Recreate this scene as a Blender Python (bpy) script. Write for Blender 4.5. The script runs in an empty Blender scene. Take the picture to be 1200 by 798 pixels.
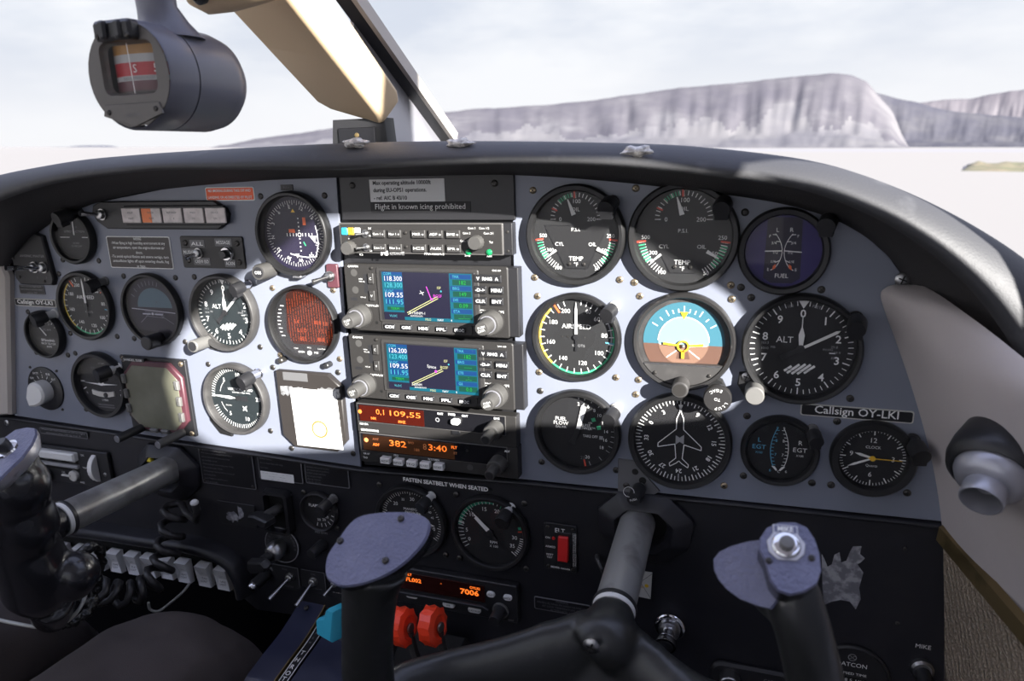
import bpy, bmesh, math, random
from mathutils import Vector, Matrix
random.seed(7)
PI = math.pi
sc = bpy.context.scene
C = sc.collection
MM = 0.001

# ------------------------------------------------------------------ camera, light, exposure
CAM_D, CAM_F = 608.9, 830.0                     # distance to the panel in mm, focal length in px of a 1200 px wide frame
YAW, PITCH, ROLL = 0.32362, -0.25794, 0.02992
RZ = Matrix.Rotation(YAW, 3, 'Z'); RX = Matrix.Rotation(PITCH, 3, 'X'); RY = Matrix.Rotation(ROLL, 3, 'Y')
CR = RZ @ RX @ RY                                # columns: right, forward, up
cd = bpy.data.cameras.new('camera'); cam = bpy.data.objects.new('camera', cd); C.objects.link(cam)
cam.matrix_world = Matrix.Translation((0, -CAM_D * MM, 0)) @ Matrix((
    (CR[0][0], CR[0][2], -CR[0][1]), (CR[1][0], CR[1][2], -CR[1][1]), (CR[2][0], CR[2][2], -CR[2][1]))).to_4x4()
cd.sensor_width = 36; cd.lens = CAM_F / 1200 * 36; cd.clip_start = 0.02; cd.clip_end = 30000
cd.dof.use_dof = True; cd.dof.focus_distance = 0.68; cd.dof.aperture_fstop = 9
sc.camera = cam
sc.view_settings.view_transform = 'Standard'; sc.view_settings.look = 'None'
sc.view_settings.gamma = 1; sc.view_settings.use_curve_mapping = False
sc.view_settings.exposure = 0.0
SUN_DIR = Vector((-1.22, 1.0, -0.50)).normalized()
sd = bpy.data.lights.new('sun', 'SUN'); sun = bpy.data.objects.new('sun', sd); C.objects.link(sun)
sun.rotation_euler = SUN_DIR.to_track_quat('-Z', 'Y').to_euler(); sun.location = (3, -3, 2)
sd.energy = 21.5; sd.angle = 0.012; sd.color = (1.0, 0.97, 0.92)
W = bpy.data.worlds.new('sky'); sc.world = W; W.use_nodes = True
def world():
    nt = W.node_tree; nt.nodes.clear(); L = nt.links; N = nt.nodes.new
    out = N('ShaderNodeOutputWorld'); bg = N('ShaderNodeBackground'); tc = N('ShaderNodeTexCoord')
    mp = N('ShaderNodeMapping'); mp.inputs['Scale'].default_value = (1, 1, 3.2)
    n1 = N('ShaderNodeTexNoise'); n1.inputs['Scale'].default_value = 2.6; n1.inputs['Detail'].default_value = 7; n1.inputs['Roughness'].default_value = .55
    r1 = N('ShaderNodeValToRGB'); r1.color_ramp.elements[0].position = .40; r1.color_ramp.elements[0].color = (.455, .49, .555, 1)
    r1.color_ramp.elements[1].position = .58; r1.color_ramp.elements[1].color = (.61, .625, .65, 1)
    sx = N('ShaderNodeSeparateXYZ'); r2 = N('ShaderNodeValToRGB')
    r2.color_ramp.elements[0].position = .03; r2.color_ramp.elements[0].color = (1, 1, 1, 1)
    r2.color_ramp.elements[1].position = .16; r2.color_ramp.elements[1].color = (0, 0, 0, 1)
    mx = N('ShaderNodeMix'); mx.data_type = 'RGBA'; mx.inputs[7].default_value = (.61, .615, .63, 1)
    L.new(tc.outputs['Generated'], mp.inputs[0]); L.new(mp.outputs[0], n1.inputs['Vector']); L.new(n1.outputs[0], r1.inputs[0])
    L.new(tc.outputs['Generated'], sx.inputs[0]); L.new(sx.outputs[2], r2.inputs[0])
    r3 = N('ShaderNodeValToRGB'); r3.color_ramp.elements[0].position = .30; r3.color_ramp.elements[0].color = (0, 0, 0, 1); r3.color_ramp.elements[1].position = .62; r3.color_ramp.elements[1].color = (1, 1, 1, 1)
    m2 = N('ShaderNodeMix'); m2.data_type = 'RGBA'; m2.inputs[7].default_value = (.62, .69, 1.0, 1); L.new(sx.outputs[2], r3.inputs[0]); L.new(r3.outputs[0], m2.inputs[0]); L.new(r1.outputs[0], m2.inputs[6])
    L.new(r2.outputs[0], mx.inputs[0]); L.new(m2.outputs[2], mx.inputs[6]); L.new(mx.outputs[2], bg.inputs[0])
    bg.inputs[1].default_value = 1.6; L.new(bg.outputs[0], out.inputs[0])
world()
sc.cycles.max_bounces = 8; sc.cycles.transparent_max_bounces = 12; sc.cycles.caustics_reflective = False; sc.cycles.caustics_refractive = False
sc.cycles.sample_clamp_indirect = 6

# ------------------------------------------------------------------ measuring: a viewing ray met with a plane at its own depth
def ray(px, py):
    return CR @ Vector(((px - 600) / CAM_F, 1, (399 - py) / CAM_F))
def P(px, py, d=0.0):                            # the point seen there, d mm in front of the panel face -> (x, d, z)
    w = ray(px, py); t = (CAM_D - d) / w.y
    return Vector((w.x * t, d, w.z * t))
def PP(px, py, pt, n):                           # the same on a tilted plane (pt as (x, d, z), n as a world normal)
    o = Vector((0, -CAM_D, 0)); w = ray(px, py); p0 = Vector((pt[0], -pt[1], pt[2])); n = Vector(n)
    t = (p0 - o).dot(n) / w.dot(n); q = o + w * t
    return Vector((q.x, -q.y, q.z))

# ------------------------------------------------------------------ materials
MAT = {}
def mat(name, col, rough=.5, metal=0, emit=None, es=1, noise=None, bump=None, alpha=None, coat=0, spec=.5, wear=None):
    m = bpy.data.materials.new(name); m.use_nodes = True; nt = m.node_tree; b = nt.nodes['Principled BSDF']; L = nt.links; N = nt.nodes.new
    b.inputs['Base Color'].default_value = (*col, 1); b.inputs['Roughness'].default_value = rough; b.inputs['Metallic'].default_value = metal
    b.inputs['Coat Weight'].default_value = coat; b.inputs['Specular IOR Level'].default_value = spec
    if emit: b.inputs['Emission Color'].default_value = (*emit, 1); b.inputs['Emission Strength'].default_value = es
    tc = N('ShaderNodeTexCoord')
    if noise:                                    # (scale, other colour, low, high)
        n = N('ShaderNodeTexNoise'); n.inputs['Scale'].default_value = noise[0]; n.inputs['Detail'].default_value = 6
        r = N('ShaderNodeValToRGB'); r.color_ramp.elements[0].position = noise[2]; r.color_ramp.elements[1].position = noise[3]
        r.color_ramp.elements[0].color = (*col, 1); r.color_ramp.elements[1].color = (*noise[1], 1)
        L.new(tc.outputs['Object'], n.inputs['Vector']); L.new(n.outputs[0], r.inputs[0]); L.new(r.outputs[0], b.inputs['Base Color'])
    if bump:                                     # (scale, strength, distance)
        n = N('ShaderNodeTexNoise'); n.inputs['Scale'].default_value = bump[0]; n.inputs['Detail'].default_value = 3
        k = N('ShaderNodeBump'); k.inputs['Strength'].default_value = bump[1]; k.inputs['Distance'].default_value = bump[2]
        L.new(tc.outputs['Object'], n.inputs['Vector']); L.new(n.outputs[0], k.inputs['Height']); L.new(k.outputs[0], b.inputs['Normal'])
    MAT[name] = m; return m
mat('panel_paint', (.205, .222, .272), .36, bump=(900, .12, .0002), noise=(9, (.193, .21, .26), .45, .6))
mat('black_panel', (.014, .014, .018), .42, bump=(1400, .5, .0003), noise=(14, (.022, .021, .024), .5, .7))
mat('black_plastic', (.016, .016, .018), .42)
mat('black_gloss', (.008, .008, .010), .2)
mat('plate_brown', (.028, .024, .022), .5)
mat('card_yellow', (.26, .18, .035), .6)
mat('scree', (.165, .158, .16), .95, spec=.1, noise=(.004, (.13, .125, .135), .4, .6))
mat('bezel_black', (.013, .013, .0135), .42, bump=(1500, .3, .0002))
mat('bezel_worn', (.024, .023, .023), .4, noise=(70, (.12, .115, .11), .66, .72))
mat('bezel_grey', (.05, .048, .047), .45, noise=(60, (.08, .077, .075), .5, .7))
mat('dial_black', (.011, .011, .0125), .6)
mat('dial_grey', (.016, .0163, .0172), .6)
mat('dial_teal', (.014, .020, .0225), .6)
mat('inset_black', (.012, .012, .013), .55)
mat('white_ink', (.85, .85, .83), .6)
mat('grey_ink', (.32, .32, .33), .6)
mat('dim_ink', (.16, .16, .17), .6)
mat('green_ink', (.05, .42, .2), .5)
mat('green_paint', (.03, .30, .17), .5)
mat('red_ink', (.62, .07, .04), .5)
mat('orange_ink', (.8, .16, .05), .5)
mat('yellow_ink', (.75, .55, .08), .5)
mat('blue_ink', (.12, .42, .62), .5)
mat('needle_white', (.8, .8, .78), .5)
mat('needle_yellow', (.85, .5, .03), .4)
mat('radio_black', (.024, .0225, .0215), .5, bump=(1600, .3, .0002))
mat('radio_button', (.034, .0325, .0315), .5)
mat('radio_edge', (.14, .135, .13), .35, 0.4)
mat('knob_grey', (.065, .063, .06), .5)
mat('knob_light', (.15, .147, .14), .45)
mat('knob_black', (.02, .02, .022), .4)
mat('chrome', (.75, .75, .77), .12, 1)
mat('steel', (.42, .42, .42), .32, 1)
mat('shaft_steel', (.34, .34, .33), .36, .35, noise=(26, (.20, .195, .19), .52, .66), bump=(60, .2, .0004))
mat('screw_dark', (.08, .075, .07), .4, .7)
mat('screw_brass', (.40, .32, .22), .35, .8)
mat('screw_slot', (.006, .006, .006), .6)
mat('brass', (.26, .19, .09), .42, .7, noise=(30, (.15, .11, .05), .5, .65))
mat('white_plastic', (.74, .74, .72), .4)
mat('rocker_white', (.82, .82, .82), .4)
mat('cream_plastic', (.55, .54, .50), .4)
mat('paper', (.78, .78, .76), .8)
mat('silver_tape', (.5, .5, .5), .28, .7, noise=(160, (.85, .85, .85), .45, .6), bump=(300, .9, .002))
mat('placard_grey', (.06, .05, .047), .5)
mat('placard_black', (.008, .008, .01), .4)
mat('label_grey', (.13, .13, .133), .45)
mat('red_placard', (.95, .13, .03), .45)
mat('maroon', (.09, .03, .04), .45)
mat('lamp_lens', (.74, .67, .65), .5, noise=(120, (.62, .56, .54), .45, .6))
mat('lamp_orange', (.95, .26, .09), .5)
mat('red_plastic', (.95, .06, .02), .33, coat=.3)
mat('red_switch', (.6, .02, .02), .35)
mat('cyan_plastic', (.04, .42, .58), .4)
mat('beige_vinyl', (.70, .53, .34), .55, bump=(500, .25, .0005), noise=(11, (.62, .465, .30), .55, .7))
mat('beige_trim', (.55, .50, .485), .6, bump=(420, .3, .0006), noise=(6, (.46, .42, .41), .5, .7))
mat('pale_trim', (.5, .46, .42), .6, bump=(420, .3, .0006))
mat('glare_vinyl', (.045, .045, .048), .58, bump=(700, .4, .0005), noise=(38, (.075, .075, .078), .6, .75))
mat('glare_under', (.04, .038, .04), .8, bump=(900, .6, .001))
mat('sealant', (.7, .67, .62), .4, noise=(300, (.4, .38, .36), .45, .55), bump=(260, .6, .002))
mat('yoke_black', (.022, .023, .023), .36, bump=(160, .06, .0006), noise=(55, (.034, .034, .034), .62, .7), coat=.1)
mat('yoke_grip', (.016, .016, .019), .26, bump=(90, .08, .0006), coat=.2)
mat('yoke_pad_sheen', (.13, .135, .215), .38, bump=(420, .9, .0012), noise=(30, (.16, .165, .25), .5, .7))  # leather colour raised to include the reflected ceiling and sky
mat('compass_grey', (.13, .132, .16), .34, bump=(900, .1, .0002))
mat('compass_face', (.13, .12, .11), .5)
mat('quadrant_blue', (.028, .032, .064), .3, bump=(1200, .15, .0002))
mat('plate_silver', (.55, .55, .58), .3, .6, noise=(80, (.3, .3, .32), .55, .62))
mat('vent_silver', (.42, .42, .46), .38, .55)
mat('trouser_cloth', (.070, .058, .056), .92, bump=(1100, .6, .0008))
mat('trouser_dark', (.018, .017, .02), .95)
mat('cord_rubber', (.03, .029, .03), .4)
mat('tape_black', (.012, .012, .012), .16, bump=(180, 1, .003))
mat('wire_grey', (.42, .42, .38), .4)
mat('yellow_mark', (.75, .62, .05), .6)
mat('rust_glow', (.5, .38, .26), .6)
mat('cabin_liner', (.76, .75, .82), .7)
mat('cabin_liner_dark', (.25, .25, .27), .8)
mat('cabin_floor', (.004, .004, .005), 1, spec=0)
mat('dark_recess', (.004, .004, .004), .9)
mat('sky_ball', (.04, .15, .20), .55)
mat('sky_pale', (.20, .33, .38), .55)
mat('earth_ball', (.12, .062, .043), .55)
mat('earth_light', (.22, .125, .085), .55)
mat('ball_teal', (.17, .28, .29), .6)
mat('ball_dark', (.05, .045, .05), .6)
mat('ehsi_screen', (.13, .13, .09), .3, noise=(22, (.19, .19, .14), .4, .65))
mat('lcd_black', (.012, .01, .014), .25)
mat('lcd_map', (.006, .006, .012), .2, emit=(.022, .02, .042), es=1)
mat('lcd_blue', (0.0035, 0.0175, 0.056), .3, emit=(0.0108, 0.063, 0.225), es=.8)
mat('lcd_teal', (0.003, 0.039, 0.057), .3, emit=(0.0075, 0.1275, 0.18), es=.8)
mat('lcd_cyan', (0.03, 0.15, 0.18), .3, emit=(0.04, 0.4, 0.48), es=.7)
mat('lcd_white', (0.27, 0.27, 0.27), .3, emit=(0.64, 0.68, 0.68), es=.7)
mat('lcd_green', (0.006, 0.09, 0.015), .3, emit=(0.018, 0.45, 0.054), es=.8)
mat('lcd_dgreen', (0.005, 0.03, 0.02), .3, emit=(0, 0.049, 0.035), es=.8)
mat('lcd_yellow', (0.2, 0.2, 0.1), .3, emit=(0.455, 0.462, 0.21), es=.8)
mat('lcd_magenta', (0.2, 0.025, 0.2), .3, emit=(0.64, 0.08, 0.52), es=.8)
mat('led_red_bg', (0.028, 0.0035, 0.0021), .25, emit=(0.072, 0.0072, 0.0032), es=1)
mat('led_brown_bg', (0.016, 0.0064, 0.0032), .25, emit=(0.024, 0.0088, 0.0032), es=1)
mat('led_orange', (.7, .15, .03), .4, emit=(1.0, .19, .02), es=1.2)
mat('led_dim', (.2, .06, .03), .4, emit=(.16, .06, .02), es=1)
mat('storm_bg', (.018, .004, .002), .6, emit=(.035, .006, .002), es=1, spec=.2)
mat('storm_line', (.12, .02, .005), .6, emit=(.55, .075, .012), es=1, spec=.2)
mat('xpdr_bg', (.03, .006, .005), .2)
mat('green_lamp', (.01, .22, .08), .2, coat=.5)
mat('blue_lamp', (.03, .45, .75), .35)
mat('amber_lamp', (.80, .52, .03), .35)
mat('fuel_violet', (.03, .02, .13), .5)
mat('fuel_dark', (.014, .011, .03), .5)
mat('worn_grey', (.16, .16, .18), .7, noise=(120, (.36, .36, .38), .45, .6))
mat('card_red', (.42, .02, .03), .4); mat('card_dark', (.10, .03, .04), .4); mat('card_pale', (.42, .42, .42), .4); mat('card_amber', (.36, .17, .03), .4)
mat('kneecap', (.04, .04, .04), .9)
def glass(name, tint, gl, rough=.0):             # clear pane: mostly see-through with a Fresnel reflection
    m = bpy.data.materials.new(name); m.use_nodes = True; nt = m.node_tree; nt.nodes.clear(); N = nt.nodes.new; L = nt.links
    o = N('ShaderNodeOutputMaterial'); t = N('ShaderNodeBsdfTransparent'); g = N('ShaderNodeBsdfGlossy'); f = N('ShaderNodeLayerWeight'); x = N('ShaderNodeMixShader'); ml = N('ShaderNodeMath'); pw = N('ShaderNodeMath'); pw.operation = 'POWER'; pw.inputs[1].default_value = 4; ad = N('ShaderNodeMath'); ad.operation = 'MULTIPLY_ADD'; ad.inputs[1].default_value = .9; ad.inputs[2].default_value = .045
    t.inputs[0].default_value = (*tint, 1); g.inputs['Roughness'].default_value = rough
    ml.operation = 'MULTIPLY'; ml.inputs[1].default_value = gl
    L.new(f.outputs['Facing'], pw.inputs[0]); L.new(pw.outputs[0], ad.inputs[0]); L.new(ad.outputs[0], ml.inputs[0]); L.new(ml.outputs[0], x.inputs[0]); L.new(t.outputs[0], x.inputs[1]); L.new(g.outputs[0], x.inputs[2]); L.new(x.outputs[0], o.inputs[0])
    MAT[name] = m
glass('dial_glass', (.98, .98, .98), .35, .03); glass('windscreen_glass', (.98, .98, .985), .12); glass('dark_glass', (.75, .75, .82), .6, .02)
def carpet():
    m = mat('carpet', (.33, .27, .21), .95); nt = m.node_tree; b = nt.nodes['Principled BSDF']; N = nt.nodes.new; L = nt.links
    tc = N('ShaderNodeTexCoord'); v = N('ShaderNodeTexVoronoi'); v.inputs['Scale'].default_value = 420
    w = N('ShaderNodeTexWave'); w.inputs['Scale'].default_value = 60; w.inputs['Distortion'].default_value = 4; w.inputs['Detail'].default_value = 2
    r = N('ShaderNodeValToRGB'); r.color_ramp.elements[0].color = (.66, .56, .45, 1); r.color_ramp.elements[1].color = (.33, .26, .19, 1); r.color_ramp.elements[1].position = .7
    k = N('ShaderNodeBump'); k.inputs['Strength'].default_value = 1; k.inputs['Distance'].default_value = .002; k.invert = True
    mp = N('ShaderNodeMapping'); mp.inputs['Rotation'].default_value = (0.3, .2, .6)
    L.new(tc.outputs['Object'], mp.inputs[0]); L.new(mp.outputs[0], w.inputs[0]); L.new(tc.outputs['Object'], v.inputs['Vector'])
    ad = N('ShaderNodeMath'); ad.operation = 'MULTIPLY_ADD'; ad.inputs[1].default_value = .5; L.new(w.outputs['Fac'], ad.inputs[0]); L.new(v.outputs['Distance'], ad.inputs[2])
    L.new(ad.outputs[0], r.inputs[0]); L.new(r.outputs[0], b.inputs['Base Color']); L.new(ad.outputs[0], k.inputs['Height']); L.new(k.outputs[0], b.inputs['Normal'])
carpet()

# ------------------------------------------------------------------ mesh building; local coordinates are (x right, h towards the seats, z up) in mm
def frame(o, d, up=(0, 0, 1)):                   # o = (x, h, z); local h axis points along d = (x, h, z)
    D = Vector((d[0], -d[1], d[2])).normalized(); U = Vector((up[0], -up[1], up[2]))
    X = (-D).cross(U); X = X.normalized() if X.length > 1e-4 else Vector((1, 0, 0)); Z = X.cross(-D).normalized()
    return Matrix(((X.x, -D.x, Z.x, o[0]), (X.y, -D.y, Z.y, -o[1]), (X.z, -D.z, Z.z, o[2]), (0, 0, 0, 1)))
TXT = {}
def glyphs(s, cond, bold):
    key = (s, bold)
    if key not in TXT:
        cu = bpy.data.curves.new('t', 'FONT'); cu.body = s; cu.align_x = 'CENTER'; cu.align_y = 'CENTER'; cu.resolution_u = 2; cu.fill_mode = 'FRONT'
        if bold: cu.offset = bold
        ob = bpy.data.objects.new('t', cu); me = ob.to_mesh()
        vs = [tuple(v.co) for v in me.vertices]; fs = [tuple(p.vertices) for p in me.polygons]
        ob.to_mesh_clear(); bpy.data.objects.remove(ob); bpy.data.curves.remove(cu)
        if vs:
            x0 = min(v[0] for v in vs); x1 = max(v[0] for v in vs); y0 = min(v[1] for v in vs); y1 = max(v[1] for v in vs)
            vs = [(v[0] - (x0 + x1) / 2, v[1] - (y0 + y1) / 2) for v in vs]
            TXT[key] = (vs, fs, x1 - x0)
        else: TXT[key] = ([], [], 0)
    return TXT[key]
def rrect(cx, cz, w, h, r=1.0, n=4):
    r = min(r, w / 2 - .01, h / 2 - .01); o = []
    for (sx, sz, a0) in ((1, 1, 0), (-1, 1, 90), (-1, -1, 180), (1, -1, 270)):
        for k in range(n + 1):
            a = math.radians(a0 + 90 * k / n); o.append((cx + sx * (w / 2 - r) + r * math.cos(a), cz + sz * (h / 2 - r) + r * math.sin(a)))
    return o
def circ(cx, cz, r, n=24): return [(cx + r * math.cos(2 * PI * k / n), cz + r * math.sin(2 * PI * k / n)) for k in range(n)]
def pol(r, a): a = math.radians(a); return (r * math.sin(a), r * math.cos(a))   # clock angle
class MB:
    def __init__(s): s.v, s.f, s.mi, s.mats = [], [], [], []
    def add(s, vs, fs, m, M=None):
        n = len(s.v)
        for x, h, z in vs:
            v = Vector((x, -h, z)); s.v.append(tuple(M @ v) if M else tuple(v))
        if m not in s.mats: s.mats.append(m)
        k = s.mats.index(m)
        for f in fs: s.f.append(tuple(n + i for i in f)); s.mi.append(k)
        return s
    def lathe(s, prof, m, seg=32, M=None, c=(0, 0), knurl=0, kn=0, kz=(0, 0), flat=None):
        vs, fs = [], []
        sg = kn * 2 if knurl else seg
        for (r, h) in prof:
            for k in range(sg):
                a = 2 * PI * k / sg; rr = r - (knurl if (knurl and k % 2 and kz[0] <= h <= kz[1]) else 0)
                vs.append((c[0] + rr * math.cos(a), h, c[1] + rr * math.sin(a)))
        for i in range(len(prof) - 1):
            for k in range(sg): fs.append((i * sg + k, i * sg + (k + 1) % sg, (i + 1) * sg + (k + 1) % sg, (i + 1) * sg + k))
        if prof[0][0] > 0: fs.append(tuple(range(sg)))
        if prof[-1][0] > 0 and flat is None: fs.append(tuple((len(prof) - 1) * sg + k for k in range(sg)))
        return s.add(vs, fs, m, M)
    def ring(s, prof, m, seg=48, M=None, c=(0, 0)):       # open both ends
        vs, fs = [], []
        for (r, h) in prof:
            for k in range(seg):
                a = 2 * PI * k / seg; vs.append((c[0] + r * math.cos(a), h, c[1] + r * math.sin(a)))
        for i in range(len(prof) - 1):
            for k in range(seg): fs.append((i * seg + k, i * seg + (k + 1) % seg, (i + 1) * seg + (k + 1) % seg, (i + 1) * seg + k))
        return s.add(vs, fs, m, M)
    def plate(s, out, h0, h1, m, bev=.5, M=None, back=True):
        n = len(out); cx = sum(p[0] for p in out) / n; cz = sum(p[1] for p in out) / n
        R = max(math.hypot(p[0] - cx, p[1] - cz) for p in out); k = max(.5, 1 - bev / max(R * .7, .01))
        def inset(t):
            o = []
            for i in range(n):
                a, b, c2 = out[i - 1], out[i], out[(i + 1) % n]
                e1 = Vector((b[0] - a[0], b[1] - a[1])); e2 = Vector((c2[0] - b[0], c2[1] - b[1]))
                if e1.length < 1e-6: e1 = e2
                if e2.length < 1e-6: e2 = e1
                nn = Vector((-e1.y, e1.x)).normalized() + Vector((-e2.y, e2.x)).normalized()
                nn = nn.normalized() if nn.length > 1e-6 else Vector((0, 0))
                o.append((b[0] + sgn * nn.x * t, b[1] + sgn * nn.y * t))
            return o
        ar = sum(out[i - 1][0] * out[i][1] - out[i][0] * out[i - 1][1] for i in range(n)); sgn = 1 if ar > 0 else -1
        inn = inset(bev)
        vs = [(x, h0, z) for x, z in out] + [(x, h1 - bev, z) for x, z in out] + [(x, h1, z) for x, z in inn]
        fs = []
        for i in range(n):
            j = (i + 1) % n; fs += [(i, j, n + j, n + i), (n + i, n + j, 2 * n + j, 2 * n + i)]
        fs.append(tuple(range(2 * n, 3 * n)))
        if back: fs.append(tuple(range(n)))
        return s.add(vs, fs, m, M)
    def face(s, out, h, m, M=None): return s.add([(x, h, z) for x, z in out], [tuple(range(len(out)))], m, M)
    def box(s, x0, x1, h0, h1, z0, z1, m, M=None):
        return s.add([(x, h, z) for x in (x0, x1) for h in (h0, h1) for z in (z0, z1)],
                     [(0, 1, 3, 2), (4, 6, 7, 5), (0, 4, 5, 1), (2, 3, 7, 6), (0, 2, 6, 4), (1, 5, 7, 3)], m, M)
    def line(s, a, b, w, h, m, w2=None, M=None):
        d = Vector((b[0] - a[0], b[1] - a[1])); 
        if d.length < 1e-6: return s
        n = Vector((-d.y, d.x)).normalized(); w2 = w if w2 is None else w2
        return s.add([(a[0] + n.x * w / 2, h, a[1] + n.y * w / 2), (a[0] - n.x * w / 2, h, a[1] - n.y * w / 2), (b[0] - n.x * w2 / 2, h, b[1] - n.y * w2 / 2), (b[0] + n.x * w2 / 2, h, b[1] + n.y * w2 / 2)], [(0, 1, 2, 3)], m, M)
    def poly(s, pts, w, h, m, closed=False, M=None):
        for i in range(len(pts) - (0 if closed else 1)): s.line(pts[i], pts[(i + 1) % len(pts)], w, h, m, M=M)
        return s
    def ticks(s, r0, r1, a0, a1, n, w, h, m, c=(0, 0)):
        for k in range(n):
            a = a0 + (a1 - a0) * k / max(1, n - 1); p, q = pol(r0, a), pol(r1, a)
            s.line((p[0] + c[0], p[1] + c[1]), (q[0] + c[0], q[1] + c[1]), w, h, m)
        return s
    def arc(s, r0, r1, a0, a1, h, m, c=(0, 0)):
        n = max(3, int(abs(a1 - a0) / 5)); vs = []
        for k in range(n + 1):
            a = a0 + (a1 - a0) * k / n
            for r in (r0, r1): p = pol(r, a); vs.append((p[0] + c[0], h, p[1] + c[1]))
        return s.add(vs, [(2 * k, 2 * k + 1, 2 * k + 3, 2 * k + 2) for k in range(n)], m)
    def text(s, t, x, z, cap, h, m, rot=0, width=None, cond=1.0, bold=0, M=None, left=False):
        vs, fs, w = glyphs(t, 1, bold)
        if not vs: return s
        k = cap / .70; kx = k * cond
        if width and w * kx > 0: kx = width / w
        if left: x = x + w * kx / 2
        ca, sa = math.cos(math.radians(-rot)), math.sin(math.radians(-rot))
        return s.add([(x + (a * kx) * ca - (b * k) * sa, h, z + (a * kx) * sa + (b * k) * ca) for a, b in vs], fs, m, M)
    def tube(s, pts, r, m, seg=10, caps=True):            # pts (x, h, z); r number or list
        pts = [Vector((p[0], -p[1], p[2])) for p in pts]; n = len(pts); rs = r if isinstance(r, (list, tuple)) else [r] * n
        T = [(pts[min(i + 1, n - 1)] - pts[max(i - 1, 0)]).normalized() for i in range(n)]
        u = T[0].orthogonal().normalized(); base = len(s.v); vs = []
        for i in range(n):
            u = (u - T[i] * u.dot(T[i])); u = u.normalized() if u.length > 1e-6 else T[i].orthogonal().normalized(); w = T[i].cross(u)
            for k in range(seg):
                a = 2 * PI * k / seg; q = pts[i] + (u * math.cos(a) + w * math.sin(a)) * rs[i]; vs.append((q.x, -q.y, q.z))
        fs = [(i * seg + k, i * seg + (k + 1) % seg, (i + 1) * seg + (k + 1) % seg, (i + 1) * seg + k) for i in range(n - 1) for k in range(seg)]
        if caps: fs += [tuple(range(seg)), tuple((n - 1) * seg + k for k in range(seg))]
        return s.add(vs, fs, m)
    def loft(s, secs, m, seg=20):                          # secs: ((x,h,z), (ux,uh,uz), ru, rw)
        pts = [Vector((q[0][0], -q[0][1], q[0][2])) for q in secs]; n = len(pts); vs = []
        for i, q in enumerate(secs):
            T = (pts[min(i + 1, n - 1)] - pts[max(i - 1, 0)]).normalized(); u = Vector((q[1][0], -q[1][1], q[1][2])); u = (u - T * u.dot(T)).normalized(); w = T.cross(u)
            for k in range(seg):
                a = 2 * PI * k / seg; p = pts[i] + u * math.cos(a) * q[2] + w * math.sin(a) * q[3]; vs.append((p.x, -p.y, p.z))
        fs = [(i * seg + k, i * seg + (k + 1) % seg, (i + 1) * seg + (k + 1) % seg, (i + 1) * seg + k) for i in range(n - 1) for k in range(seg)] + [tuple(range(seg)), tuple((n - 1) * seg + k for k in range(seg))]
        return s.add(vs, fs, m)
    def ball(s, c, r, m, seg=16, sq=(1, 1, 1)):
        vs, fs = [], []; nr = seg // 2
        for i in range(nr + 1):
            t = PI * i / nr
            for k in range(seg): a = 2 * PI * k / seg; vs.append((c[0] + r * sq[0] * math.sin(t) * math.cos(a), c[1] + r * sq[1] * math.sin(t) * math.sin(a), c[2] + r * sq[2] * math.cos(t)))
        for i in range(nr):
            for k in range(seg): fs.append((i * seg + k, i * seg + (k + 1) % seg, (i + 1) * seg + (k + 1) % seg, (i + 1) * seg + k))
        return s.add(vs, fs, m)
    def grid(s, rows, m):                                  # rows of (x,h,z)
        n = len(rows[0]); vs = [p for r in rows for p in r]
        return s.add(vs, [(i * n + k, i * n + k + 1, (i + 1) * n + k + 1, (i + 1) * n + k) for i in range(len(rows) - 1) for k in range(n - 1)], m)
    def mesh(s, name, smooth=40, weld=False):
        me = bpy.data.meshes.new(name); me.from_pydata([tuple(c * MM for c in v) for v in s.v], [], s.f)
        for m in s.mats: me.materials.append(MAT[m])
        me.polygons.foreach_set('material_index', s.mi)
        bm = bmesh.new(); bm.from_mesh(me); 
        if weld: bmesh.ops.remove_doubles(bm, verts=bm.verts, dist=1e-6)
        bmesh.ops.recalc_face_normals(bm, faces=bm.faces); bm.to_mesh(me); bm.free()
        if smooth:
            me.polygons.foreach_set('use_smooth', [True] * len(me.polygons)); me.set_sharp_from_angle(angle=math.radians(smooth))
        me.update(); return me
    def build(s, name, parent=None, smooth=40, weld=False, label=None):
        o = bpy.data.objects.new(name, s.mesh(name, smooth, weld)); C.objects.link(o)
        if parent: o.parent = parent
        if label: o['label'] = label
        return o
def thing(name, label, cat, loc=(0, 0, 0), group=None):    # loc = (x, h, z) mm
    o = bpy.data.objects.new(name, None); C.objects.link(o); o.location = (loc[0] * MM, -loc[1] * MM, loc[2] * MM); o.empty_display_size = .01
    o['label'] = label; o['category'] = cat
    if group: o['group'] = group
    return o
def tag(o, label, cat, group=None):
    o['label'] = label; o['category'] = cat
    if group: o['group'] = group
    return o
def struct(o): o['kind'] = 'structure'; return o
def inst(name, me, parent, loc, rot=None):
    o = bpy.data.objects.new(name, me); C.objects.link(o); o.parent = parent; o.location = (loc[0] * MM, -loc[1] * MM, loc[2] * MM)
    if rot: o.rotation_euler = rot
    return o
def screw_mesh(m, r=3.1):
    b = MB(); b.lathe([(r, 0), (r, .5), (r * .8, 1.2), (r * .4, 1.5), (0, 1.55)], m, 16)
    for a in (20, 110):
        p, q = pol(r * .62, a), pol(r * .62, a + 180); b.line(p, q, r * .22, 1.62, 'screw_slot')
    return b.mesh('screw')
SCREW = {k: screw_mesh('screw_' + k, r) for k, r in (('dark', 3.1), ('brass', 3.1))}
SCREW['small'] = screw_mesh('screw_dark', 1.7); SCREW['steel'] = screw_mesh('steel', 2.6); SCREW['fat'] = screw_mesh('steel', 4.0)
def screws(t, pts, k='dark', h=0):
    for (x, z) in pts: inst('screw', SCREW[k], t, (x, h, z), (0, random.uniform(0, 1.5), 0))
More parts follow.
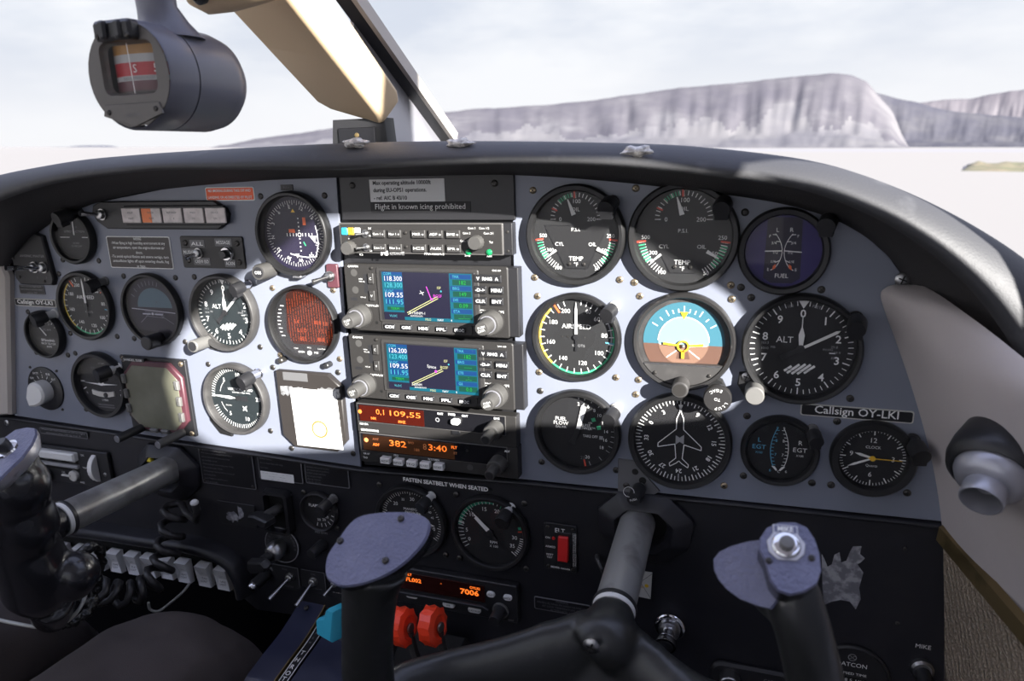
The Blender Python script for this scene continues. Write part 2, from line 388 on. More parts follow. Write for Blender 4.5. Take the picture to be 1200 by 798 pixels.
# ------------------------------------------------------------------ outdoors
from mathutils import noise as NZ
HOR = 172.0
EYE = Vector((0, -CAM_D, 0))
NUP = ray(0, HOR).cross(ray(1200, HOR)).normalized(); NUP = NUP if NUP.z > 0 else -NUP
def out_pt(px, L, hgt):                          # px: bearing, L: metres away over the ground, hgt: metres above eye level
    w = ray(px, HOR).normalized(); q = EYE + w * (L * 1000) + NUP * (hgt * 1000); return (q.x, -q.y, q.z)
def ridge_h(px, py, L):
    w = ray(px, py); v = w.dot(NUP); hz = (w - NUP * v).length; return L * v / hz
def lerp_list(pts, x):
    for (a, b), (c, d) in zip(pts, pts[1:]):
        if a <= x <= c: return b + (d - b) * (x - a) / (c - a)
    return pts[0][1] if x < pts[0][0] else pts[-1][1]
GZ = -2.4
def rock(name, c1, c2, c3, sc_):  # distance haze is mixed into these rock colours
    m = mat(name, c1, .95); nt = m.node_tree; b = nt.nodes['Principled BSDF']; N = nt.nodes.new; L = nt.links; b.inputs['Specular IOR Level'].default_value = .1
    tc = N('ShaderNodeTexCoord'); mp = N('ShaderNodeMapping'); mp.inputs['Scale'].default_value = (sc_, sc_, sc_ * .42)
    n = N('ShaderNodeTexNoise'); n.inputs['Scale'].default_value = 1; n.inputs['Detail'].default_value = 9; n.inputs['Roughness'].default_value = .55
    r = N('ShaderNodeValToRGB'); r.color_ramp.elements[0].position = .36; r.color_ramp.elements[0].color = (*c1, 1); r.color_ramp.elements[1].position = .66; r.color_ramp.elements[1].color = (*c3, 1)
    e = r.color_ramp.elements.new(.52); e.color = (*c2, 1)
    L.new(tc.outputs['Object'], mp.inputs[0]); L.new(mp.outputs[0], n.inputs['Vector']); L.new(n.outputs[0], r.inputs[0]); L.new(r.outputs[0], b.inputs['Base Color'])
rock('hazy_rock_mauve', (.088, .083, .096), (.108, .102, .112), (.148, .142, .148), .006)
rock('hazy_rock_dark', (.068, .067, .082), (.080, .078, .09), (.098, .095, .103), .006)
rock('hazy_rock_pink', (.14, .127, .137), (.155, .142, .15), (.175, .162, .168), .003)
rock('hazy_rock_blue', (.11, .12, .15), (.125, .13, .15), (.17, .165, .17), .005)
def mountain(name, label, sil, x0, x1, L, depth, m, seed, scree=.55, amp=1.0):
    rows = []; nx, ny = 260, 34
    for j in range(ny + 1):
        s = j / ny; row = []
        for i in range(nx + 1):
            px = x0 + (x1 - x0) * i / nx; py = lerp_list(sil, px)
            jit = NZ.fractal(Vector((px * .035, seed, 0)), 1.0, 2.0, 4) * 2.2 if j else 0
            H = ridge_h(px, py + jit * .6, L) - GZ
            if s <= .72:
                u = s / .72; g = NZ.fractal(Vector((px * .05, u * 1.3, seed)), 1.0, 2.0, 5)
                f = scree * u ** 1.7 + (1 - scree) * max(0, min(1, (u - .45) / .5)) ** 1.1
                dist = L - depth * (1 - u) + g * depth * .07 * math.sin(PI * min(1, u)) * amp; f = max(0, f + g * .05 * math.sin(PI * u))
            else: u = (s - .72) / .28; f = 1 - .9 * u ** 1.5; dist = L + depth * .6 * u
            row.append(out_pt(px, dist, GZ + H * f if s <= .72 else GZ + H * f))
        rows.append(row)
    b = MB().grid(rows, m)
    if m == 'hazy_rock_mauve':                        # pale fans of scree at the foot of the cliffs
        b.mats.append('scree')
        for q in range(len(b.f)):
            j, i = divmod(q, nx); lim = 13 + 6 * NZ.noise(Vector((i * .06, 2.2, 0))) + 3 * NZ.noise(Vector((i * .3, 5.2, 0)))
            if j < lim: b.mi[q] = 1
    o = b.build(name, smooth=60); tag(o, label, 'mountain')
mountain('mountain', 'broad flat-topped grey rock mountain with pale scree behind the windscreen', [(200, 186), (230, 176), (300, 163), (390, 150), (500, 133), (560, 127), (617, 124), (692, 117), (733, 111), (792, 102), (862, 96), (932, 88), (967, 85), (990, 88), (1006, 95), (1020, 110), (1040, 130), (1055, 158), (1070, 178), (1085, 190)], 205, 1085, 2600, 900, 'hazy_rock_mauve', 3.1)
mountain('mountain', 'darker low ridge running right from the foot of the flat-topped mountain', [(960, 100), (1019, 108), (1060, 118), (1101, 129), (1150, 134), (1200, 137), (1300, 139), (1400, 150)], 950, 1420, 5200, 900, 'hazy_rock_dark', 7.7)
mountain('mountain', 'distant pinkish mountain at the far right beyond the dark ridge', [(1020, 130), (1072, 119), (1130, 114), (1171, 107), (1200, 102), (1260, 96), (1400, 110)], 1000, 1440, 9500, 2000, 'hazy_rock_pink', 5.2)
mountain('mountain', 'low bluish hill above the left end of the glareshield', [(-260, 190), (-60, 182), (10, 178), (50, 173), (90, 171), (130, 171), (165, 176), (230, 180), (290, 183)], -280, 300, 6000, 1200, 'hazy_rock_blue', 9.4)
mg = mat('apron', (.262, .245, .222), .9, noise=(.0005, (.275, .258, .238), .4, .6)); mat('dry_grass', (.21, .17, .10), .95, noise=(.3, (.12, .12, .06), .4, .6)); mat('gravel', (.26, .25, .25), .95)
b = MB(); n = 48; cg = out_pt(881, 0, GZ)
e1 = ray(600, HOR); e1 = (e1 - NUP * e1.dot(NUP)).normalized(); e2 = NUP.cross(e1)
def gp(r, k, dz=0): a = 2 * PI * k / n; q = EYE + NUP * ((GZ + dz) * 1000) + (e1 * math.cos(a) + e2 * math.sin(a)) * r * 1000; return (q.x, -q.y, q.z)
vs = [gp(r, k) for r in (.5, 30, 300, 12000) for k in range(n)]
b.add(vs, [(i * n + k, i * n + (k + 1) % n, (i + 1) * n + (k + 1) % n, (i + 1) * n + k) for i in range(3) for k in range(n)] + [tuple(range(n))], 'apron'); struct(b.build('ground'))
b = MB(); rows = []
for j in range(3): rows.append([out_pt(px, (400, 560, 900)[j], GZ + .25 * (j == 1)) for px in range(400, 1500, 20)])
b.grid(rows, 'gravel'); struct(b.build('ground_gravel_strip'))
b = MB(); random.seed(4); rows = []
for j in range(6): rows.append([out_pt(1132 + i * 8 + random.uniform(-3, 3) + j * 2, 88 + j * 9, GZ + (.35 * random.random() + .15 if 0 < j < 5 and 0 < i < 24 else 0)) for i in range(26)])
o = b.grid(rows, 'dry_grass').build('dry_grass'); tag(o, 'strip of dry yellow grass on the pale apron below the dark ridge', 'grass'); o['kind'] = 'stuff'

# ------------------------------------------------------------------ glareshield, windscreen, cabin
def cat_rom(pts, k=5):
    o = []
    for i in range(len(pts) - 1):
        p = [Vector(pts[max(0, min(len(pts) - 1, i + j))]) for j in (-1, 0, 1, 2)]
        for q in range(k):
            t = q / k; o.append(.5 * (2 * p[1] + (p[2] - p[0]) * t + (2 * p[0] - 5 * p[1] + 4 * p[2] - p[3]) * t * t + (3 * p[1] - p[0] - 3 * p[2] + p[3]) * t ** 3))
    o.append(Vector(pts[-1])); return o
LIP = [((-175, 440), (-150, 470), (-60, 500)), ((-165, 340), (-145, 390), (-58, 450)), ((-120, 265), (-112, 320), (-56, 405)), ((-60, 222), (-60, 262), (-50, 350)), ((0, 205), (0, 236), (5, 318)), ((50, 195), (50, 219), (47, 272)), ((100, 187), (100, 209), (100, 243)), ((150, 182.3), (150, 203), (148, 230)), ((200, 178.5), (200, 199), (200, 221)),
       ((300, 172.5), (300, 199), (300, 212)), ((400, 168), (400, 199), (400, 208)), ((500, 165.5), (500, 195), (500, 206)), ((600, 165.5), (600, 192), (600, 205)), ((700, 167), (700, 194), (700, 211)), ((800, 170.5), (795, 202), (795, 221)),
       ((900, 180.5), (885, 213), (880, 232)), ((967, 192), (945, 224), (935, 243)), ((1025, 210), (998, 243), (980, 258)), ((1083, 234), (1045, 266), (1015, 278)), ((1142, 265), (1098, 303), (1043, 303)), ((1200, 303), (1148, 352), (1060, 328)), ((1270, 362), (1195, 420), (1075, 352)), ((1340, 440), (1250, 510), (1090, 390))]
Op = cat_rom([q[0] for q in LIP]); Ip = cat_rom([q[1] for q in LIP]); Ep = cat_rom([q[2] for q in LIP])
roll, under, base = [], [], []
for o, i, e in zip(Op, Ip, Ep):
    A = P(o[0], o[1], 62); B = P(i[0], i[1], 84); E_ = P(e[0], e[1], 0); Fz = A.lerp(B, .45); up = (A - B); up.y = 0; L_ = up.length; up.normalize()
    Bk = P(o[0], o[1] + 5, -190); base.append(Bk)
    r = [Bk, Bk.lerp(A, .6) - up * 1.0, A - up * .6 - Vector((0, 8, 0)), A]
    for q in range(1, 7):
        t = q / 7; a = t * PI; p = A.lerp(B, (1 - math.cos(a)) / 2); p = p + Vector((0, 14 * math.sin(a), 0)); r.append(p)
    r.append(B); roll.append(r)
    U = [B, B + up * (.15 * L_) + Vector((0, -10, 0))]; mid = B.lerp(E_, .45) + up * .25 * L_; mid.y = 42; U += [mid, B.lerp(E_, .8) + up * .10 * L_, E_ + Vector((0, 3, 0)), E_ + Vector((0, -4, 0)) + up * 3]; under.append(U)
t = thing('glareshield', 'black padded glareshield roll arching over the whole instrument panel', 'glareshield', (0, 0, 0))
MB().grid([[tuple(p) for p in r] for r in roll], 'glare_vinyl').build('padded_roll', t, smooth=80)
MB().grid([[tuple(p) for p in r] for r in under], 'glare_under').build('underside', t, smooth=60)
def lump(name, label, px, py, d, w, hgt, seed):
    random.seed(seed); b = MB(); c = P(px, py, d); vs, fs = [], []
    n, m_ = 22, 5
    for j in range(m_ + 1):
        for k in range(n):
            a = 2 * PI * k / n; r = (1 - j / m_) ; rr = 1 + .16 * math.sin(5 * a + seed) + random.uniform(-.08, .08)
            vs.append((c.x + w / 2 * r * rr * math.cos(a), c.y - 1 + 5 * (1 - r * r), c.z + hgt / 2 * r * rr * math.sin(a)))
    for j in range(m_):
        for k in range(n): fs.append((j * n + k, j * n + (k + 1) % n, (j + 1) * n + (k + 1) % n, (j + 1) * n + k))
    b.add(vs, fs, 'sealant'); o = b.build(name); tag(o, label, 'sealant', )
lump('sealant_patch', 'ragged silvery sealant patch on the glareshield under the beige post', 416, 167.5, 78, 24, 8, 1)
lump('sealant_patch', 'ragged silvery sealant patch where the outer frame meets the glareshield', 538, 168, 78, 23, 8, 2)
lump('sealant_patch', 'worn pale patch on the glareshield above the right engine gauges', 747, 177, 88, 22, 8, 3)
b = MB(); rows = []
for i, q in enumerate(base):
    f = i / (len(base) - 1); xt = -1000 + 1290 * f; zt = 520 - 60 * abs(f - .5) ** 2 * 4; rows.append([tuple(q.lerp(Vector((xt, 440, zt)), s) + Vector((0, 0, 14 * math.sin(PI * s)))) for s in [j / 8 for j in range(9)]])
struct(b.grid(rows, 'windscreen_glass').build('window_1', smooth=80))
b = MB()                                          # firewall below the windscreen base
b.grid([[tuple(q), (q.x, q.y, -900)] for q in base], 'cabin_floor'); struct(b.build('wall_front'))
b = MB(); b.box(-1250, 560, -230, 1700, -930, -900, 'cabin_floor'); struct(b.build('floor'))
XW = 330
def back(x, z): tt = (XW - x) / 1.22; return (tt, z + .5 * tt)
win = [back(*q) for q in ((-120, -70), (-20, -105), (10, -145), (13, -205), (-12, -234), (-80, -243), (-190, -252), (-300, -275), (-400, -300), (-560, -320), (-615, -290), (-622, -240), (-595, -185), (-535, -135), (-455, -90), (-400, -55))] + [(516, 208), (426, 163)]
def wall_with_hole(x, holes, h0, h1, z0, z1, m):     # wall in the h-z plane with openings
    holes = holes if isinstance(holes[0], list) else [holes]; bm = bmesh.new()
    for lp in [[(h0, z0), (h1, z0), (h1, z1), (h0, z1)]] + holes:
        vs = [bm.verts.new((x, h_, z_)) for h_, z_ in lp]
        for i in range(len(vs)): bm.edges.new((vs[i], vs[(i + 1) % len(vs)]))
    bmesh.ops.triangle_fill(bm, use_beauty=True, use_dissolve=False, edges=bm.edges[:]); bm.verts.ensure_lookup_table(); bm.verts.index_update()
    b = MB().add([tuple(v.co) for v in bm.verts], [tuple(v.index for v in f.verts) for f in bm.faces], m); bm.free(); return b
ext_lo, ext_hi = [], []                              # unseen slot added to let sun onto the glareshield roll: its lower edge is the sight line of the sun under the glareshield roll
for o_, i_ in zip(Op, Ip):
    if 860 <= i_[0] <= 1185:
        B = P(i_[0], i_[1], 84); tt = (XW - B.x) / 1.22; ext_lo.append((84 + tt, B.z + .5 * tt + 2)); ext_hi.append((84 + tt, B.z + .5 * tt + 6 + 50 * max(0, min(1, (i_[0] - 850) / 230))))
win = [back(*q) for q in ((-10, -100),)] + ext_hi[::1] + ext_lo[::-1] + [back(*q) for q in ((-30, -108), (-9, -122), (6, -143), (12, -163), (13, -185), (8, -203), (-6, -220), (-32, -232), (-80, -241), (-190, -252), (-300, -275), (-400, -300), (-560, -320), (-615, -290), (-622, -240), (-595, -185), (-535, -135), (-455, -90), (-400, -55))] + [(516, 208), (426, 163), (370, 118)]  # unseen side window, outline shaped to cast the sunlit patch on the panel
win = win[1:]
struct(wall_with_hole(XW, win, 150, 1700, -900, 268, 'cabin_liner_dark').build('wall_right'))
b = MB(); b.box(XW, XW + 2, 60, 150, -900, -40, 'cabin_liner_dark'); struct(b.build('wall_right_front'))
post_sun_slot = [(538, 272), (534, 340), (640, 425), (700, 430), (700, 388), (610, 306)]  # unseen opening added so that sun falls on the windscreen post
struct(wall_with_hole(XW, post_sun_slot, 430, 1700, 268, 530, 'cabin_liner_dark').build('wall_right_upper'))
b = MB(); b.add([(XW, a_, c_) for a_, c_ in post_sun_slot], [tuple(range(len(post_sun_slot)))], 'windscreen_glass'); struct(b.build('post_sun_pane'))
b = MB(); b.add([(XW, a_, c_) for a_, c_ in win], [tuple(range(len(win)))], 'windscreen_glass'); struct(b.build('window_2'))
XL = -1045
hole = [(140, -300), (120, 60), (200, 300), (450, 510), (1650, 510), (1650, -350), (300, -350)]  # unseen left window, widened to bring in more fill light
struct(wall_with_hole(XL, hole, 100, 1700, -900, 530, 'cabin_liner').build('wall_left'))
b = MB(); b.add([(XL, a_, c_) for a_, c_ in hole], [tuple(range(len(hole)))], 'windscreen_glass'); struct(b.build('window_3'))
b = MB(); b.box(XL, XW, 440, 1700, 530, 545, 'cabin_liner'); struct(b.build('ceiling'))
b = MB(); b.box(XL, XW, 1700, 1720, -900, -350, 'cabin_liner'); b.box(XL + 1150, XW, 1700, 1720, -350, 530, 'cabin_liner'); struct(b.build('wall_back'))

# blue panels and the black lower panel
def pxpoly(pts, d=0): return [(P(x, y, d).x, P(x, y, d).z) for x, y in pts]
o = MB().plate(pxpoly([(17, 487), (423, 547), (405, 380), (394, 207), (300, 211), (200, 220), (100, 240), (48, 268), (17, 300)]), -3, 0, 'panel_paint', .4).build('instrument_panel'); tag(o, 'blue-grey painted panel plate carrying the turn coordinator and the square olive display', 'instrument panel')
rp = [(606.5, 561), (1103.5, 611), (1102, 580), (1096, 545), (1085, 490), (1070, 435), (1053, 385), (1045, 355), (1050, 330), (1058, 324), (1042, 301), (1014, 276), (978, 256), (935, 241), (880, 230), (800, 220), (700, 210), (600, 204)]
o = MB().plate(pxpoly(rp), -3, 0, 'panel_paint', .4).build('instrument_panel'); tag(o, 'blue-grey painted panel plate carrying the clock and the violet fuel gauge', 'instrument panel')
o = MB().plate(pxpoly([(391, 207), (606, 205), (612, 560), (425, 546)]), -8, -3.2, 'black_plastic', .4).build('radio_rack'); tag(o, 'black metal rack behind the radio stack', 'rack')
LPB = [(-80, 478), (17, 488.5), (423, 548.5), (607, 563), (1108, 614), (1106, 900), (560, 900), (430, 900), (420, 733), (300, 715), (275, 694), (80, 652), (-80, 622)]
t = thing('lower_panel', 'black lower instrument panel running under the blue panels', 'panel', (0, 0, 0))
pl = pxpoly(LPB); MB().plate(pl, -6, -1.5, 'black_panel', .3).build('panel_sheet', t)
b = MB(); top = [(-80, 480), (17, 489.5), (220, 519.5), (423, 549.5), (607, 563.5), (850, 588), (1108, 615)]
rows = []
for x, y in top:
    q = P(x, y, 0); rows.append([(q.x, -1, q.z + 1), (q.x, 2.5, q.z + .6), (q.x, 3.6, q.z - .6), (q.x, 3.6, q.z - 2), (q.x, 2, q.z - 3.2), (q.x, -1.5, q.z - 4)])
b.grid(rows, 'black_panel').build('top_ledge', t, smooth=70)
w0 = P(992, 667, -1); b = MB(); random.seed(11)                      # bare rubbed patch
def blob(cx, cz, w, hh, n=26, am=.25): return [(cx + w / 2 * math.cos(2 * PI * k / n) * (1 + random.uniform(-am, am)), cz + hh / 2 * math.sin(2 * PI * k / n) * (1 + random.uniform(-am, am))) for k in range(n)]
b.face([(P(x, y).x, P(x, y).z) for x, y in ((963, 650), (966, 655), (970, 665), (975, 662), (978, 651), (984, 648), (986, 660), (992, 658), (996, 648), (1000, 641), (1010, 641), (1008, 650), (1014, 655), (1009, 660), (1005, 662), (1012, 672), (1007, 690), (1009, 703), (1003, 715), (996, 706), (985, 704), (975, 706), (966, 710), (964, 690))], -1.3, 'worn_grey'); b.build('worn_patch', t, smooth=0)
screws(t, [(P(1061, 644).x, P(1061, 644).z), (P(1052, 731).x, P(1052, 731).z)], 'small', -1.4)

# side trim at the right
def bil(c, nu, nv, bulge=0, nrm=(0, 0, 0)):
    rows = []
    for i in range(nu + 1):
        u = i / nu; row = []
        for j in range(nv + 1):
            v = j / nv; p = (c[0] * (1 - v) + c[1] * v) * (1 - u) + (c[3] * (1 - v) + c[2] * v) * u; p = p + Vector(nrm) * bulge * 4 * v * (1 - v) * math.sin(PI * min(1, .25 + u * .75)); row.append(tuple(p))
        rows.append(row)
    return rows
Lft = cat_rom([(*q, 3) for q in ((1078, 333), (1052, 333), (1038, 337), (1032, 346), (1038, 368), (1050, 400), (1067, 450), (1082, 500), (1093, 545), (1100, 585), (1104, 618))], 4)
Rt = cat_rom([(1078, 333, 10), (1100, 345, 30), (1130, 366, 60), (1165, 392, 85), (1215, 432, 118), (1300, 500, 170), (1400, 580, 215), (1420, 660, 230), (1400, 780, 220), (1330, 860, 190), (1240, 766, 140)], 4)
rows = []
nl = len(Lft)
for j in range(nl):
    a = P(*Lft[j]); f = j / (nl - 1); q = Rt[min(nl - 1, j)]; c = P(*q); row = []
    for k in range(13):
        v = k / 12; p = a.lerp(c, v); p = p + Vector((-5 * math.sin(PI * min(1, v * 2.2)) * (1 - f * .7) if v < .45 else 0, 4 * math.sin(PI * v), 0)); row.append(tuple(p))
    rows.append(row)
o = MB().grid(rows, 'beige_trim').build('side_trim', smooth=80); tag(o, 'pale beige moulded side trim to the right of the panel, carrying the air vent', 'trim panel')
A0, A1 = P(1106, 616, 4), P(1246, 777, 150)
b = MB(); up = Vector((0, 0, 1)); 
for s0, s1, hh in ((Vector((0, 0, 0)), Vector((0, 0, -15)), 3),):
    b.grid([[tuple(A0 + Vector((1, 0, 2))), tuple(A1 + Vector((1, 0, 2)))], [tuple(A0 + Vector((-4, 3, 0))), tuple(A1 + Vector((-4, 3, 0)))], [tuple(A0 + Vector((-5, 3, -12))), tuple(A1 + Vector((-5, 3, -12)))], [tuple(A0 + Vector((0, 0, -14))), tuple(A1 + Vector((0, 0, -14)))]], 'brass')
o = b.build('brass_strip', smooth=20); tag(o, 'brass edging strip between the side trim and the woven carpet', 'trim strip')
a, c = P(1104, 622, -3), P(1246, 790, 150); rows = []; dn = (P(1107, 798, -3) - a) * 2.2
for j in range(14): v = j / 13; rows.append([tuple(a.lerp(c, u / 16) + dn * v) for u in range(17)])
o = MB().grid(rows, 'carpet').build('side_carpet'); tag(o, 'beige woven carpet lining on the side wall under the brass strip', 'carpet')
# lower right outer filler below the trim, part of the wall
b = MB(); q = P(1246, 777, 150); b.grid([[tuple(P(1330, 860, 190)), (XW, 230, -300)], [(q.x, q.y, -900), (XW, 230, -900)]], 'cabin_liner'); struct(b.build('wall_right_lower'))
# left edge trim
b = MB(); a, c = P(-14, 288, 0), P(4, 293, 0); e, f = P(19, 484, 0), P(-16, 486, 0)
b.plate([(a.x, a.z), (c.x, c.z), (c.x + 9, c.z - 30), (e.x, e.z), (f.x, f.z)], 0, 9, 'pale_trim', 3.5); o = b.build('window_post_trim'); tag(o, 'pale rounded vertical trim strip beside the small callsign plate', 'trim strip')
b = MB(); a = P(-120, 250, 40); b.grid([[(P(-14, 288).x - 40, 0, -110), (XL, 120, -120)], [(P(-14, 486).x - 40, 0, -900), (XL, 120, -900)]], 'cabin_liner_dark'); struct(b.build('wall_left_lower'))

# ------------------------------------------------------------------ windscreen post, outer frame and compass
Xc = -355.0
t = thing('windscreen_post', 'beige padded centre post of the windscreen, slanting above the glareshield', 'post', (Xc, 0, 20))
# padded cover: section widths measured at the foot, running up and back towards the seats
ft, tp = Vector((0, -14, 14)), Vector((-26, 210, 182))
def sec(c, w1, w2, dep):                             # left/right half widths and depth in the plane across the post
    dirv = (tp - ft).normalized(); nrm = Vector((0, dirv.z, -dirv.y)); o = []   # nrm points down and towards the seats
    for x, dd in ((-w1, -dep), (-w1, -19), (-w1 + 4, -15), (w2 + 1, 5), (w2 + 5, 3), (w2 + 7, -1), (w2 + 15, -dep * .85), (w2 + 11, -dep)): o.append(tuple(c + Vector((x, 0, 0)) + nrm * dd))
    return o
b = MB(); vs, fs = [], []; S = [sec(ft.lerp(tp, k), 45 + 12 * k, 26 + 2 * k, 26 + 8 * k) for k in (0, .04, .3, .6, 1)]; n = 8
S[0] = sec(ft, 38, 22, 24)
for s_ in S: vs += s_
for i in range(4):
    for k in range(n): fs.append((i * n + k, i * n + (k + 1) % n, (i + 1) * n + (k + 1) % n, (i + 1) * n + k))
fs += [tuple(range(n)), tuple(4 * n + k for k in range(n))]
b.add(vs, fs, 'beige_vinyl'); o = b.build('padded_cover', t, smooth=35)
md = o.modifiers.new('b', 'BEVEL'); md.width = .003; md.segments = 3; md.angle_limit = math.radians(30)
b = MB(); b.plate([(-31, -12), (30, -12), (28, 16), (-28, 16)], -30, -12, 'knob_black', 1); b.plate([(-21, -12), (18, -12), (18, 8), (-21, 8)], -12, -9, 'placard_black', 1); b.lathe([(2.4, -9), (2, -8), (0, -7.6)], 'brass', 12, c=(-1, 1)); b.build('foot_bracket', t)
fp = []
g0, g1, g2 = P(525, 163, -215), P(392, -12, 0), P(463, 108, -100)
t = thing('outer_frame', 'thin dark metal windscreen divider with pale edge, behind the beige post', 'frame', tuple(g0))
rel = lambda v: tuple(Vector(v) - g0)
def bar(b, p, q, wx, wz, m):
    p, q = Vector(rel(p)), Vector(rel(q)); d = (q - p).normalized(); nn = Vector((0, d.z, -d.y)).normalized(); X = Vector((1, 0, 0)); vs = []
    for c in (p, q):
        for sx, sn in ((-1, -1), (1, -1), (1, 1), (-1, 1)): vs.append(tuple(c + X * sx * wx / 2 + nn * sn * wz / 2))
    b.add(vs, [(0, 1, 5, 4), (1, 2, 6, 5), (2, 3, 7, 6), (3, 0, 4, 7), (0, 3, 2, 1), (4, 5, 6, 7)], m)
h1_ = Vector((g0.x, 120, g0.z + .56 * 335))
b = MB(); bar(b, g0, h1_, 14, 12, 'placard_black'); b.build('divider_bar', t)
b = MB(); bar(b, g0 + Vector((9, 0, 1)), h1_ + Vector((9, 0, 1)), 6, 13, 'pale_trim'); b.build('edge_strip', t)
b = MB(); p = [g0 + Vector((-6, 0, -4)), g0 + Vector((-6, 195, 105)), Vector((g0.x - 6, -30, 20)), Vector((g0.x - 6, -30, 0))]
b.add([rel(q) for q in p] + [rel(q - Vector((3, 0, 0))) for q in p], [(0, 1, 2, 3), (7, 6, 5, 4), (0, 1, 5, 4), (1, 2, 6, 5), (2, 3, 7, 6), (3, 0, 4, 7)], 'vent_silver'); b.build('gusset_plate', t)

# compass
cc = P(151, 88, 232); cc.x -= 0
t = thing('magnetic_compass', 'dark grey round magnetic compass with red card in its window, hanging from an arm', 'compass', tuple(cc)); R = 33.5
b = MB(); b.ring([(R - 1.5, 0), (R, -2), (R, -24)], 'compass_grey', 48); b.ring([(R - .5, -24), (R - .5, -25.2)], 'placard_black', 48); b.ring([(R - .2, -25.2), (R, -25.3)], 'compass_grey', 48); b.lathe([(R - 3, -25),(R, -25.2), (R, -62), (R - 2, -72), (R - 8, -81), (R - 17, -86), (0, -88)], 'compass_grey', 48)
M = Matrix.Identity(4); b.build('body', t)
wn = rrect(1, 4, 43, 32, 6, 6); wn = [q for i in range(len(wn)) for q in [(wn[i][0] + (wn[(i + 1) % len(wn)][0] - wn[i][0]) * f / 5, wn[i][1] + (wn[(i + 1) % len(wn)][1] - wn[i][1]) * f / 5) for f in range(5)]]; b = MB(); vs = [(x, .6, z) for x, z in circ(0, 0, R - 1.2, 48)]
import itertools
outer = [(R - 1.5) * Vector((math.cos(math.atan2(z, x)), math.sin(math.atan2(z, x)))) for x, z in wn]
k = len(wn); vs = [(x, .9, z) for x, z in wn] + [(q[0], .6, q[1]) for q in outer] + [(1 + (x - 1) * .9, -4, 4 + (z - 4) * .9) for x, z in wn]
fs = [(i, (i + 1) % k, k + (i + 1) % k, k + i) for i in range(k)] + [(i, (i + 1) % k, 2 * k + (i + 1) % k, 2 * k + i) for i in range(k)]
b.add(vs, fs, 'compass_face'); b.plate([(-22, -17), (22, -17), (24, -24), (0, -31.5), (-24, -24)], .6, 1.8, 'compass_face', .5); b.text('AIRPATH', 0, -24, 2.0, 2.0, 'dim_ink'); b.build('face_plate', t)
b = MB(); 
for z0, z1, m_ in ((13, 22, 'card_amber'), (8, 13, 'card_pale'), (0, 8, 'card_red'), (-3, 0, 'card_pale'), (-9, -3, 'card_dark'), (-15, -9, 'placard_grey')):
    rows = [[(21 * math.sin(a), -12 + 8 * math.cos(a), z) for a in [(-PI / 2) + PI * q / 12 for q in range(13)]] for z in (z0, z1)]; b.grid(rows, m_)
b.text('S', 2, 4.2, 5, -3.6, 'white_ink'); b.text('15', 15, 4.2, 5, -6, 'white_ink'); b.ticks(0, 0, 0, 0, 0, 1, 0, 'white_ink')
for q in range(-5, 12): b.line((q * 1.5, -2.6), (q * 1.5, -.6), .35, -3.6, 'placard_black')
b.build('compass_card', t)
b = MB(); b.line((1.2, -13), (.2, 20), .6, -1.6, 'white_ink'); b.build('lubber_line', t, smooth=0)
MB().face([(x, z) for x, z in wn], -1, 'dial_glass').build('window_glass', t)
b = MB(); b.plate(rrect(-1, 25.5, 30, 12, 3), .5, 8, 'knob_black', 2); b.plate(rrect(-6, 25.5, 6, 11, 2), 8, 11, 'knob_black', 1.4); b.plate(rrect(5, 25.5, 6, 11, 2), 8, 10, 'knob_black', 1.4); b.build('lamp_housing', t); screws(t, [(-12, 22), (11, 22)], 'small', 7.6); screws(t, [(-19, -22), (19, -21)], 'small', 1.6)
b = MB(); b.loft([((2, -34, 25), (1, 0, 0), 26, 22), ((2, -34, 33), (1, 0, 0), 17, 14), ((0, -32, 44), (1, 0, 0), 14, 10), ((0, -30, 90), (1, 0, 0), 15, 10), ((0, -28, 150), (1, 0, 0), 18, 10)], 'compass_grey', 24); b.build('mounting_arm', t, smooth=60)
# beige bracket above the compass with the black handle
c = P(268, -4, 150); t = thing('post_bracket', 'beige moulded bracket with dark screw where the post meets the roof, above the compass', 'bracket', tuple(c))
b = MB(); b.loft([((-26, 6, 2), (0, 0, 1), 7, 10), ((-16, 4, 0), (0, 0, 1), 11, 12), ((0, 0, 2), (0, 0, 1), 12, 14), ((25, -6, 6), (0, 0, 1), 11, 14), ((46, -10, 12), (0, 0, 1), 11, 14)], 'beige_vinyl', 20); b.build('moulding', t, smooth=60)
M = frame((-12, 16, 1), (-.3, .9, -.3)); b = MB(); b.lathe([(8, -2), (8, 2), (5, 4), (5, 2.5), (0, 2.5)], 'knob_black', 20, M=M); b.build('screw_cap', t)
# ------------------------------------------------------------------ instruments
MH = 1.75                                         # height of printed marks above the panel face
def gauge(name, label, cat, px, py, D, group=None, bez='bezel_black', dial='dial_black', glassm='dial_glass', depth=8, scr=(0, 1, 2, 3), sk='dark', thin=5.5, sr=None, rim=None):
    c = P(px, py, depth * .6); t = thing(name, label, cat, (c.x, 0, c.z), group); R = D / 2
    b = MB(); b.ring([(R - .6, 0), (R, 1), (R, depth - 2.2), (R - 1.6, depth), (R - thin + 1, depth - .4), (R - thin, depth - 2), (R - thin, 1.2)], bez, 64)
    if rim: b.ring([(R - .1, depth - 2.6), (R - 1.2, depth - .5), (R - 2.2, depth + .02)], rim, 64)
    b.build('bezel', t, weld=False)
    MB().lathe([(R - thin + .3, 0.2), (R - thin + .3, 1.4)], dial, 48).build('dial', t)
    MB().face(circ(0, 0, R - thin + .4, 40), depth - 3, glassm).build('glass', t)
    r = sr or R * 1.22
    pts = [(-r * .72, r * .72), (r * .72, r * .72), (r * .72, -r * .72), (-r * .72, -r * .72)]
    screws(t, [pts[i] for i in scr], sk)
    return t, R - thin
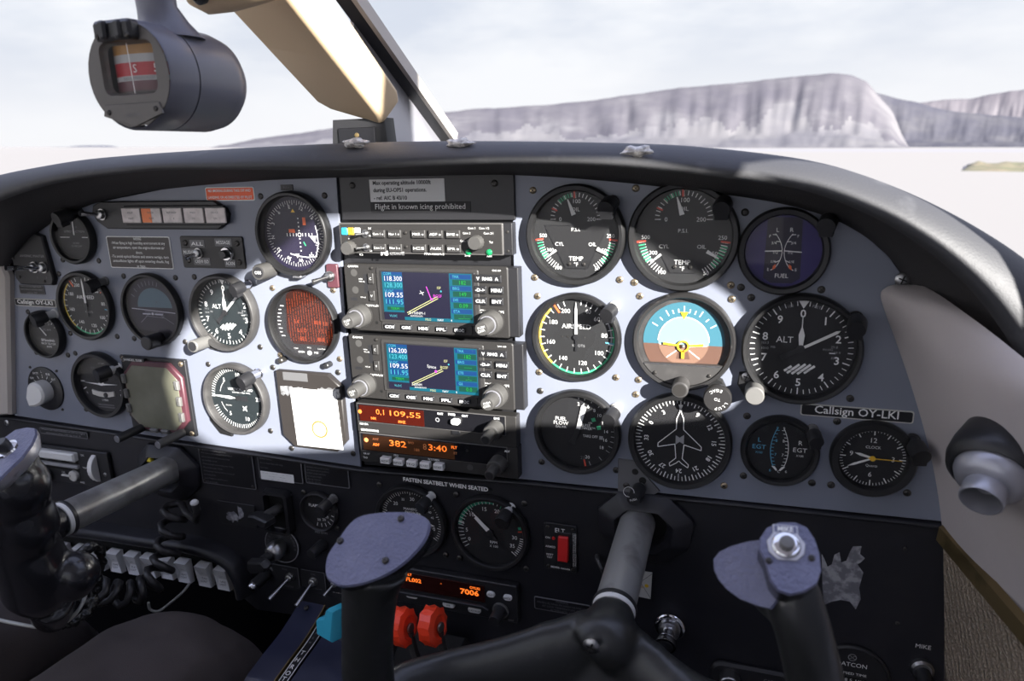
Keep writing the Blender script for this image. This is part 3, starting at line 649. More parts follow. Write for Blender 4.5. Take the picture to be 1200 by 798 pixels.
def post_light(t, x, z, k=1.0, base='knob_light', aim=225, L=24):
    o = MB(); o.lathe([(5.2 * k, 0), (5.2 * k, 1.5), (4.2 * k, 2.2), (4.2 * k, 12 * k)], base, 20, c=(x, z))
    pl = o.build('post_light', t)
    M = frame((x, 11 * k, z), (math.sin(math.radians(aim)) * .35, 1, math.cos(math.radians(aim)) * .35))
    h = MB(); h.lathe([(6.0 * k, 0), (6.3 * k, 1.5), (6.3 * k, 11 * k), (6.0 * k, 12.5 * k), (0, 12.6 * k)], 'knob_black', 20, M=M)
    h.box(-4.4 * k, 4.4 * k, 5 * k, 12.3 * k, -7.4 * k, 0, 'knob_black', M)
    ho = h.build('light_hood', pl)
def needle(t, pts, h=2.6, m='needle_white', name='needle', hub=0, hubm='knob_black', c=(0, 0)):
    b = MB(); b.plate(pts, h, h + .5, m, .05)
    if hub: b.lathe([(hub, h - .4), (hub, h + .9), (0, h + 1)], hubm, 16, c=c)
    return b.build(name, t)
def hand(a, r0, r1, w0, w1, c=(0, 0), tip=None):
    d = Vector(pol(1, a)); n = Vector((d.y, -d.x)); C0 = Vector(c)
    p = [C0 + d * r0 + n * w0 / 2, C0 + d * r0 - n * w0 / 2]
    if tip: p += [C0 + d * (r1 - tip) - n * w1 / 2, C0 + d * r1, C0 + d * (r1 - tip) + n * w1 / 2]
    else: p += [C0 + d * r1 - n * w1 / 2, C0 + d * r1 + n * w1 / 2]
    return [tuple(q) for q in p]
def knob(t, x, z, r, L, m, name='knob', kn=0, base=None, cap=None, M=None, face=None):
    b = MB(); pr = [(r, 0), (r, L - 1), (r - .9, L), (0, L + .1)]
    if kn: b.lathe([(r, 0), (r, L * .15), (r, L * .16), (r, L - 1.2), (r - 1, L), (0, L + .05)], m, 24, knurl=.55, kn=kn, kz=(L * .15, L - 1.2), c=(x, z), M=M)
    else: b.lathe(pr, m, 28, c=(x, z), M=M)
    if base: b.lathe([(r + 2.5, 0), (r + 2.5, 1.5), (r + 1, 3), (r, 3)], base, 28, c=(x, z), M=M)
    if cap: b.lathe([(r * .75, L), (r * .75, L + .3), (0, L + .35)], cap, 24, c=(x, z), M=M)
    if face: b.text(face, x, z, r * .42, L + .5, 'white_ink', M=M)
    return b.build(name, t)

def engine_gauge(px, py, D, label, a3):
    t, r = gauge('engine_gauge', label, 'gauge', px, py, D, 'three-scale engine gauges on the right', dial='dial_grey', thin=6, bez='bezel_black', depth=9, rim='bezel_worn', sk='brass', scr=(0, 2, 3))
    m = MB(); k = r / 36.0; h = MH
    up = (0, 13 * k)
    m.poly([(-27 * k, 8 * k), (27 * k, 8 * k), (9.5 * k, -28 * k), (-9.5 * k, -28 * k)], .5, h, 'placard_black', True)
    m.face([(-26.5 * k, 7.6 * k), (26.5 * k, 7.6 * k), (9.3 * k, -27.6 * k), (-9.3 * k, -27.6 * k)], h - .1, 'inset_black')
    m.ticks(18 * k, 21.5 * k, -90, 90, 21, .7, h, 'white_ink', up); m.ticks(17 * k, 21.5 * k, -90, 90, 5, .9, h, 'white_ink', up)
    m.ticks(18 * k, 21.5 * k, -42, -12, 6, 1.0, h + .05, 'green_ink', up)
    m.ticks(17 * k, 22 * k, -66, -66, 1, 1.4, h + .05, 'red_ink', up); m.ticks(17 * k, 22.5 * k, -3, -3, 1, 1.5, h + .05, 'red_ink', up)
    for s, x, z, c in (('0', -13, 13, 3.3), ('100', 1, 27.5, 3.4), ('200', 13, 13, 3.3), ('OIL', 0, 21, 3.2), ('P.S.I.', 0, 4.5, 2.9)): m.text(s, x * k, z * k, c * k, h, 'white_ink')
    m.ticks(28.5 * k, 33.5 * k, 262, 212, 13, .7, h, 'white_ink'); m.ticks(29 * k, 34 * k, 258, 235, 6, 1.1, h + .05, 'green_ink'); m.ticks(28 * k, 35 * k, 263, 263, 1, 1.5, h + .05, 'red_ink')
    m.ticks(28.5 * k, 33.5 * k, 98, 148, 13, .7, h, 'white_ink'); m.ticks(29 * k, 34 * k, 104, 133, 7, 1.1, h + .05, 'green_ink'); m.ticks(28 * k, 35 * k, 97, 97, 1, 1.5, h + .05, 'red_ink')
    for s, x, z, c in (('500', -28, -.5, 3.1), ('300', -22, -12.5, 3.0), ('100', -15, -27.5, 3.1), ('CYL', -14, -7.5, 3.0), ('250', 29, -.5, 3.1), ('150', 23, -12.5, 3.0), ('50', 18, -27.5, 3.1), ('OIL', 14, -7.5, 3.0), ('TEMP', 0, -19.5, 3.6), ('°F', 0, -24.3, 3.2)):
        m.text(s, x * k, z * k, c * k, h + .1, 'white_ink')
    m.build('dial_markings', t, smooth=0)
    needle(t, hand(a3[0], 4, 17.5 * k, 4.2, 1.0, up)); needle(t, hand(a3[1], 21 * k, 31 * k, 2.0, 1.2)); needle(t, hand(a3[2], 21 * k, 31.5 * k, 3.2, 1.0))
    screws(t, [(-6, -25.5), (7, -25.5)], 'small', 1.6)
    post_light(t, 32, 28, 1.15, 'knob_black', 200)
engine_gauge(673.7, 276, 88, 'round black engine gauge with oil and cylinder scales, right beside the radio stack', (-22, 233, 121))
engine_gauge(799.9, 278, 91, 'round black engine gauge with oil and cylinder scales, next to the fuel gauge', (-17, 230, 121))

def airspeed(px, py, D, label, knots, nk, right):
    t, r = gauge('airspeed_indicator', label, 'gauge', px, py, D, 'airspeed indicators', dial='dial_grey', bez='bezel_black', rim='bezel_worn' if right else None, sk='brass' if right else 'dark', scr=(0, 2, 3))
    m = MB(); k = r / 36; h = MH
    m.arc(33.5 * k, 35.4 * k, 72, 222, h, 'green_ink'); m.arc(33.5 * k, 35.4 * k, 222, 318, h, 'yellow_ink'); m.arc(31.6 * k, 33 * k, 60, 112, h, 'grey_ink')
    for a in list(range(8, 60, 9)) + list(range(64, 320, 12)) + [330, 340]: m.ticks(30 * k, 34.5 * k, a, a, 1, .8, h + .05, 'white_ink')
    m.ticks(27 * k, 35.5 * k, 325, 325, 1, 1.8, h + .08, 'orange_ink'); m.ticks(29 * k, 35 * k, 57, 57, 1, 1.5, h + .08, 'orange_ink'); m.ticks(27 * k, 35 * k, 98, 98, 1, 1.2, h + .08, 'blue_ink')
    for s, a, rr in (('40', 24, 26.5), ('60', 47, 26), ('80', 84, 26), ('100', 123, 25.5), ('120', 166, 25), ('140', 211, 24), ('160', 257, 24.5), ('180', 302, 25), ('200', 338, 26)):
        p = pol(rr * k, a); m.text(s, p[0], p[1], 4.1 * k, h + .1, 'white_ink')
    m.text('AIRSPEED', 0, 10 * k, 4.2 * k, h + .1, 'white_ink', width=27 * k); m.text('KNOTS', 2 * k, -8 * k, 2.5 * k, h + .1, 'grey_ink')
    for a in (-8, 8, -13): m.lathe([(.8, h), (.8, h + .2)], 'screw_dark', 8, c=(a, 0))
    m.build('dial_markings', t, smooth=0)
    needle(t, hand(0, 3, 33 * k, 2.6, 2.0, tip=7), hub=2.5); needle(t, hand(180, 0, 13 * k, 1.4, 2.4), h=2.4, m='knob_black', name='needle_tail')
    post_light(t, 34 if right else 33, 29, 1.0, 'cream_plastic' if right else 'knob_light', 225)
airspeed(674.5, 396, 82.5, 'round airspeed indicator in sunlight between radio stack and blue attitude indicator', 0, 0, True)
airspeed(99, 358.5, 81, 'round airspeed indicator in shade next to the ammeter and callsign plate', 0, 0, False)

def altimeter(px, py, D, label, a1, a2, right):
    t, r = gauge('altimeter', label, 'altimeter', px, py, D, 'altimeters', dial='dial_black' if right else 'dial_teal', bez='bezel_black' if right else 'bezel_grey', rim=None, thin=5 if right else 5, depth=11, scr=(0, 2) if right else (0, 2), sk='dark')
    m = MB(); k = r / 36; h = MH
    m.ticks(31 * k, 34.5 * k, 0, 360 - 7.2, 50, .6, h, 'white_ink'); m.ticks(29.5 * k, 34.5 * k, 0, 324, 10, 1.0, h + .05, 'white_ink')
    for n in range(10):
        if n == 2 and not right: pass
        p = pol(25.5 * k, 36 * n); m.text(str(n), p[0], p[1], 5.6 * k, h + .1, 'white_ink', bold=.015)
    m.face([(-3.6 * k, 34.8 * k), (3.6 * k, 34.8 * k), (0, 29 * k)], h + .12, 'white_ink')
    m.text('ALT', -11 * k, 6 * k, 4.6 * k, h + .1, 'white_ink'); m.text('100', -8.5 * k, 30.5 * k, 2 * k, h + .1, 'grey_ink', rot=-14); m.text('FEET', 8.5 * k, 30.5 * k, 2 * k, h + .1, 'grey_ink', rot=14)
    m.arc(17.3 * k, 17.8 * k, 0, 360, h, 'placard_black')
    for q in range(5):
        x = -8 + 3.6 * q; w = math.sqrt(max(0, 81 - (x * 1.05) ** 2)) * .35 + .8
        m.line(((x - w) * k, (-15.5 - w) * k), ((x + w + 1) * k, (-15.5 + w) * k), 1.7 * k, h, 'white_ink')
    for s, x, z in (('29.8', 22, 2), ('29.9', 24, -2), ('30.0', 22.5, -6), ('1013', -24, 3), ('1010', -24, -1)): m.text(s, x * k, z * k, 1.9 * k, h + .05, 'grey_ink')
    m.text('IN.HG', 18 * k, 0, 1.7 * k, h + .05, 'grey_ink'); m.line((19 * k, -2.5 * k), (23 * k, -2.5 * k), .8, h + .1, 'white_ink'); m.text('MB', -18.5 * k, 0, 1.7 * k, h + .05, 'grey_ink')
    m.build('dial_markings', t, smooth=0)
    needle(t, hand(a1, 2, 24 * k, 1.0, .7), 2.3, name='needle'); needle(t, [(-1.6, 3), (1.6, 3), (2.4, 10 * k), (0, 17 * k), (-2.4, 10 * k)], 2.9, name='short_hand')
    needle(t, hand(a2, 3, 29 * k, 2.2, 2.4, tip=3), 3.5, name='long_hand'); needle(t, hand(a2 + 180, 0, 15 * k, 3, 4.5), 3.4, 'knob_black', 'hand_tail', hub=3.2)
    return t, r
t, r = altimeter(938.6, 410, 93, 'large altimeter with stubby pale knob, between the fuel gauge and the callsign plate', 0, 60, True)
knob(t, -34, -37, 7.8, 24, 'knob_light', 'setting_knob'); post_light(t, 39, 27, 1.15, 'knob_black', 210)
b = MB(); b.plate([(-47, -24), (-38, -22), (-24, -40), (-26, -48), (-42, -44), (-48, -34)], 0, 5, 'bezel_black', 1); b.build('knob_mount', t); inst('screw', SCREW['fat'], t, (-41, 5, -26.5))
t, r = altimeter(261.3, 367, 84, 'altimeter with long silver knob, between shaded attitude indicator and orange display', 0, 45, False)
knob(t, -28, -33, 6.8, 27, 'knob_light', 'setting_knob', cap='knob_black'); post_light(t, 33, 31, 1.0, 'chrome', 225)
b = MB(); b.plate([(-35, -26), (-24, -24), (-12, -36), (-14, -44), (-26, -42), (-36, -33)], 0, 4, 'bezel_grey', 1); b.build('knob_mount', t)

# attitude indicators
def clipc(r, z0, z1, n=40):                        # disc part between two heights
    o = []
    for k in range(n):
        a = 2 * PI * k / n; o.append((r * math.cos(a), min(max(r * math.sin(a), z0), z1)))
    return o
t, r = gauge('attitude_indicator', 'sunlit attitude indicator with bright blue and brown ball and yellow symbol', 'gauge', 800.5, 401, 87, 'attitude indicators', dial='bezel_grey', bez='bezel_worn', thin=5, scr=(0, 1, 3), sk='brass')
m = MB(); h = MH
m.face(clipc(34.5, -3, 34.5), h, 'sky_ball'); m.face(clipc(34.5, -21, -3), h, 'earth_ball')
m.face(clipc(21.5, -3, 21.5), h + .3, 'sky_pale'); m.face(clipc(21.5, -21, -3), h + .3, 'earth_light')
for a in (-60, -45, -30, -20, -10, 0, 10, 20, 30, 45, 60): m.ticks(25.5, 31 if a % 30 == 0 else 29, a, a, 1, .9, h + .1, 'white_ink')
m.arc(21.2, 21.9, -90, 90, h + .35, 'white_ink')
for s in (-1, 1): m.line((s * 5, -8), (s * 14, -15), .9, h + .45, 'white_ink'); m.line((s * 3, -5), (s * 20, -3.2), .5, h + .45, 'white_ink')
m.face([(-4, -9), (4, -9), (6, -16), (-6, -16)], h + .4, 'earth_ball')
m.build('horizon_ball', t, smooth=0)
b = MB(); b.face([(-3.4, 26), (3.4, 26), (0, 19.5)], h + .6, 'needle_yellow'); b.build('bank_pointer', t, smooth=0)
b = MB(); b.plate([(-17, -3.2), (-5, -4.2), (-5, -2.6), (-17, -1.2)], 3.2, 3.8, 'needle_yellow', .1); b.plate([(17, -3.2), (17, -1.2), (5, -2.6), (5, -4.2)], 3.2, 3.8, 'needle_yellow', .1)
b.ring([(5.2, 3.2), (5.2, 3.8), (3.8, 3.8), (3.8, 3.2)], 'needle_yellow', 24, c=(0, -4)); b.box(-1.3, 1.3, 3.2, 3.8, -15, -8, 'needle_yellow'); b.ball((0, 3.6, -4), 1.6, 'knob_light'); b.build('aircraft_symbol', t)
b = MB(); R = 38.6; b.plate([(R * math.sin(math.radians(a)), R * math.cos(math.radians(a))) for a in range(119, 242, 6)], 2.2, 7.6, 'bezel_grey', .4)
b.line((-33, -19.6), (33, -19.6), 1.0, 7.8, 'steel'); b.build('lower_mask', t); screws(t, [(-23, -28), (23, -28)], 'small', 7.4)
knob(t, 0, -37, 7.2, 25, 'bezel_grey', 'adjust_knob', cap='screw_dark')
b = MB(); M = frame((31, 6, -43), (0, 1, 0)); b.lathe([(7, 0), (7, 10)], 'knob_black', 24, M=M); b.lathe([(11.3, 10), (11.6, 11), (11.6, 17), (10.8, 18), (0, 18.1)], 'bezel_worn', 32, M=M)
for s, a in (('PULL', 150), ('CAGE', -10)):
    for i, ch in enumerate(s): p = pol(8, a + 24 * (i - 1.5) * -1 if a > 90 else a + 20 * (i - 1.5)); b.text(ch, p[0], p[1], 2.6, 18.3, 'white_ink', rot=(a + (24 * (i - 1.5) * -1)) if a > 90 else 180 + a + 20 * (i - 1.5), M=M)
b.text('TO', 0, 0, 2.6, 18.3, 'white_ink', rot=190, M=M)
b.plate([(24, -28), (34, -32), (38, -40), (30, -46), (20, -36)], 0, 6, 'bezel_black', 1); b.build('cage_knob', t)

t, r = gauge('attitude_indicator', 'shaded attitude indicator with teal half disc and black knob', 'gauge', 177, 363, 82, 'attitude indicators', dial='ball_dark', bez='bezel_black', thin=5, glassm='dark_glass', scr=(0, 1, 2, 3))
m = MB(); m.face([(24 * math.cos(math.radians(a)) + 3, 2 + 22 * math.sin(math.radians(a))) for a in range(0, 181, 10)], h, 'ball_teal')
m.line((-30, 0), (30, -3.5), .9, h + .1, 'white_ink')
for a in (-60, -45, -30, -20, -10, 0, 10, 20): m.ticks(27, 32, a, a, 1, .9, h + .1, 'grey_ink')
for i in range(3): m.line((-12, -3 - 2.5 * i), (14, -4.5 - 2.5 * i), .7, h + .1, 'grey_ink')
m.line((6, -5), (26, -16), .7, h + .1, 'grey_ink'); m.line((-6, -5), (-20, -16), .7, h + .1, 'grey_ink'); m.text('20', 6, 8, 2, h + .1, 'dim_ink'); m.face([(-34, -24), (34, -27), (14, -34.5), (-14, -34.5)], h + .2, 'dial_black'); m.build('horizon_ball', t, smooth=0)
b = MB(); b.plate([(-14, -6), (-3, -6), (-3, -4.6), (-14, -4.6)], 3, 3.6, 'white_ink', .1); b.plate([(14, -6), (14, -4.6), (3, -4.6), (3, -6)], 3, 3.6, 'white_ink', .1); b.lathe([(1.5, 3), (1.5, 3.7)], 'white_ink', 12, c=(0, -5)); b.build('aircraft_symbol', t)
knob(t, 3, -34, 8, 22, 'knob_black', 'adjust_knob', cap='knob_black')

# fuel flow
t, r = gauge('fuel_flow_gauge', 'round fuel flow gauge with two green squares, lower row next to the radio stack', 'gauge', 675.8, 507, 82.5, dial='dial_black', rim='rust_glow' and 'bezel_worn', scr=(0, 2, 3), sk='dark', depth=10)
m = MB()
m.text('FUEL', -16, 11, 3.6, h, 'white_ink'); m.text('FLOW', -16, 6.6, 3.6, h, 'white_ink'); m.text('GAL./HR.', -16, 2.8, 2.0, h, 'white_ink')
for s, a in (('2', 2), ('4', 12), ('6', 22), ('8', 36), ('10', 50), ('12', 68), ('14', 86), ('16', 104), ('18', 122), ('20', 160), ('22', 170)):
    p = pol(27, a); m.text(s, p[0], p[1], 3.2, h, 'white_ink' if a < 165 else 'dim_ink')
for a in (2, 12, 24, 38, 52, 68, 86, 95, 104, 113, 122, 140, 160): m.ticks(31.5, 36, a, a, 1, .7, h, 'grey_ink' if a > 80 else 'white_ink')
m.ticks(29, 36.5, 168, 168, 1, 1.7, h, 'red_ink')
m.text('CRUISE', 6, 6.5, 2.7, h, 'white_ink'); m.text('POWER', 7, 3.4, 2.7, h, 'white_ink'); m.text('65%', 12, 9.2, 1.6, h, 'white_ink'); m.text('75%', 15, 4.2, 1.6, h, 'white_ink')
m.text('TAKE OFF', 12, -4.2, 2.6, h, 'white_ink', width=14); m.face([(20.5, -3), (24, -3), (24, -6.5), (20.5, -6.5)], h, 'grey_ink')
for x, z, a in ((15, 12.5, 20), (20, 5, 12)): m.face([(x + 2.6 * math.cos(math.radians(a + 45 + 90 * i)), z + 2.6 * math.sin(math.radians(a + 45 + 90 * i))) for i in range(4)], h, 'green_ink')
m.build('dial_markings', t, smooth=0); needle(t, hand(14, 1, 26, 3.6, 5), 2.4); needle(t, hand(205, 0, 14, 3, 6), 2.2, 'knob_black', 'needle_tail', hub=3)
post_light(t, 36, 25, 1.05, 'cream_plastic', 225)

# direction indicator
t, r = gauge('heading_indicator', 'heading indicator with outlined white aeroplane and ring of numbers', 'gauge', 796, 518, 91, dial='dial_black', scr=(0, 1, 2), sk='brass', thin=6, glassm='dial_glass', depth=9)
m = MB(); k = r / 38
m.ticks(34 * k, 38 * k, 0, 355, 72, .7, h, 'white_ink'); m.ticks(32.5 * k, 38 * k, 0, 350, 36, .9, h + .05, 'white_ink')
for i, s in enumerate(('6', '9', '12', '15', '18', '21', '24', '27', '30', '33', '0', '3')):
    p = pol(28.5 * k, 30 * i); m.text(s, p[0], p[1], 3.8 * k, h + .1, 'white_ink', rot=30 * i, bold=.02)
m.face([(-2, 34), (2, 34), (0, 28)], h + .1, 'white_ink')
half = [(0, 29), (3.0, 21), (3.2, 11), (19, -4), (19, -7.5), (4, -3.5), (2.8, -17), (8.5, -22.5), (8, -25.5), (2.6, -22), (0, -19.5)]
m.poly(half, .75, 2.6, 'white_ink'); m.poly([(-x, z) for x, z in half], .75, 2.6, 'white_ink')
m.face([(-3.5, 5), (0, 3), (3.8, 6), (3.8, -3), (0, -1), (-3.5, -4)], 2.5, 'grey_ink'); m.ticks(32, 38, 180, 180, 1, 1.2, 2.6, 'grey_ink')
m.build('dial_markings', t, smooth=0)
t = thing('adjuster_bracket', 'grey metal bracket with black push knob, between fuel flow gauge and heading indicator', 'knob', tuple(P(742, 562, 0)))
MB().plate([(-14, 20), (6, 20), (14, 4), (25, -8), (20, -12), (-14, -14)], 0, 1.6, 'label_grey', .4).build('bracket_plate', t); screws(t, [(-6, -6)], 'dark', 1.5)
b = MB(); b.lathe([(3, 1.5), (3, 2.0)], 'screw_slot', 16, c=(2, 9)); b.lathe([(3.4, 1.5), (3.4, 2.0)], 'screw_slot', 16, c=(9, 1)); b.build('hole', t)
M = frame((8, 1, -4), (-.15, 1, -.12)); b = MB(); b.lathe([(3, 0), (3, 8)], 'steel', 16, M=M); b.lathe([(6.2, 6), (6.6, 8), (6.6, 24), (6.2, 25.5), (0, 25.6)], 'knob_black', 24, M=M); b.arc(4.6, 5, 0, 360, 25.8, 'white_ink'); 
b.text('PUSH', 0, 0, 2.1, 25.8, 'white_ink', rot=-25, M=M); b.build('push_knob', t)

# fuel
t, r = gauge('fuel_gauge', 'fuel gauge with violet glass and two curved white scales', 'gauge', 918, 295, 70, dial='fuel_violet', thin=6, glassm='dial_glass', scr=(2, 3, 0), depth=9)
m = MB(); m.face([(-13, 27), (13, 27), (14, -22), (8, -26), (-8, -26), (-14, -22)], h, 'fuel_dark')
m.text('L', -5, 17, 3.4, h + .1, 'white_ink'); m.text('R', 5.5, 17, 3.4, h + .1, 'white_ink'); m.text('FUEL', 0, -20, 3.4, h + .1, 'white_ink')
for s in (-1, 1):
    m.poly([(s * (6.5 * ((z + 0.5) / 15.5) ** 2 + .8), z) for z in [14 - 2 * i for i in range(15)]], .5, h + .1, 'white_ink')
    for z, q in ((13, 'F'), (7.5, '3/4'), (0, '1/2'), (-7.5, '1/4'), (-14, 'E')):
        x = 6.5 * ((z + .5) / 15.5) ** 2 + .8; m.line((s * x, z), (s * (x + 3), z - 1.5 * (1 if z < 0 else -.2)), .6, h + .1, 'white_ink'); m.text(q, s * (x + 4.8), z - 1, 2.3, h + .15, 'white_ink')
    m.face([(s * 5, -10.5), (s * 7, -12), (s * 7.5, -15.5), (s * 4.8, -13.5)], h + .2, 'orange_ink')
m.build('dial_markings', t, smooth=0); needle(t, [(-14, -.5), (-1, -.1), (-1, .8), (-14, .3)]); needle(t, [(1, -.1), (14, -1), (14, -.2), (1, .8)])
post_light(t, 31, 25, 1.1, 'knob_black', 225)

# EGT
t, r = gauge('exhaust_temperature_gauge', 'small round EGT gauge with blue and white scales, bottom row left of the clock', 'gauge', 913.5, 529, 64, dial='dial_black', thin=5, scr=(0, 2, 3), depth=8)
m = MB()
for s, mm, q in ((-1, 'blue_ink', 'L'), (1, 'white_ink', 'R')):
    m.text(q, s * 16.5, 8, 4, h, mm); m.text('EGT', s * 16.5, 1.5, 4, h, mm, width=11); m.text('X100', s * 16.5, -3.8, 1.9, h, mm)
    pts = [(s * (5.5 * math.cos(z / 21.) + .5) * (1 if abs(z) < 21 else 1), z) for z in [18 - 2 * i for i in range(18)]]; pts = [(s * (7.2 - .0115 * (z * z)), z) for z in [20 - 2 * i for i in range(19)]]
    m.poly(pts, .55, h, mm)
    for i, z in enumerate([18 - 3.2 * i for i in range(11)]): x = 7.2 - .0115 * z * z; m.line((s * x, z), (s * (x - 2.5), z), .5, h, mm)
    for q, z in (('9', 20), ('8', 8.5), ('7', -4.5), ('6', -19.5)): m.text(q, s * (2.6 if z > 15 else 5.5 - 2.6 if abs(z) < 15 else 6.5), z, 2.6, h, mm)
m.text('°C', 0, -20, 2.4, h, 'white_ink')
m.build('dial_markings', t, smooth=0); needle(t, [(-3, -15), (-5.5, -15), (-1.8, -19), (-.8, -18)]); needle(t, [(3, -15), (5.5, -15), (1.8, -19), (.8, -18)])
post_light(t, 25, 21, .95, 'knob_light', 150)

# clock
t, r = gauge('panel_clock', 'round quartz clock with yellow second hand, under the callsign plate', 'clock', 1023, 538.5, 66, dial='dial_black', thin=7.5, scr=(0, 2, 3), depth=9)
m = MB(); m.ticks(22.6, 25, 0, 354, 60, .5, h, 'white_ink'); m.ticks(20, 25, 0, 330, 12, .9, h + .05, 'white_ink')
for s, x, z, c in (('12', 0, 15.5, 4.2), ('3', 15.5, 0, 4.2), ('6', -.5, -15, 4.2), ('9', -16, 2.5, 4.2), ('CLOCK', 0, 9.3, 2.4), ('Quartz', 0, -7.3, 2.2)): m.text(s, x, z, c, h + .1, 'white_ink')
m.build('dial_markings', t, smooth=0)
needle(t, hand(285, 0, 14, 1.6, 2.2, tip=4), 2.4, name='hour_hand'); needle(t, hand(245, 0, 20, 1.3, 1.9, tip=5), 2.9, name='minute_hand'); needle(t, hand(90, -3, 22, .8, .5), 3.4, 'needle_yellow', 'second_hand', 2.2, 'needle_yellow')
post_light(t, 28, 18, 1.15, 'knob_black', 150)

# vertical speed
t, r = gauge('vertical_speed_indicator', 'vertical speed indicator with needle level at left, sunlit, left of the paper card', 'gauge', 275.8, 468, 82, dial='dial_teal', bez='bezel_grey', depth=11, thin=5, scr=(0, 2, 3))
m = MB(); m.ticks(31, 35.5, -90, 250, 69, .8, h, 'white_ink')
for s, x, z, c in (('20', 26, 0, 4.6), ('10', 9, -24, 4.4), ('5', -13, -19, 4.4), ('10', 3, 27, 4.4), ('5', -16, 20, 4.4), ('15', 24, -17, 2.8)): m.text(s, x, z, c, h + .1, 'white_ink', bold=.01)
m.text('VERTICAL SPEED', 4, 10, 2.9, h + .1, 'white_ink', width=33); m.text('100 FEET PER MIN.', 5, 6.3, 1.7, h + .1, 'white_ink', width=24)
m.poly([pol(24, a) for a in range(285, 320, 5)], .6, h, 'white_ink'); m.poly([pol(24, a) for a in range(225, 260, 5)], .6, h, 'white_ink'); m.text('DOWN', -14, -9.5, 1.6, h, 'white_ink')
m.face([(4, -9), (7, -10.5), (10, -8.5), (8.8, -12), (10, -15.5), (7, -13.5), (4, -15), (5.3, -12)], h, 'white_ink')
m.build('dial_markings', t, smooth=0); needle(t, [(-2, 0), (-10, -1.4), (-33, 1.2), (-33, 2.2), (-10, 2.0)], 2.8); needle(t, [(0, 2), (13, 3), (13, -3), (0, -2)], 2.6, 'knob_black', 'needle_tail', hub=2.6)
b = MB(); b.plate([(-41, -12), (-33, -20), (-14, -36), (-15, -47), (-30, -45), (-42, -30)], 0, 3.5, 'bezel_black', .8); b.lathe([(1.5, 3.5), (1.5, 4)], 'screw_slot', 10, c=(-30, -36)); b.build('mount_flange', t)
post_light(t, 30, 30, 1.15, 'chrome', 225)

# turn coordinator
t, r = gauge('turn_coordinator', 'black turn coordinator with small aeroplane and ball, left of the square display', 'gauge', 116.5, 451.5, 81, dial='dial_black', thin=6, scr=(0, 1, 2, 3), depth=10)
m = MB(); m.text('L', -26, -12, 2.8, h, 'white_ink'); m.text('R', 26, -12, 2.8, h, 'white_ink'); m.text('2 MIN.', 0, -20, 2.6, h, 'white_ink'); m.text('TURN COORDINATOR', 0, -26, 1.7, h, 'grey_ink'); m.text('NO PITCH INFORMATION', 0, -29, 1.5, h, 'grey_ink'); m.text('DC ELEC', 4, 26, 1.8, h, 'grey_ink')
m.line((-33, 2), (-27, 2), 1.2, h, 'white_ink'); m.line((33, 2), (27, 2), 1.2, h, 'white_ink'); m.line((-31, -8), (-26, -5.5), 1.2, h, 'white_ink'); m.line((31, -8), (26, -5.5), 1.2, h, 'white_ink')
m.text('ELEC.', -10, 20, 2, h, 'dim_ink'); m.build('dial_markings', t, smooth=0)
needle(t, [(-25, 1.4), (-4, 1.2), (-3, 4), (-1, 4.5), (0, 11), (1, 4.5), (3, 4), (4, 1.2), (25, 1.4), (25, 2.2), (0, 3)][:9] + [(4, -.6), (0, -1.5), (-4, -.6)], 3, 'white_ink', 'aircraft_symbol')
b = MB(); b.plate([(-17, -7.5), (-8, -9.2), (0, -9.8), (8, -9.2), (17, -7.5), (17, -13.5), (8, -15.6), (0, -16.2), (-8, -15.6), (-17, -13.5)], 1.6, 3.2, 'cream_plastic', .6); b.lathe([(3.1, 3.2), (2.6, 4.4), (0, 5)], 'knob_black', 18, c=(4, -12.8)); b.build('slip_ball_tube', t)
post_light(t, 28, 22, 1.2, 'white_plastic', 250)

# stormscope with orange lines
t, r = gauge('storm_display', 'round orange lit display with fine vertical lines, left of the radio stack', 'display', 354.7, 380.5, 82, dial='dial_black', thin=4, scr=(0, 1, 2, 3), sk='brass', depth=10)
m = MB(); R = r - 1
sc_ = [(-20, 27)] + [(R * math.sin(math.radians(a)), R * math.cos(math.radians(a))) for a in range(-30, 86, 5)] + [(35, -10), (27, -22), (-16, -22), (-23, -10)]
m.face(sc_, h, 'storm_bg'); random.seed(3)
for i in range(17):
    x = -19 + i * 3.1; zt = math.sqrt(max(20, (R - 1.5) ** 2 - x * x)) - .5; z = min(zt, 33 if x > -12 else 26)
    while z > -19:
        L = random.choice((1.2, 2.5, 5, 9)); 
        if -21 < x < 33: m.line((x, z), (x, max(z - L, -19)), .35, h + .1, 'storm_line')
        z -= L + random.uniform(.3, 2)
for s, x, z in (('3.4', -10, 2), ('88:8', 15, 2), ('3.8', 24, 1), ('L L D', -4, -7), ('1 1 1', 20, -7), ('80.5', -4, -16), ('88.8', 17, -16)): m.text(s, x, z, 4.2, h + .15, 'storm_line', cond=.8)
for i in range(9): z = -14 + i * 4; x = -math.sqrt(35 ** 2 - z * z) + 2; m.line((x, z), (x + (4.5 if i % 2 == 0 else 3), z), .8, h + .1, 'white_ink')
m.text('STRIP', -14, -27, 1.5, h + .1, 'white_ink'); m.text('FWD', 2, -25.5, 1.5, h + .1, 'white_ink'); m.text('Lean Peak', 17, -26, 1.6, h + .1, 'white_ink'); m.text('OPEN', -8, -30.5, 2.1, h + .1, 'white_ink'); m.text('PGE', 10, -30.5, 2.1, h + .1, 'white_ink'); m.text('5 9', 33, 3, 2.2, h + .1, 'white_ink')
m.lathe([(2.4, h), (2.4, 2.6)], 'white_plastic', 14, c=(2, -31)); m.build('display_screen', t, smooth=0)
knob(t, -31, -40, 3.2, 9, 'screw_dark', 'side_button'); knob(t, 24, -42, 3.2, 9, 'knob_black', 'side_button')

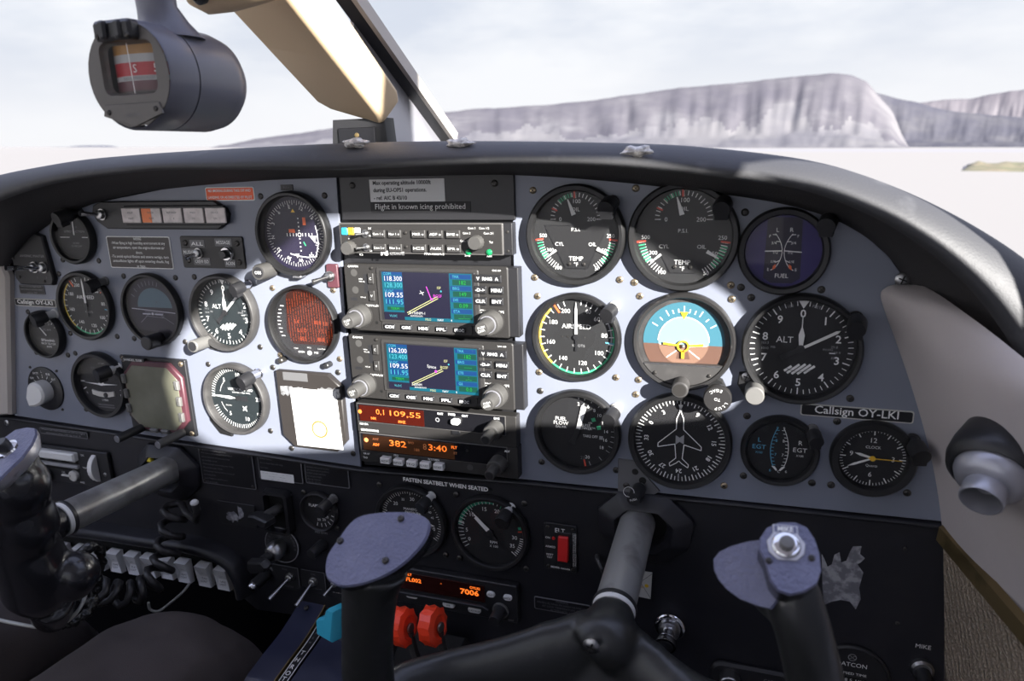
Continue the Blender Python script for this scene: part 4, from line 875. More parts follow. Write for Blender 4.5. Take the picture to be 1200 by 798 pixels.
# course deviation indicator
t, r = gauge('course_indicator', 'course indicator with compass rose and two orange flags, above the orange display', 'gauge', 342.4, 274.5, 84, dial='fuel_dark', bez='bezel_black', rim='bezel_grey', thin=5, scr=(0, 1, 2), sk='dark', depth=11)
m = MB(); m.ticks(30, 33, 0, 355, 72, .5, h, 'white_ink'); m.ticks(28.5, 33, 0, 350, 36, .7, h, 'white_ink')
for i, s in enumerate(('E', '12', '15', 'S', '21', '24', 'W', '30', '33', 'N', '3', '6')):
    a = -8 + 30 * i; p = pol(25.5 if len(s) < 2 else 25.8, a); q = pol(33, a); p = pol(35 * .76, a); m.text(s, p[0], p[1], 3.6, h, 'white_ink', rot=a)
m.face([(-2.4, 21), (2.4, 21), (0, 24.5)], h, 'needle_yellow'); m.face([(-2.4, -20), (2.4, -20), (0, -24.5)], h, 'white_ink'); m.face([(16, -2), (24, -2), (22, -9)], h, 'white_ink')
for i in range(-4, 5):
    if i: m.lathe([(.8, h), (.8, h + .1)], 'white_ink', 8, c=(5 + 0, i * 4 - 1)); m.line((5 + i * 3.6, .6), (5 + i * 3.6, -2.6), .8, h, 'white_ink')
m.arc(1.4, 2.2, 0, 360, h, 'white_ink', (5, -1)); m.face([(10, 16), (13.5, 16), (13.5, 8.5), (10, 8.5)], h, 'orange_ink'); m.face([(-7, 4.5), (0, 4.5), (0, 1), (-7, 1)], h, 'orange_ink'); m.line((9, -8), (11, -12), 1.2, h, 'green_ink')
m.poly([(-8, -20), (2, -22.5), (12, -23.5), (22, -22.5)], 1.0, h, 'white_ink'); m.poly([(24, 8), (25.5, 0), (25.5, -10), (22, -22)], .8, h, 'white_ink'); m.build('dial_markings', t, smooth=0)
M = frame((-31, 3, -36), (0, 1, 0)); b = MB(); b.lathe([(8, 0), (8.2, 2), (8.2, 21), (7.2, 22.5), (0, 22.6)], 'knob_grey', 24, M=M, knurl=.6, kn=18, kz=(1, 21.5)); b.text('OBS', 0, 0, 3, 22.9, 'white_ink', M=M); b.lathe([(5.6, 22.6), (5.6, 22.75)], 'knob_black', 20, M=M); b.build('course_knob', t)
MB().plate([(-38, -28), (-28, -26), (-20, -34), (-26, -42), (-38, -42)], 0, 4, 'bezel_grey', 1).build('knob_mount', t)
b = MB(); b.plate(rrect(3, -42, 10, 3, 1), 2, 11, 'steel', .5); b.build('lens_clip', t)

# suction gauge
t, r = gauge('suction_gauge', 'small dark suction gauge between the avionics switch box and annunciator panel', 'gauge', 84.5, 278, 61, dial='dial_black', thin=5, scr=(0, 2, 3), depth=9)
m = MB(); m.text('GYRO SUCTION', 0, 6, 2.4, h, 'grey_ink', width=30); m.text('5.0', 3, 11, 2.4, h, 'dim_ink'); m.line((-22, -.5), (-8, -.5), .7, h, 'white_ink'); m.line((10, -.5), (24, -.5), .7, h, 'white_ink'); m.text('INCHES', 0, -7, 1.9, h, 'grey_ink'); m.text('OF MERCURY', 0, -10.5, 1.9, h, 'grey_ink')
m.ticks(21, 24, -50, 50, 11, .5, h, 'grey_ink'); m.build('dial_markings', t, smooth=0); needle(t, hand(4, 2, 18, 1.4, 1.2), 2.4)
post_light(t, 12, 26, 1.25, 'knob_black', 215)
# ammeter
t, r = gauge('ammeter', 'small deicer ammeter with white printed label, far left above the white rotary knob', 'gauge', 51.5, 392, 58, dial='dial_black', thin=4, scr=(0, 2, 3), depth=9)
m = MB(); c = (0, -2); m.arc(20, 20.6, -55, 55, h, 'white_ink', c); m.ticks(17, 21.5, -55, 55, 7, .7, h, 'white_ink', c)
for s, a in (('0', -50), ('10', -25), ('20', 0), ('30', 25)): p = pol(14, a); m.text(s, p[0], p[1] - 1, 2.3, h, 'grey_ink')
m.text('DC AMPS', 2, 5, 2.2, h, 'grey_ink'); m.face(rrect(0, -12, 38, 15, 2), h, 'placard_black'); m.text('BFGoodrich', 0, -8, 3.0, h + .1, 'white_ink', bold=.02); m.text('PROP DE-ICER', 0, -12.3, 2.5, h + .1, 'white_ink'); m.text('AMPS', 0, -16, 2.5, h + .1, 'white_ink'); m.build('dial_markings', t, smooth=0)
needle(t, hand(-42, 0, 17, 1.4, 1, c), 2.4); post_light(t, 18, 25, 1.15, 'white_plastic', 235)
# rotary selector
c = P(54.5, 455, 0); t = thing('rotary_selector', 'round black selector with white teardrop knob, under the ammeter', 'knob', (c.x, 0, c.z))
m = MB(); m.lathe([(28, 0), (28, 1.5), (27, 2.2), (0, 2.25)], 'placard_black', 48)
for i, (s, a) in enumerate((('OFF', -55), ('BATT', -27), ('L', 0), ('BUS', 27), ('ALT', 52))): p = pol(22, a); m.text(s, p[0], p[1], 2.6, 2.4, 'white_ink'); m.ticks(14, 18.5, a, a, 1, .6, 2.4, 'white_ink')
m.build('selector_plate', t); screws(t, [(-20, 26), (23, 24), (20, -26)], 'small')
b = MB(); b.plate([(14 * math.cos(math.radians(a)), -2 + 14 * math.sin(math.radians(a))) for a in range(-60, 165, 15)] + [(-17, -8), (-14, -20), (-4, -19)], 2, 17, 'white_plastic', 2.5); b.build('selector_knob', t)
# square display
c0, c1 = P(141, 416, 3), P(231, 512, 3); cx, cz = (c0.x + c1.x) / 2, (c0.z + c1.z) / 2; w, hh = 92, 92
t = thing('navigation_display', 'square navigation display with olive screen and maroon frame, between turn coordinator and vertical speed indicator', 'display', (cx, 0, cz))
MB().plate(rrect(0, 0, w, hh, 1.5), 0, 4, 'black_plastic', .6).build('back_plate', t)
oc = lambda s, k: [(-s + k, s), (s - k, s), (s, s - k), (s, -s + k), (s - k, -s), (-s + k, -s), (-s, -s + k), (-s, s - k)]
MB().plate(oc(42, 16), 4, 8, 'maroon', 1.2).build('frame', t)
b = MB(); b.plate([(x - 2, z - 1) for x, z in oc(37.5, 13)], 8, 8.6, 'ehsi_screen', .2); b.build('screen', t)
b = MB(); b.text('SANDEL 3308', -24, 43, 2.6, 8.2, 'white_ink', width=26); b.box(-40, -8, 4, 8.1, 41, 45, 'black_plastic'); b.build('maker_label', t, smooth=0)
for x, zs in ((-40, (20, 2, -16)), (35, (17, -2, -21))):
    for z in zs: b = MB(); b.plate(rrect(x, z, 6, 11, 1), 4, 12, 'knob_light', 1.5); b.build('side_key', t)
for x in (-8, 8): b = MB(); b.plate(rrect(x, -41, 11, 5, 1), 4, 12, 'knob_light', 1.5); b.build('lower_key', t)
for x, zz in ((-28, -40), (30, -41)): 
    M = frame((x, 6, zz), (-.1, 1, -.05)); b = MB(); b.lathe([(5, 0), (5, 33), (4.2, 34.5), (0, 34.6)], 'knob_black' if x < 0 else 'knob_grey', 20, M=M); b.lathe([(4.4, 34.6), (4.2, 35), (0, 35.1)], 'steel', 20, M=M); b.build('corner_knob', t)
screws(t, [(-42, 42), (40, 41), (41, -42)], 'brass', 4)
# paper card on blanking plate
t = thing('blanking_plate', 'dark octagonal blanking plate with peeling silver tape behind the paper card', 'plate', tuple(P(368, 480, 0)))
MB().plate([(-38, 43), (25, 43), (40, 30), (40, -30), (28, -43), (-24, -43), (-38, -30)], 0, 7, 'plate_brown', 1).build('plate', t)
b = MB(); b.plate(rrect(-32 + 4, 28, 1, 1, .2), 7, 7.2, 'silver_tape', .1)
b = MB(); random.seed(5)
def torn(x0, x1, z0, z1): return [(x0 + (x1 - x0) * i / 10, z1 + random.uniform(-1.2, 1.2)) for i in range(11)] + [(x1 + random.uniform(-1, 1), z1 - (z1 - z0) * i / 4) for i in range(1, 4)] + [(x1 - (x1 - x0) * i / 10, z0 + random.uniform(-2, 2)) for i in range(11)]
b.plate(torn(-34, -6, 17, 26), 7, 7.4, 'silver_tape', .1); b.plate(torn(12, 38, 17, 28), 7, 7.4, 'silver_tape', .1); b.build('torn_tape', t)
MB().plate(rrect(-14, 38, 30, 9, .3), 7, 7.3, 'label_grey', .1).build('blank_label', t)
screws(t, [(-46, 44), (34, 44), (-34, -48), (43, -46)], 'dark')
t = thing('paper_card', 'white paper card with a winged badge drawing and a yellow circle', 'card', tuple(P(370, 490, 7.6)))
b = MB(); b.plate([(-28, 32), (28, 32), (30, -33), (-26, -33)], 0.0, .7, 'paper', .1); b.build('sheet', t)
b = MB(); b.arc(7.8, 9.8, 0, 360, .9, 'card_yellow', (4, -12)); b.text('111', 4, -9, 2.4, .9, 'card_yellow'); b.text('131', 4, -13, 2.4, .9, 'card_yellow')
for i in range(3): b.text('departure', 23 - 2, -7 - 3.4 * i, 1.8, .9, 'label_grey', width=11)
b.text('ok ok', -16, -8, 1.6, .9, 'label_grey'); b.text('A S Y', 4, 21.5, 2.4, .9, 'placard_black')
for s in (-1, 1):
    for q in range(5): b.poly([(4 + s * 5, 21 - q * 1.2), (4 + s * 12, 19.5 - q * 1.6), (4 + s * (25 - 2.5 * q), 25 - q * 2.4)], .4, .9, 'placard_black')
b.arc(4, 4.5, 90, 270, .9, 'placard_black', (4, 21));  b.line((8, 9), (22, 10), .4, .9, 'orange_ink'); b.line((-12, 9), (2, 9), .4, .9, 'label_grey'); b.build('card_drawing', t, smooth=0)

# ------------------------------------------------------------------ plates and switches on the left half
def rect_thing(name, label, cat, x0, y0, x1, y1, d=0, group=None):
    a, b_ = P(x0, y0, d), P(x1, y1, d); t = thing(name, label, cat, ((a.x + b_.x) / 2, d, (a.z + b_.z) / 2), group)
    return t, b_.x - a.x, a.z - b_.z
def placard(label, x0, y0, x1, y1, lines, face, ink, border=None, d=0, cap=2.4, scr=None, th=.8, bold=0, group=None, name='placard', left=False, d2=None, cond=1.0, wf=.9):
    t, w, hh = rect_thing(name, label, 'placard', x0, y0, x1, y1, d, group)
    b = MB()
    if border: b.plate(rrect(0, 0, w, hh, 2), 0, th, border, .2); b.plate(rrect(0, 0, w - 2, hh - 2, 1.5), th - .1, th + .15, face, .05)
    else: b.plate(rrect(0, 0, w, hh, .6), 0, th + .1, face, .2)
    b.build('backing', t)
    m = MB(); n = len(lines)
    for i, s in enumerate(lines):
        s, cp = (s, cap) if isinstance(s, str) else s
        z = hh * (.5 - (i + .55) / (n + .1)) if n > 1 else 0
        if left: m.text(s, -w * .45, z, cp, th + .3, ink, left=True, bold=bold, cond=cond)
        else: m.text(s, 0, z, cp, th + .3, ink, bold=bold, width=None if n == 1 and len(s) < 12 else w * wf * min(1, len(s) / max(len(q if isinstance(q, str) else q[0]) for q in lines) + .0))
    m.build('lettering', t, smooth=0)
    if scr: screws(t, [(sx * (w / 2 - 4), sz * (hh / 2 - 4)) for sx, sz in scr], 'small', th)
    return t
placard('red placard with white no-smoking lettering, over the annunciator panel', 240.5, 219.5, 299.5, 235, ['NO SMOKING DURING TAKE OFF AND', 'LANDING OR AS DIRECTED BY PILOT'], 'red_placard', 'white_ink', 'white_ink', cap=2.6, bold=.02)
t = placard('brown warning placard with white border under the row of annunciator lamps', 124.5, 276.5, 204.5, 315.5, ['WARNING', '-When flying in high humidity environment at any', 'air temperature, open the engine alternate air', 'doors.', '-To avoid optical illusion and severe vertigo, turn', 'anticollision lights off upon entering clouds, fog', 'or haze.'], 'placard_grey', 'white_ink', 'white_ink', cap=2.9, bold=.012)
placard('small black placard with three lines above the small callsign plate', 22, 333, 54, 345.5, ['Start warning magnetised', 'with battery and alternator', 'switches OFF'], 'placard_black', 'grey_ink', 'dim_ink', cap=1.9)
placard('small callsign plate with white lettering above the ammeter', 17, 349, 67, 360.5, ['Callsign OY-LKI'], 'placard_black', 'white_ink', 'cream_plastic', wf=.86, bold=.02, cap=4.8, group='callsign plates')
placard('large callsign plate with white lettering above the clock', 938.5, 472, 1070, 496.5, ['Callsign OY-LKI'], 'placard_black', 'white_ink', 'cream_plastic', wf=.74, bold=.012, cap=6.6, group='callsign plates')
placard('tiny black engraved tag above the course indicator', 329, 216.5, 344, 223, ['NAV'], 'placard_black', 'dim_ink', cap=2.4)

t, w, hh = rect_thing('annunciator_panel', 'long black annunciator panel with five lamp windows, one half orange, and a toggle', 'annunciator panel', 109.5, 236, 273, 268.5)
o = [(-w / 2, 3), (-w / 2 + 3, hh / 2 - 4), (-w / 2 + 14, hh / 2), (w / 2 - 16, hh / 2), (w / 2 - 3, hh / 2 - 8), (w / 2, 1), (w / 2 - 3, -hh / 2 + 7), (w / 2 - 14, -hh / 2), (-w / 2 + 18, -hh / 2), (-w / 2 + 5, -hh / 2 + 8)]
MB().plate(o, 0, 5, 'black_plastic', 1.2).build('housing', t)
MB().plate(rrect(w * .13, 0, w * .72, hh * .68, 1), 5, 8, 'placard_black', .8).build('lamp_frame', t)
for i in range(5):
    x = -w * .175 + i * w * .152; b = MB(); b.plate(rrect(x, 0, w * .138, hh * .52, .6), 8, 9.2, 'lamp_lens', .5)
    if i == 1: b.plate(rrect(x - w * .034, 0, w * .07, hh * .5, .4), 9.2, 9.5, 'lamp_orange', .2)
    b.text(('PROP', 'DOOR', 'ALT INOP', 'PNEU', 'DE-ICE')[i], x, 3, 2, 9.6, 'label_grey'); b.text(('HEAT', 'AJAR', 'L    R', 'SYS', 'ON')[i], x, -3, 2, 9.6, 'label_grey'); b.build('lamp_window', t)
inst('screw', SCREW['small'], t, (w / 2 - 7, 5, -1))
def toggle(t, x, z, tip, m='chrome', h0=0, k=1.0, name='toggle_switch'):
    b = MB(); b.lathe([(6 * k, h0), (6 * k, h0 + 1.5), (4.6 * k, h0 + 1.5), (4.6 * k, h0 + 5 * k), (3.2 * k, h0 + 6 * k)], 'steel', 6 if False else 18, c=(x, z)); o = b.build(name, t)
    l = MB(); l.tube([(x, h0 + 4 * k, z), (x + tip[0] * .5, h0 + 4 * k + tip[1] * .5, z + tip[2] * .5), (x + tip[0], h0 + 4 * k + tip[1], z + tip[2])], [1.4 * k, 2 * k, 2.9 * k], m, 12); l.build('lever', o)
toggle(t, -w / 2 + 15, 1, (-4, 20, 3), h0=5, k=1.05)

t, w, hh = rect_thing('switch_plate', 'black switch plate with a toggle and a push button, labelled ALL and MESSAGE', 'switch plate', 211.5, 276.5, 289.5, 315)
MB().plate(rrect(0, 0, w, hh, 2), 0, 2, 'radio_black', .5).build('backing', t); screws(t, [(-w / 2 + 7, hh / 2 - 7), (w / 2 - 7, hh / 2 - 7), (-w / 2 + 8, -hh / 2 + 8), (w / 2 - 7, -hh / 2 + 7)], 'dark', 2)
m = MB()
for s, x, z, ww in (('ALL', -w * .22, hh * .27, w * .24), ('MUSIC', -w * .38, 0, w * .2), ('CREW ISO', -w * .18, -hh * .29, w * .27), ('MESSAGE', w * .2, hh * .32, w * .27), ('ACKN', w * .27, -hh * .33, w * .17)):
    m.plate(rrect(x, z, ww, 8, .5), 2, 2.4, 'label_grey', .1); m.text(s, x, z, 3.6, 2.5, 'white_ink', width=ww * .8, bold=.01)
m.build('label_strip', t, smooth=0); toggle(t, -w * .22, -1, (-5, 10, -3), h0=2, k=.95)
b = MB(); b.lathe([(8, 2), (8, 4), (6.5, 6), (5.6, 6)], 'chrome', 24, c=(w * .25, -1)); b.lathe([(4.6, 3), (4.6, 10), (3.8, 11), (0, 11.2)], 'knob_black', 20, c=(w * .25, -1)); b.build('push_button', t)

a = P(20, 285, 0); t = thing('avionics_switch_box', 'black switch box with two bat toggles in the dark upper left corner', 'switch box', tuple(P(40, 306, 0)))
b = MB(); b.plate([(-26, 26), (14, 34), (26, 30), (32, -20), (28, -27), (-22, -27), (-28, -20)], 0, 6, 'black_plastic', 1.5); b.text('AVIONIC MASTER', 6, 7, 2.8, 6.2, 'grey_ink', width=38); b.text('1', 8, -18, 2.6, 6.2, 'dim_ink'); b.text('2', 22, -18, 2.6, 6.2, 'dim_ink'); b.build('housing', t)
screws(t, [(-20, -18), (18, -22), (-24, 4)], 'small', 6)
for x in (7, 21): toggle(t, x, -6, (-5, 26, 4), h0=6, k=1.1)

# small toggle beside the upper navigator and left edge items
t = thing('toggle_switch', 'small silver toggle on a maroon plate beside the upper navigation radio', 'switch', tuple(P(391, 323, 0)))
MB().plate(rrect(0, 0, 13, 24, 2), 0, 3, 'maroon', .8).build('plate', t); toggle(t, -2, 0, (-9, 14, -3), 'steel', 3, .9)

# ------------------------------------------------------------------ centre stack
cz0 = P(397, 207, 3); cz1 = P(603.5, 258, 3)
t = thing('upper_placard_panel', 'matt black panel above the audio panel carrying the altitude and icing notices', 'panel', ((cz0.x + cz1.x) / 2, 0, (cz0.z + cz1.z) / 2))
w, hh = cz1.x - cz0.x, cz0.z - cz1.z + 14
MB().plate(rrect(0, 7, w, hh, .8), 0, 3, 'black_plastic', .5).build('backing', t); screws(t, [(-w / 2 + 14, 12), (w / 2 - 18, 12)], 'dark', 3)
placard('white paper notice about maximum operating altitude, above the audio panel', 432.5, 210.5, 522, 236, ['Max operating altitude 10000ft', 'during EU-OPS1 operations.', ' - ref. AIC B 43/10'], 'paper', 'placard_black', None, 3.1, cap=3.6, left=True, bold=.025, name='notice_label', th=.3, cond=.93)
placard('black strip reading flight in known icing prohibited, under the white notice', 434, 237, 552, 249, ['Flight in known icing prohibited'], 'dial_black', 'white_ink', None, 3.1, cap=5.0, name='notice_label', th=.3)

def stack_unit(name, label, cat, tl, br, dep, group=None, H=None):
    a, b_ = P(*tl, dep), P(*br, dep); w = b_.x - a.x; hh = H or (a.z - b_.z)
    t = thing(name, label, cat, (a.x, 0, a.z), group); return t, w, hh
def key(t, x, z, w, h_, h0, m, s=None, cap=2.2, ink='white_ink', name='button', th=2.5, bold=0, rot=0):
    b = MB(); b.plate(rrect(x, z, w, h_, .8), h0, h0 + th, m, .6)
    if s: b.text(s, x, z, cap, h0 + th + .12, ink, width=min(w * .8, w * .85) if len(s) > 2 else None, bold=bold, rot=rot)
    return b.build(name, t)
# audio panel
t, w, hh = stack_unit('audio_panel', 'audio selector panel with blue, amber and white marker lamps, topmost of the radio stack', 'radio', (397, 261), (590.5, 299.5), 12)
k = w / 159.; D = 12
b = MB(); b.plate(rrect(w / 2 + 4, -hh / 2, w + 8, hh, 1), 0, D - 1, 'black_plastic', .6); b.plate(rrect(w / 2, -hh / 2, w, hh, 1.2), D - 1, D + .4, 'radio_edge', .5); b.plate(rrect(w / 2, -hh / 2, w - 2.4, hh - 2.4, 1), D - .2, D + .6, 'radio_black', .2); b.build('face', t)
for x, m_, s in ((5.8, 'blue_lamp', 'O'), (12.8, 'amber_lamp', 'M'), (19.8, 'white_plastic', 'I')): key(t, x, -8, 6.4, 6.8, D + .5, m_, s, 3.4, 'placard_black' if s != 'O' else 'lcd_blue', 'marker_lamp', 1)
for z in (-9, -22):
    for i, x in enumerate((41, 57)): key(t, x * k, z - 1, 13.5, 7.5, D + .5, 'radio_button', ('Com 1 o', 'Nav 1 o', 'Com 2 o', 'Nav 2 o')[i + (2 if z < -10 else 0)], 2.1)
    for i, x in enumerate((80.5, 97, 113.5)): key(t, x * k, z - 1, 14, 7.5, D + .5, 'radio_button', ('MKR o', 'ADF o', 'DME o', 'ICS', 'AUX', 'SPR o')[i + (3 if z < -10 else 0)], 2.3)
    toggle(t, 28, z - 1, (-6, 7, 0), 'steel', D, .62); inst('screw', SCREW['small'], t, (70, D + .5, z))
knob(t, 11, -23.5, 6.8, 21, 'knob_grey', 'volume_knob', 14, 'knob_grey'); knob(t, 141, -17, 6.8, 21, 'knob_grey', 'selector_knob', 14, 'knob_black')
m = MB(); m.text('PS', 47, -28.2, 4, D + .8, 'white_ink', bold=.05, width=8); m.text('ENGINEERING', 60, -27.4, 1.6, D + .8, 'white_ink', width=15); m.text('INCORPORATED', 60, -29.3, 1.4, D + .8, 'grey_ink', width=15); m.text('PMA7000M-S', 98, -28.3, 2.2, D + .8, 'white_ink', width=20)
for s, x, z in (('Com 2', 131, -9), ('Com 1', 136, -4.5), ('Com 1/2', 148, -4.5), ('Com 2/1', 152, -9), ('Com 3', 128, -16), ('Tel', 154, -17), ('Swap', 131, -29.3), ('Xmt', 152, -29.3), ('ICS', 22, -30), ('Sel', 33, -5), ('Hi', 33, -12), ('Lo', 33, -26), ('v', 10, -15)): m.text(s, x, z, 1.9, D + .8, 'white_ink')
m.build('lettering', t, smooth=0)
for x in (132, 152): b = MB(); b.lathe([(3, D + .5), (2.7, D + 1.6), (1.5, D + 2.4), (0, D + 2.7)], 'green_lamp', 18, c=(x, -26)); b.build('indicator_lamp', t)
screws(t, [(w + 3.5, -8), (w + 3.5, -25)], 'small', D - 2)

def navigator(tl, br, label, com, vloc, right, storm, D=13):
    t, w, hh = stack_unit('navigation_radio', label, 'radio', tl, br, D, 'navigation radios with map screens'); k = w / 159.; z = lambda q: -q * hh / 67.
    b = MB(); b.plate(rrect(w / 2 + 5, -hh / 2, w + 8, hh - 2, 1), 0, D - 1.5, 'black_plastic', .8); b.plate(rrect(w / 2, -hh / 2, w, hh, 2.5), D - 2, D, 'radio_black', 1)
    b.plate(rrect(83 * k, z(30), 99 * k, hh * .80, 2), D - .5, D + 1.2, 'radio_button', .8); b.plate(rrect(80 * k, z(60.5), 90 * k, hh * .16, 3), D - .5, D + .8, 'radio_edge' if False else 'radio_button', .6); b.build('face', t)
    b = MB(); b.plate(rrect(83 * k, z(30), 92 * k, hh * .72, 1), D + 1.0, D + 1.5, 'knob_black', .2); b.build('screen_surround', t)
    s = MB(); H = D + 1.7; x0, x1, zt, zb = 39.5 * k, 126.5 * k, z(7), z(53.5); sw, sh = x1 - x0, zt - zb
    X = lambda f: x0 + sw * f; Z = lambda f: zt - sh * f
    s.plate([(x0, zb), (x1, zb), (x1, zt), (x0, zt)], D + 1.3, H, 'lcd_map', .05); R4 = lambda a, b_, c_, d_, m_, q=.05: s.face([(X(a), Z(b_)), (X(c_), Z(b_)), (X(c_), Z(d_)), (X(a), Z(d_))], H + q, m_)
    R4(0, 0, .235, .95, 'lcd_teal'); R4(.01, .0, .235, .06, 'lcd_blue', .1); R4(.02, .07, .235, .20, 'lcd_blue', .1); R4(.02, .21, .235, .33, 'lcd_teal', .1); R4(.02, .36, .235, .55, 'lcd_blue', .1); R4(.02, .56, .235, .68, 'lcd_blue', .1); R4(.04, .73, .235, .80, 'lcd_dgreen', .1); R4(0, .84, .235, .95, 'lcd_map', .12)
    for s_, a, c_, m_ in (('COM', .02, .035, 'lcd_cyan'), (com[0], .03, .135, 'lcd_white'), (com[1], .03, .27, 'lcd_cyan'), ('VLOC', .02, .40, 'lcd_cyan'), (vloc[0], .03, .475, 'lcd_white'), (vloc[1], .03, .62, 'lcd_cyan'), ('TERM', .08, .765, 'lcd_green')):
        s.text(s_, X(a), Z(c_), 4.6 if '.' in s_ else 2.6, H + .2, m_, left=True, width=sw * .2 if '.' in s_ else None)
    s.text('VLOC', X(.06), Z(.92), 2.2, H + .2, 'lcd_cyan', left=True); R4(.235, .93, 1, 1, 'lcd_teal', .02); s.text('MSG', X(.50), Z(.965), 2.2, H + .2, 'lcd_yellow'); s.text('NAV', X(.64), Z(.965), 2.2, H + .2, 'lcd_white'); s.text('4', X(.76), Z(.965), 2.2, H + .2, 'lcd_white')
    R4(.755, 0, 1, 1, 'lcd_teal')
    for i, (n, v) in enumerate(right):
        q = .02 + i * .235; R4(.765, q, .99, q + .09, 'lcd_blue', .1); s.text(n, X(.79), Z(q + .045), 2.6, H + .2, 'lcd_cyan', left=True); R4(.79, q + .105, .99, q + .215, 'lcd_dgreen', .1)
        s.text(v, X(.9), Z(q + .16), 3.6, H + .2, 'lcd_green')
    a, b2 = (X(.27), Z(.86)), (X(.62), Z(.50)) if storm == 0 else (X(.62), Z(.50))
    s.line(a, b2, 2.6, H + .1, 'lcd_yellow'); s.line(a, b2, 1.1, H + .14, 'lcd_map')
    s.text('ISF', X(.64 if storm == 0 else .66), Z(.30), 2.5, H + .2, 'lcd_yellow'); s.face(circ(X(.66 if storm == 0 else .69), Z(.37), .9, 8), H + .2, 'lcd_cyan')
    if storm == 0:
        s.line((X(.50), Z(.28)), (X(.55), Z(.56)), .9, H + .2, 'lcd_magenta'); s.text('BGSF', X(.62), Z(.47), 2.8, H + .25, 'lcd_magenta'); s.face(circ(X(.555), Z(.54), 1.2, 10), H + .25, 'lcd_magenta')
        s.line((X(.43), Z(.37)), (X(.46), Z(.46)), .7, H + .2, 'lcd_white'); s.line((X(.42), Z(.43)), (X(.47), Z(.40)), .7, H + .2, 'lcd_white'); s.text('0.150NM-1', X(.38), Z(.84), 2.6, H + .25, 'lcd_white'); s.text('autozoom', X(.37), Z(.90), 2.2, H + .25, 'lcd_white')
    else: s.text('Space', X(.50), Z(.45), 3.0, H + .25, 'lcd_white', rot=6); s.text('BGSF', X(.64), Z(.44), 2.6, H + .25, 'lcd_yellow'); s.face(circ(X(.545), Z(.54), 1.4, 10), H + .25, 'lcd_magenta'); s.text('2.25NM', X(.32), Z(.86), 2.4, H + .25, 'lcd_white'); s.text('autozoom', X(.36), Z(.92), 2.2, H + .25, 'lcd_white')
    s.build('screen', t, smooth=0)
    for zz in (9, 26): knob(t, 10.5 * k, z(zz), 4.6, 13, 'knob_grey', 'small_knob', 10, 'knob_grey')
    for s_, zz in (('C', 14), ('V', 31)): key(t, 28 * k, z(zz), 6, 10.5 * hh / 67, D, 'radio_button', s_, 2.4, th=2.2)
    for x, q in ((15.5, 'a'), (143.5, 'b')):
        M = frame((x * k, D, z(51)), (-.04, 1, -.04)); b = MB(); b.lathe([(12, 0), (12, 1), (11.6, 1)], 'radio_button', 32, M=M); b.lathe([(11, 0), (11, 11), (10, 12), (0, 12.1)], 'knob_grey', 32, M=M, knurl=.6, kn=26, kz=(.5, 11)); b.ring([(8.2, 12), (8.2, 12.8), (7.2, 12.8)], 'vent_silver', 32, M=M); kb = b.build('outer_knob', t)
        b = MB(); b.lathe([(7, 12), (7, 25), (6, 26.5), (0, 26.6)], 'knob_grey', 28, M=M, knurl=.5, kn=16, kz=(12.2, 25)); b.text('PUSH', 0, 1.3, 2.2, 26.9, 'white_ink', rot=-20, M=M); b.text('C/V' if q == 'a' else 'CRSR', 0, -1.8, 2.2, 26.9, 'white_ink', rot=-20, M=M); b.build('inner_knob', kb)
    for s_, x, zz, ww, cc in (('V  RNG  A', 141, 11, 25, 3), ('-D->', 134, 21.5, 11, 3), ('MENU', 149, 21.5, 12, 3), ('CLR', 134, 32, 11, 3), ('ENT', 149, 32, 11, 3)): key(t, x * k, z(zz), ww * k, 7, D, 'knob_black', s_, cc * .95, th=2.4, bold=.02)
    for s_, x in (('CDI', 44), ('OBS', 61), ('MSG', 78), ('FPL', 95.5), ('PROC', 113)): key(t, x * k, z(60.8), 11 * k, 5, D + .6, 'knob_black', s_, 2.7, th=2.2, bold=.02)
    m = MB(); H = D + .25
    for s_, x, zz, cc in (('GARMIN', 10, 2.7, 2.1), ('GNS 430', 149, 3.6, 1.6), ('COM/VLOC', 27, 41, 2.1), ('GPS', 152, 42, 2.3), ('PWR', 17, 15, 1.4), ('VOL SQ', 18, 17.5, 1.3), ('VOL ID', 18, 33, 1.3), ('DEFAULT', 135, 41, 1.5), ('NAV', 134, 43.5, 1.5)): m.text(s_, x * k, z(zz), cc, H, 'white_ink')
    q = MB(); q.box(20 * k, 24 * k, D - .2, D + .05, z(29), z(10), 'knob_black'); q.build('card_slot', t); q = MB(); q.box(5 * k, 12 * k, D - .2, D + .1, z(36.5), z(33.5), 'knob_black'); q.build('small_slot', t); q = MB(); q.lathe([(1.6, D - .1), (1.6, D + .1)], 'screw_slot', 12, c=(30 * k, z(58))); q.build('lock_hole', t)
    m.build('lettering', t, smooth=0); inst('screw', SCREW['small'], t, (29 * k, D, z(4)))
navigator((402, 308.5), (597.5, 397), 'upper of two grey map navigation radios, screen reading 118.300 with a magenta line', ('118.300', '128.300'), ('109.55', '111.95'), (('TRK', '182'), ('BRG', '149'), ('DIS', '0.09'), ('ETA', '__:__')), 0)
navigator((407.5, 391.5), (603.5, 482), 'lower of two grey map navigation radios, screen reading 126.200, above the red readout', ('126.200', '123.400'), ('109.55', '111.95'), (('TRK', '182'), ('BRG', '___'), ('ETE', '_:_'), ('GS', '0.0')), 1)
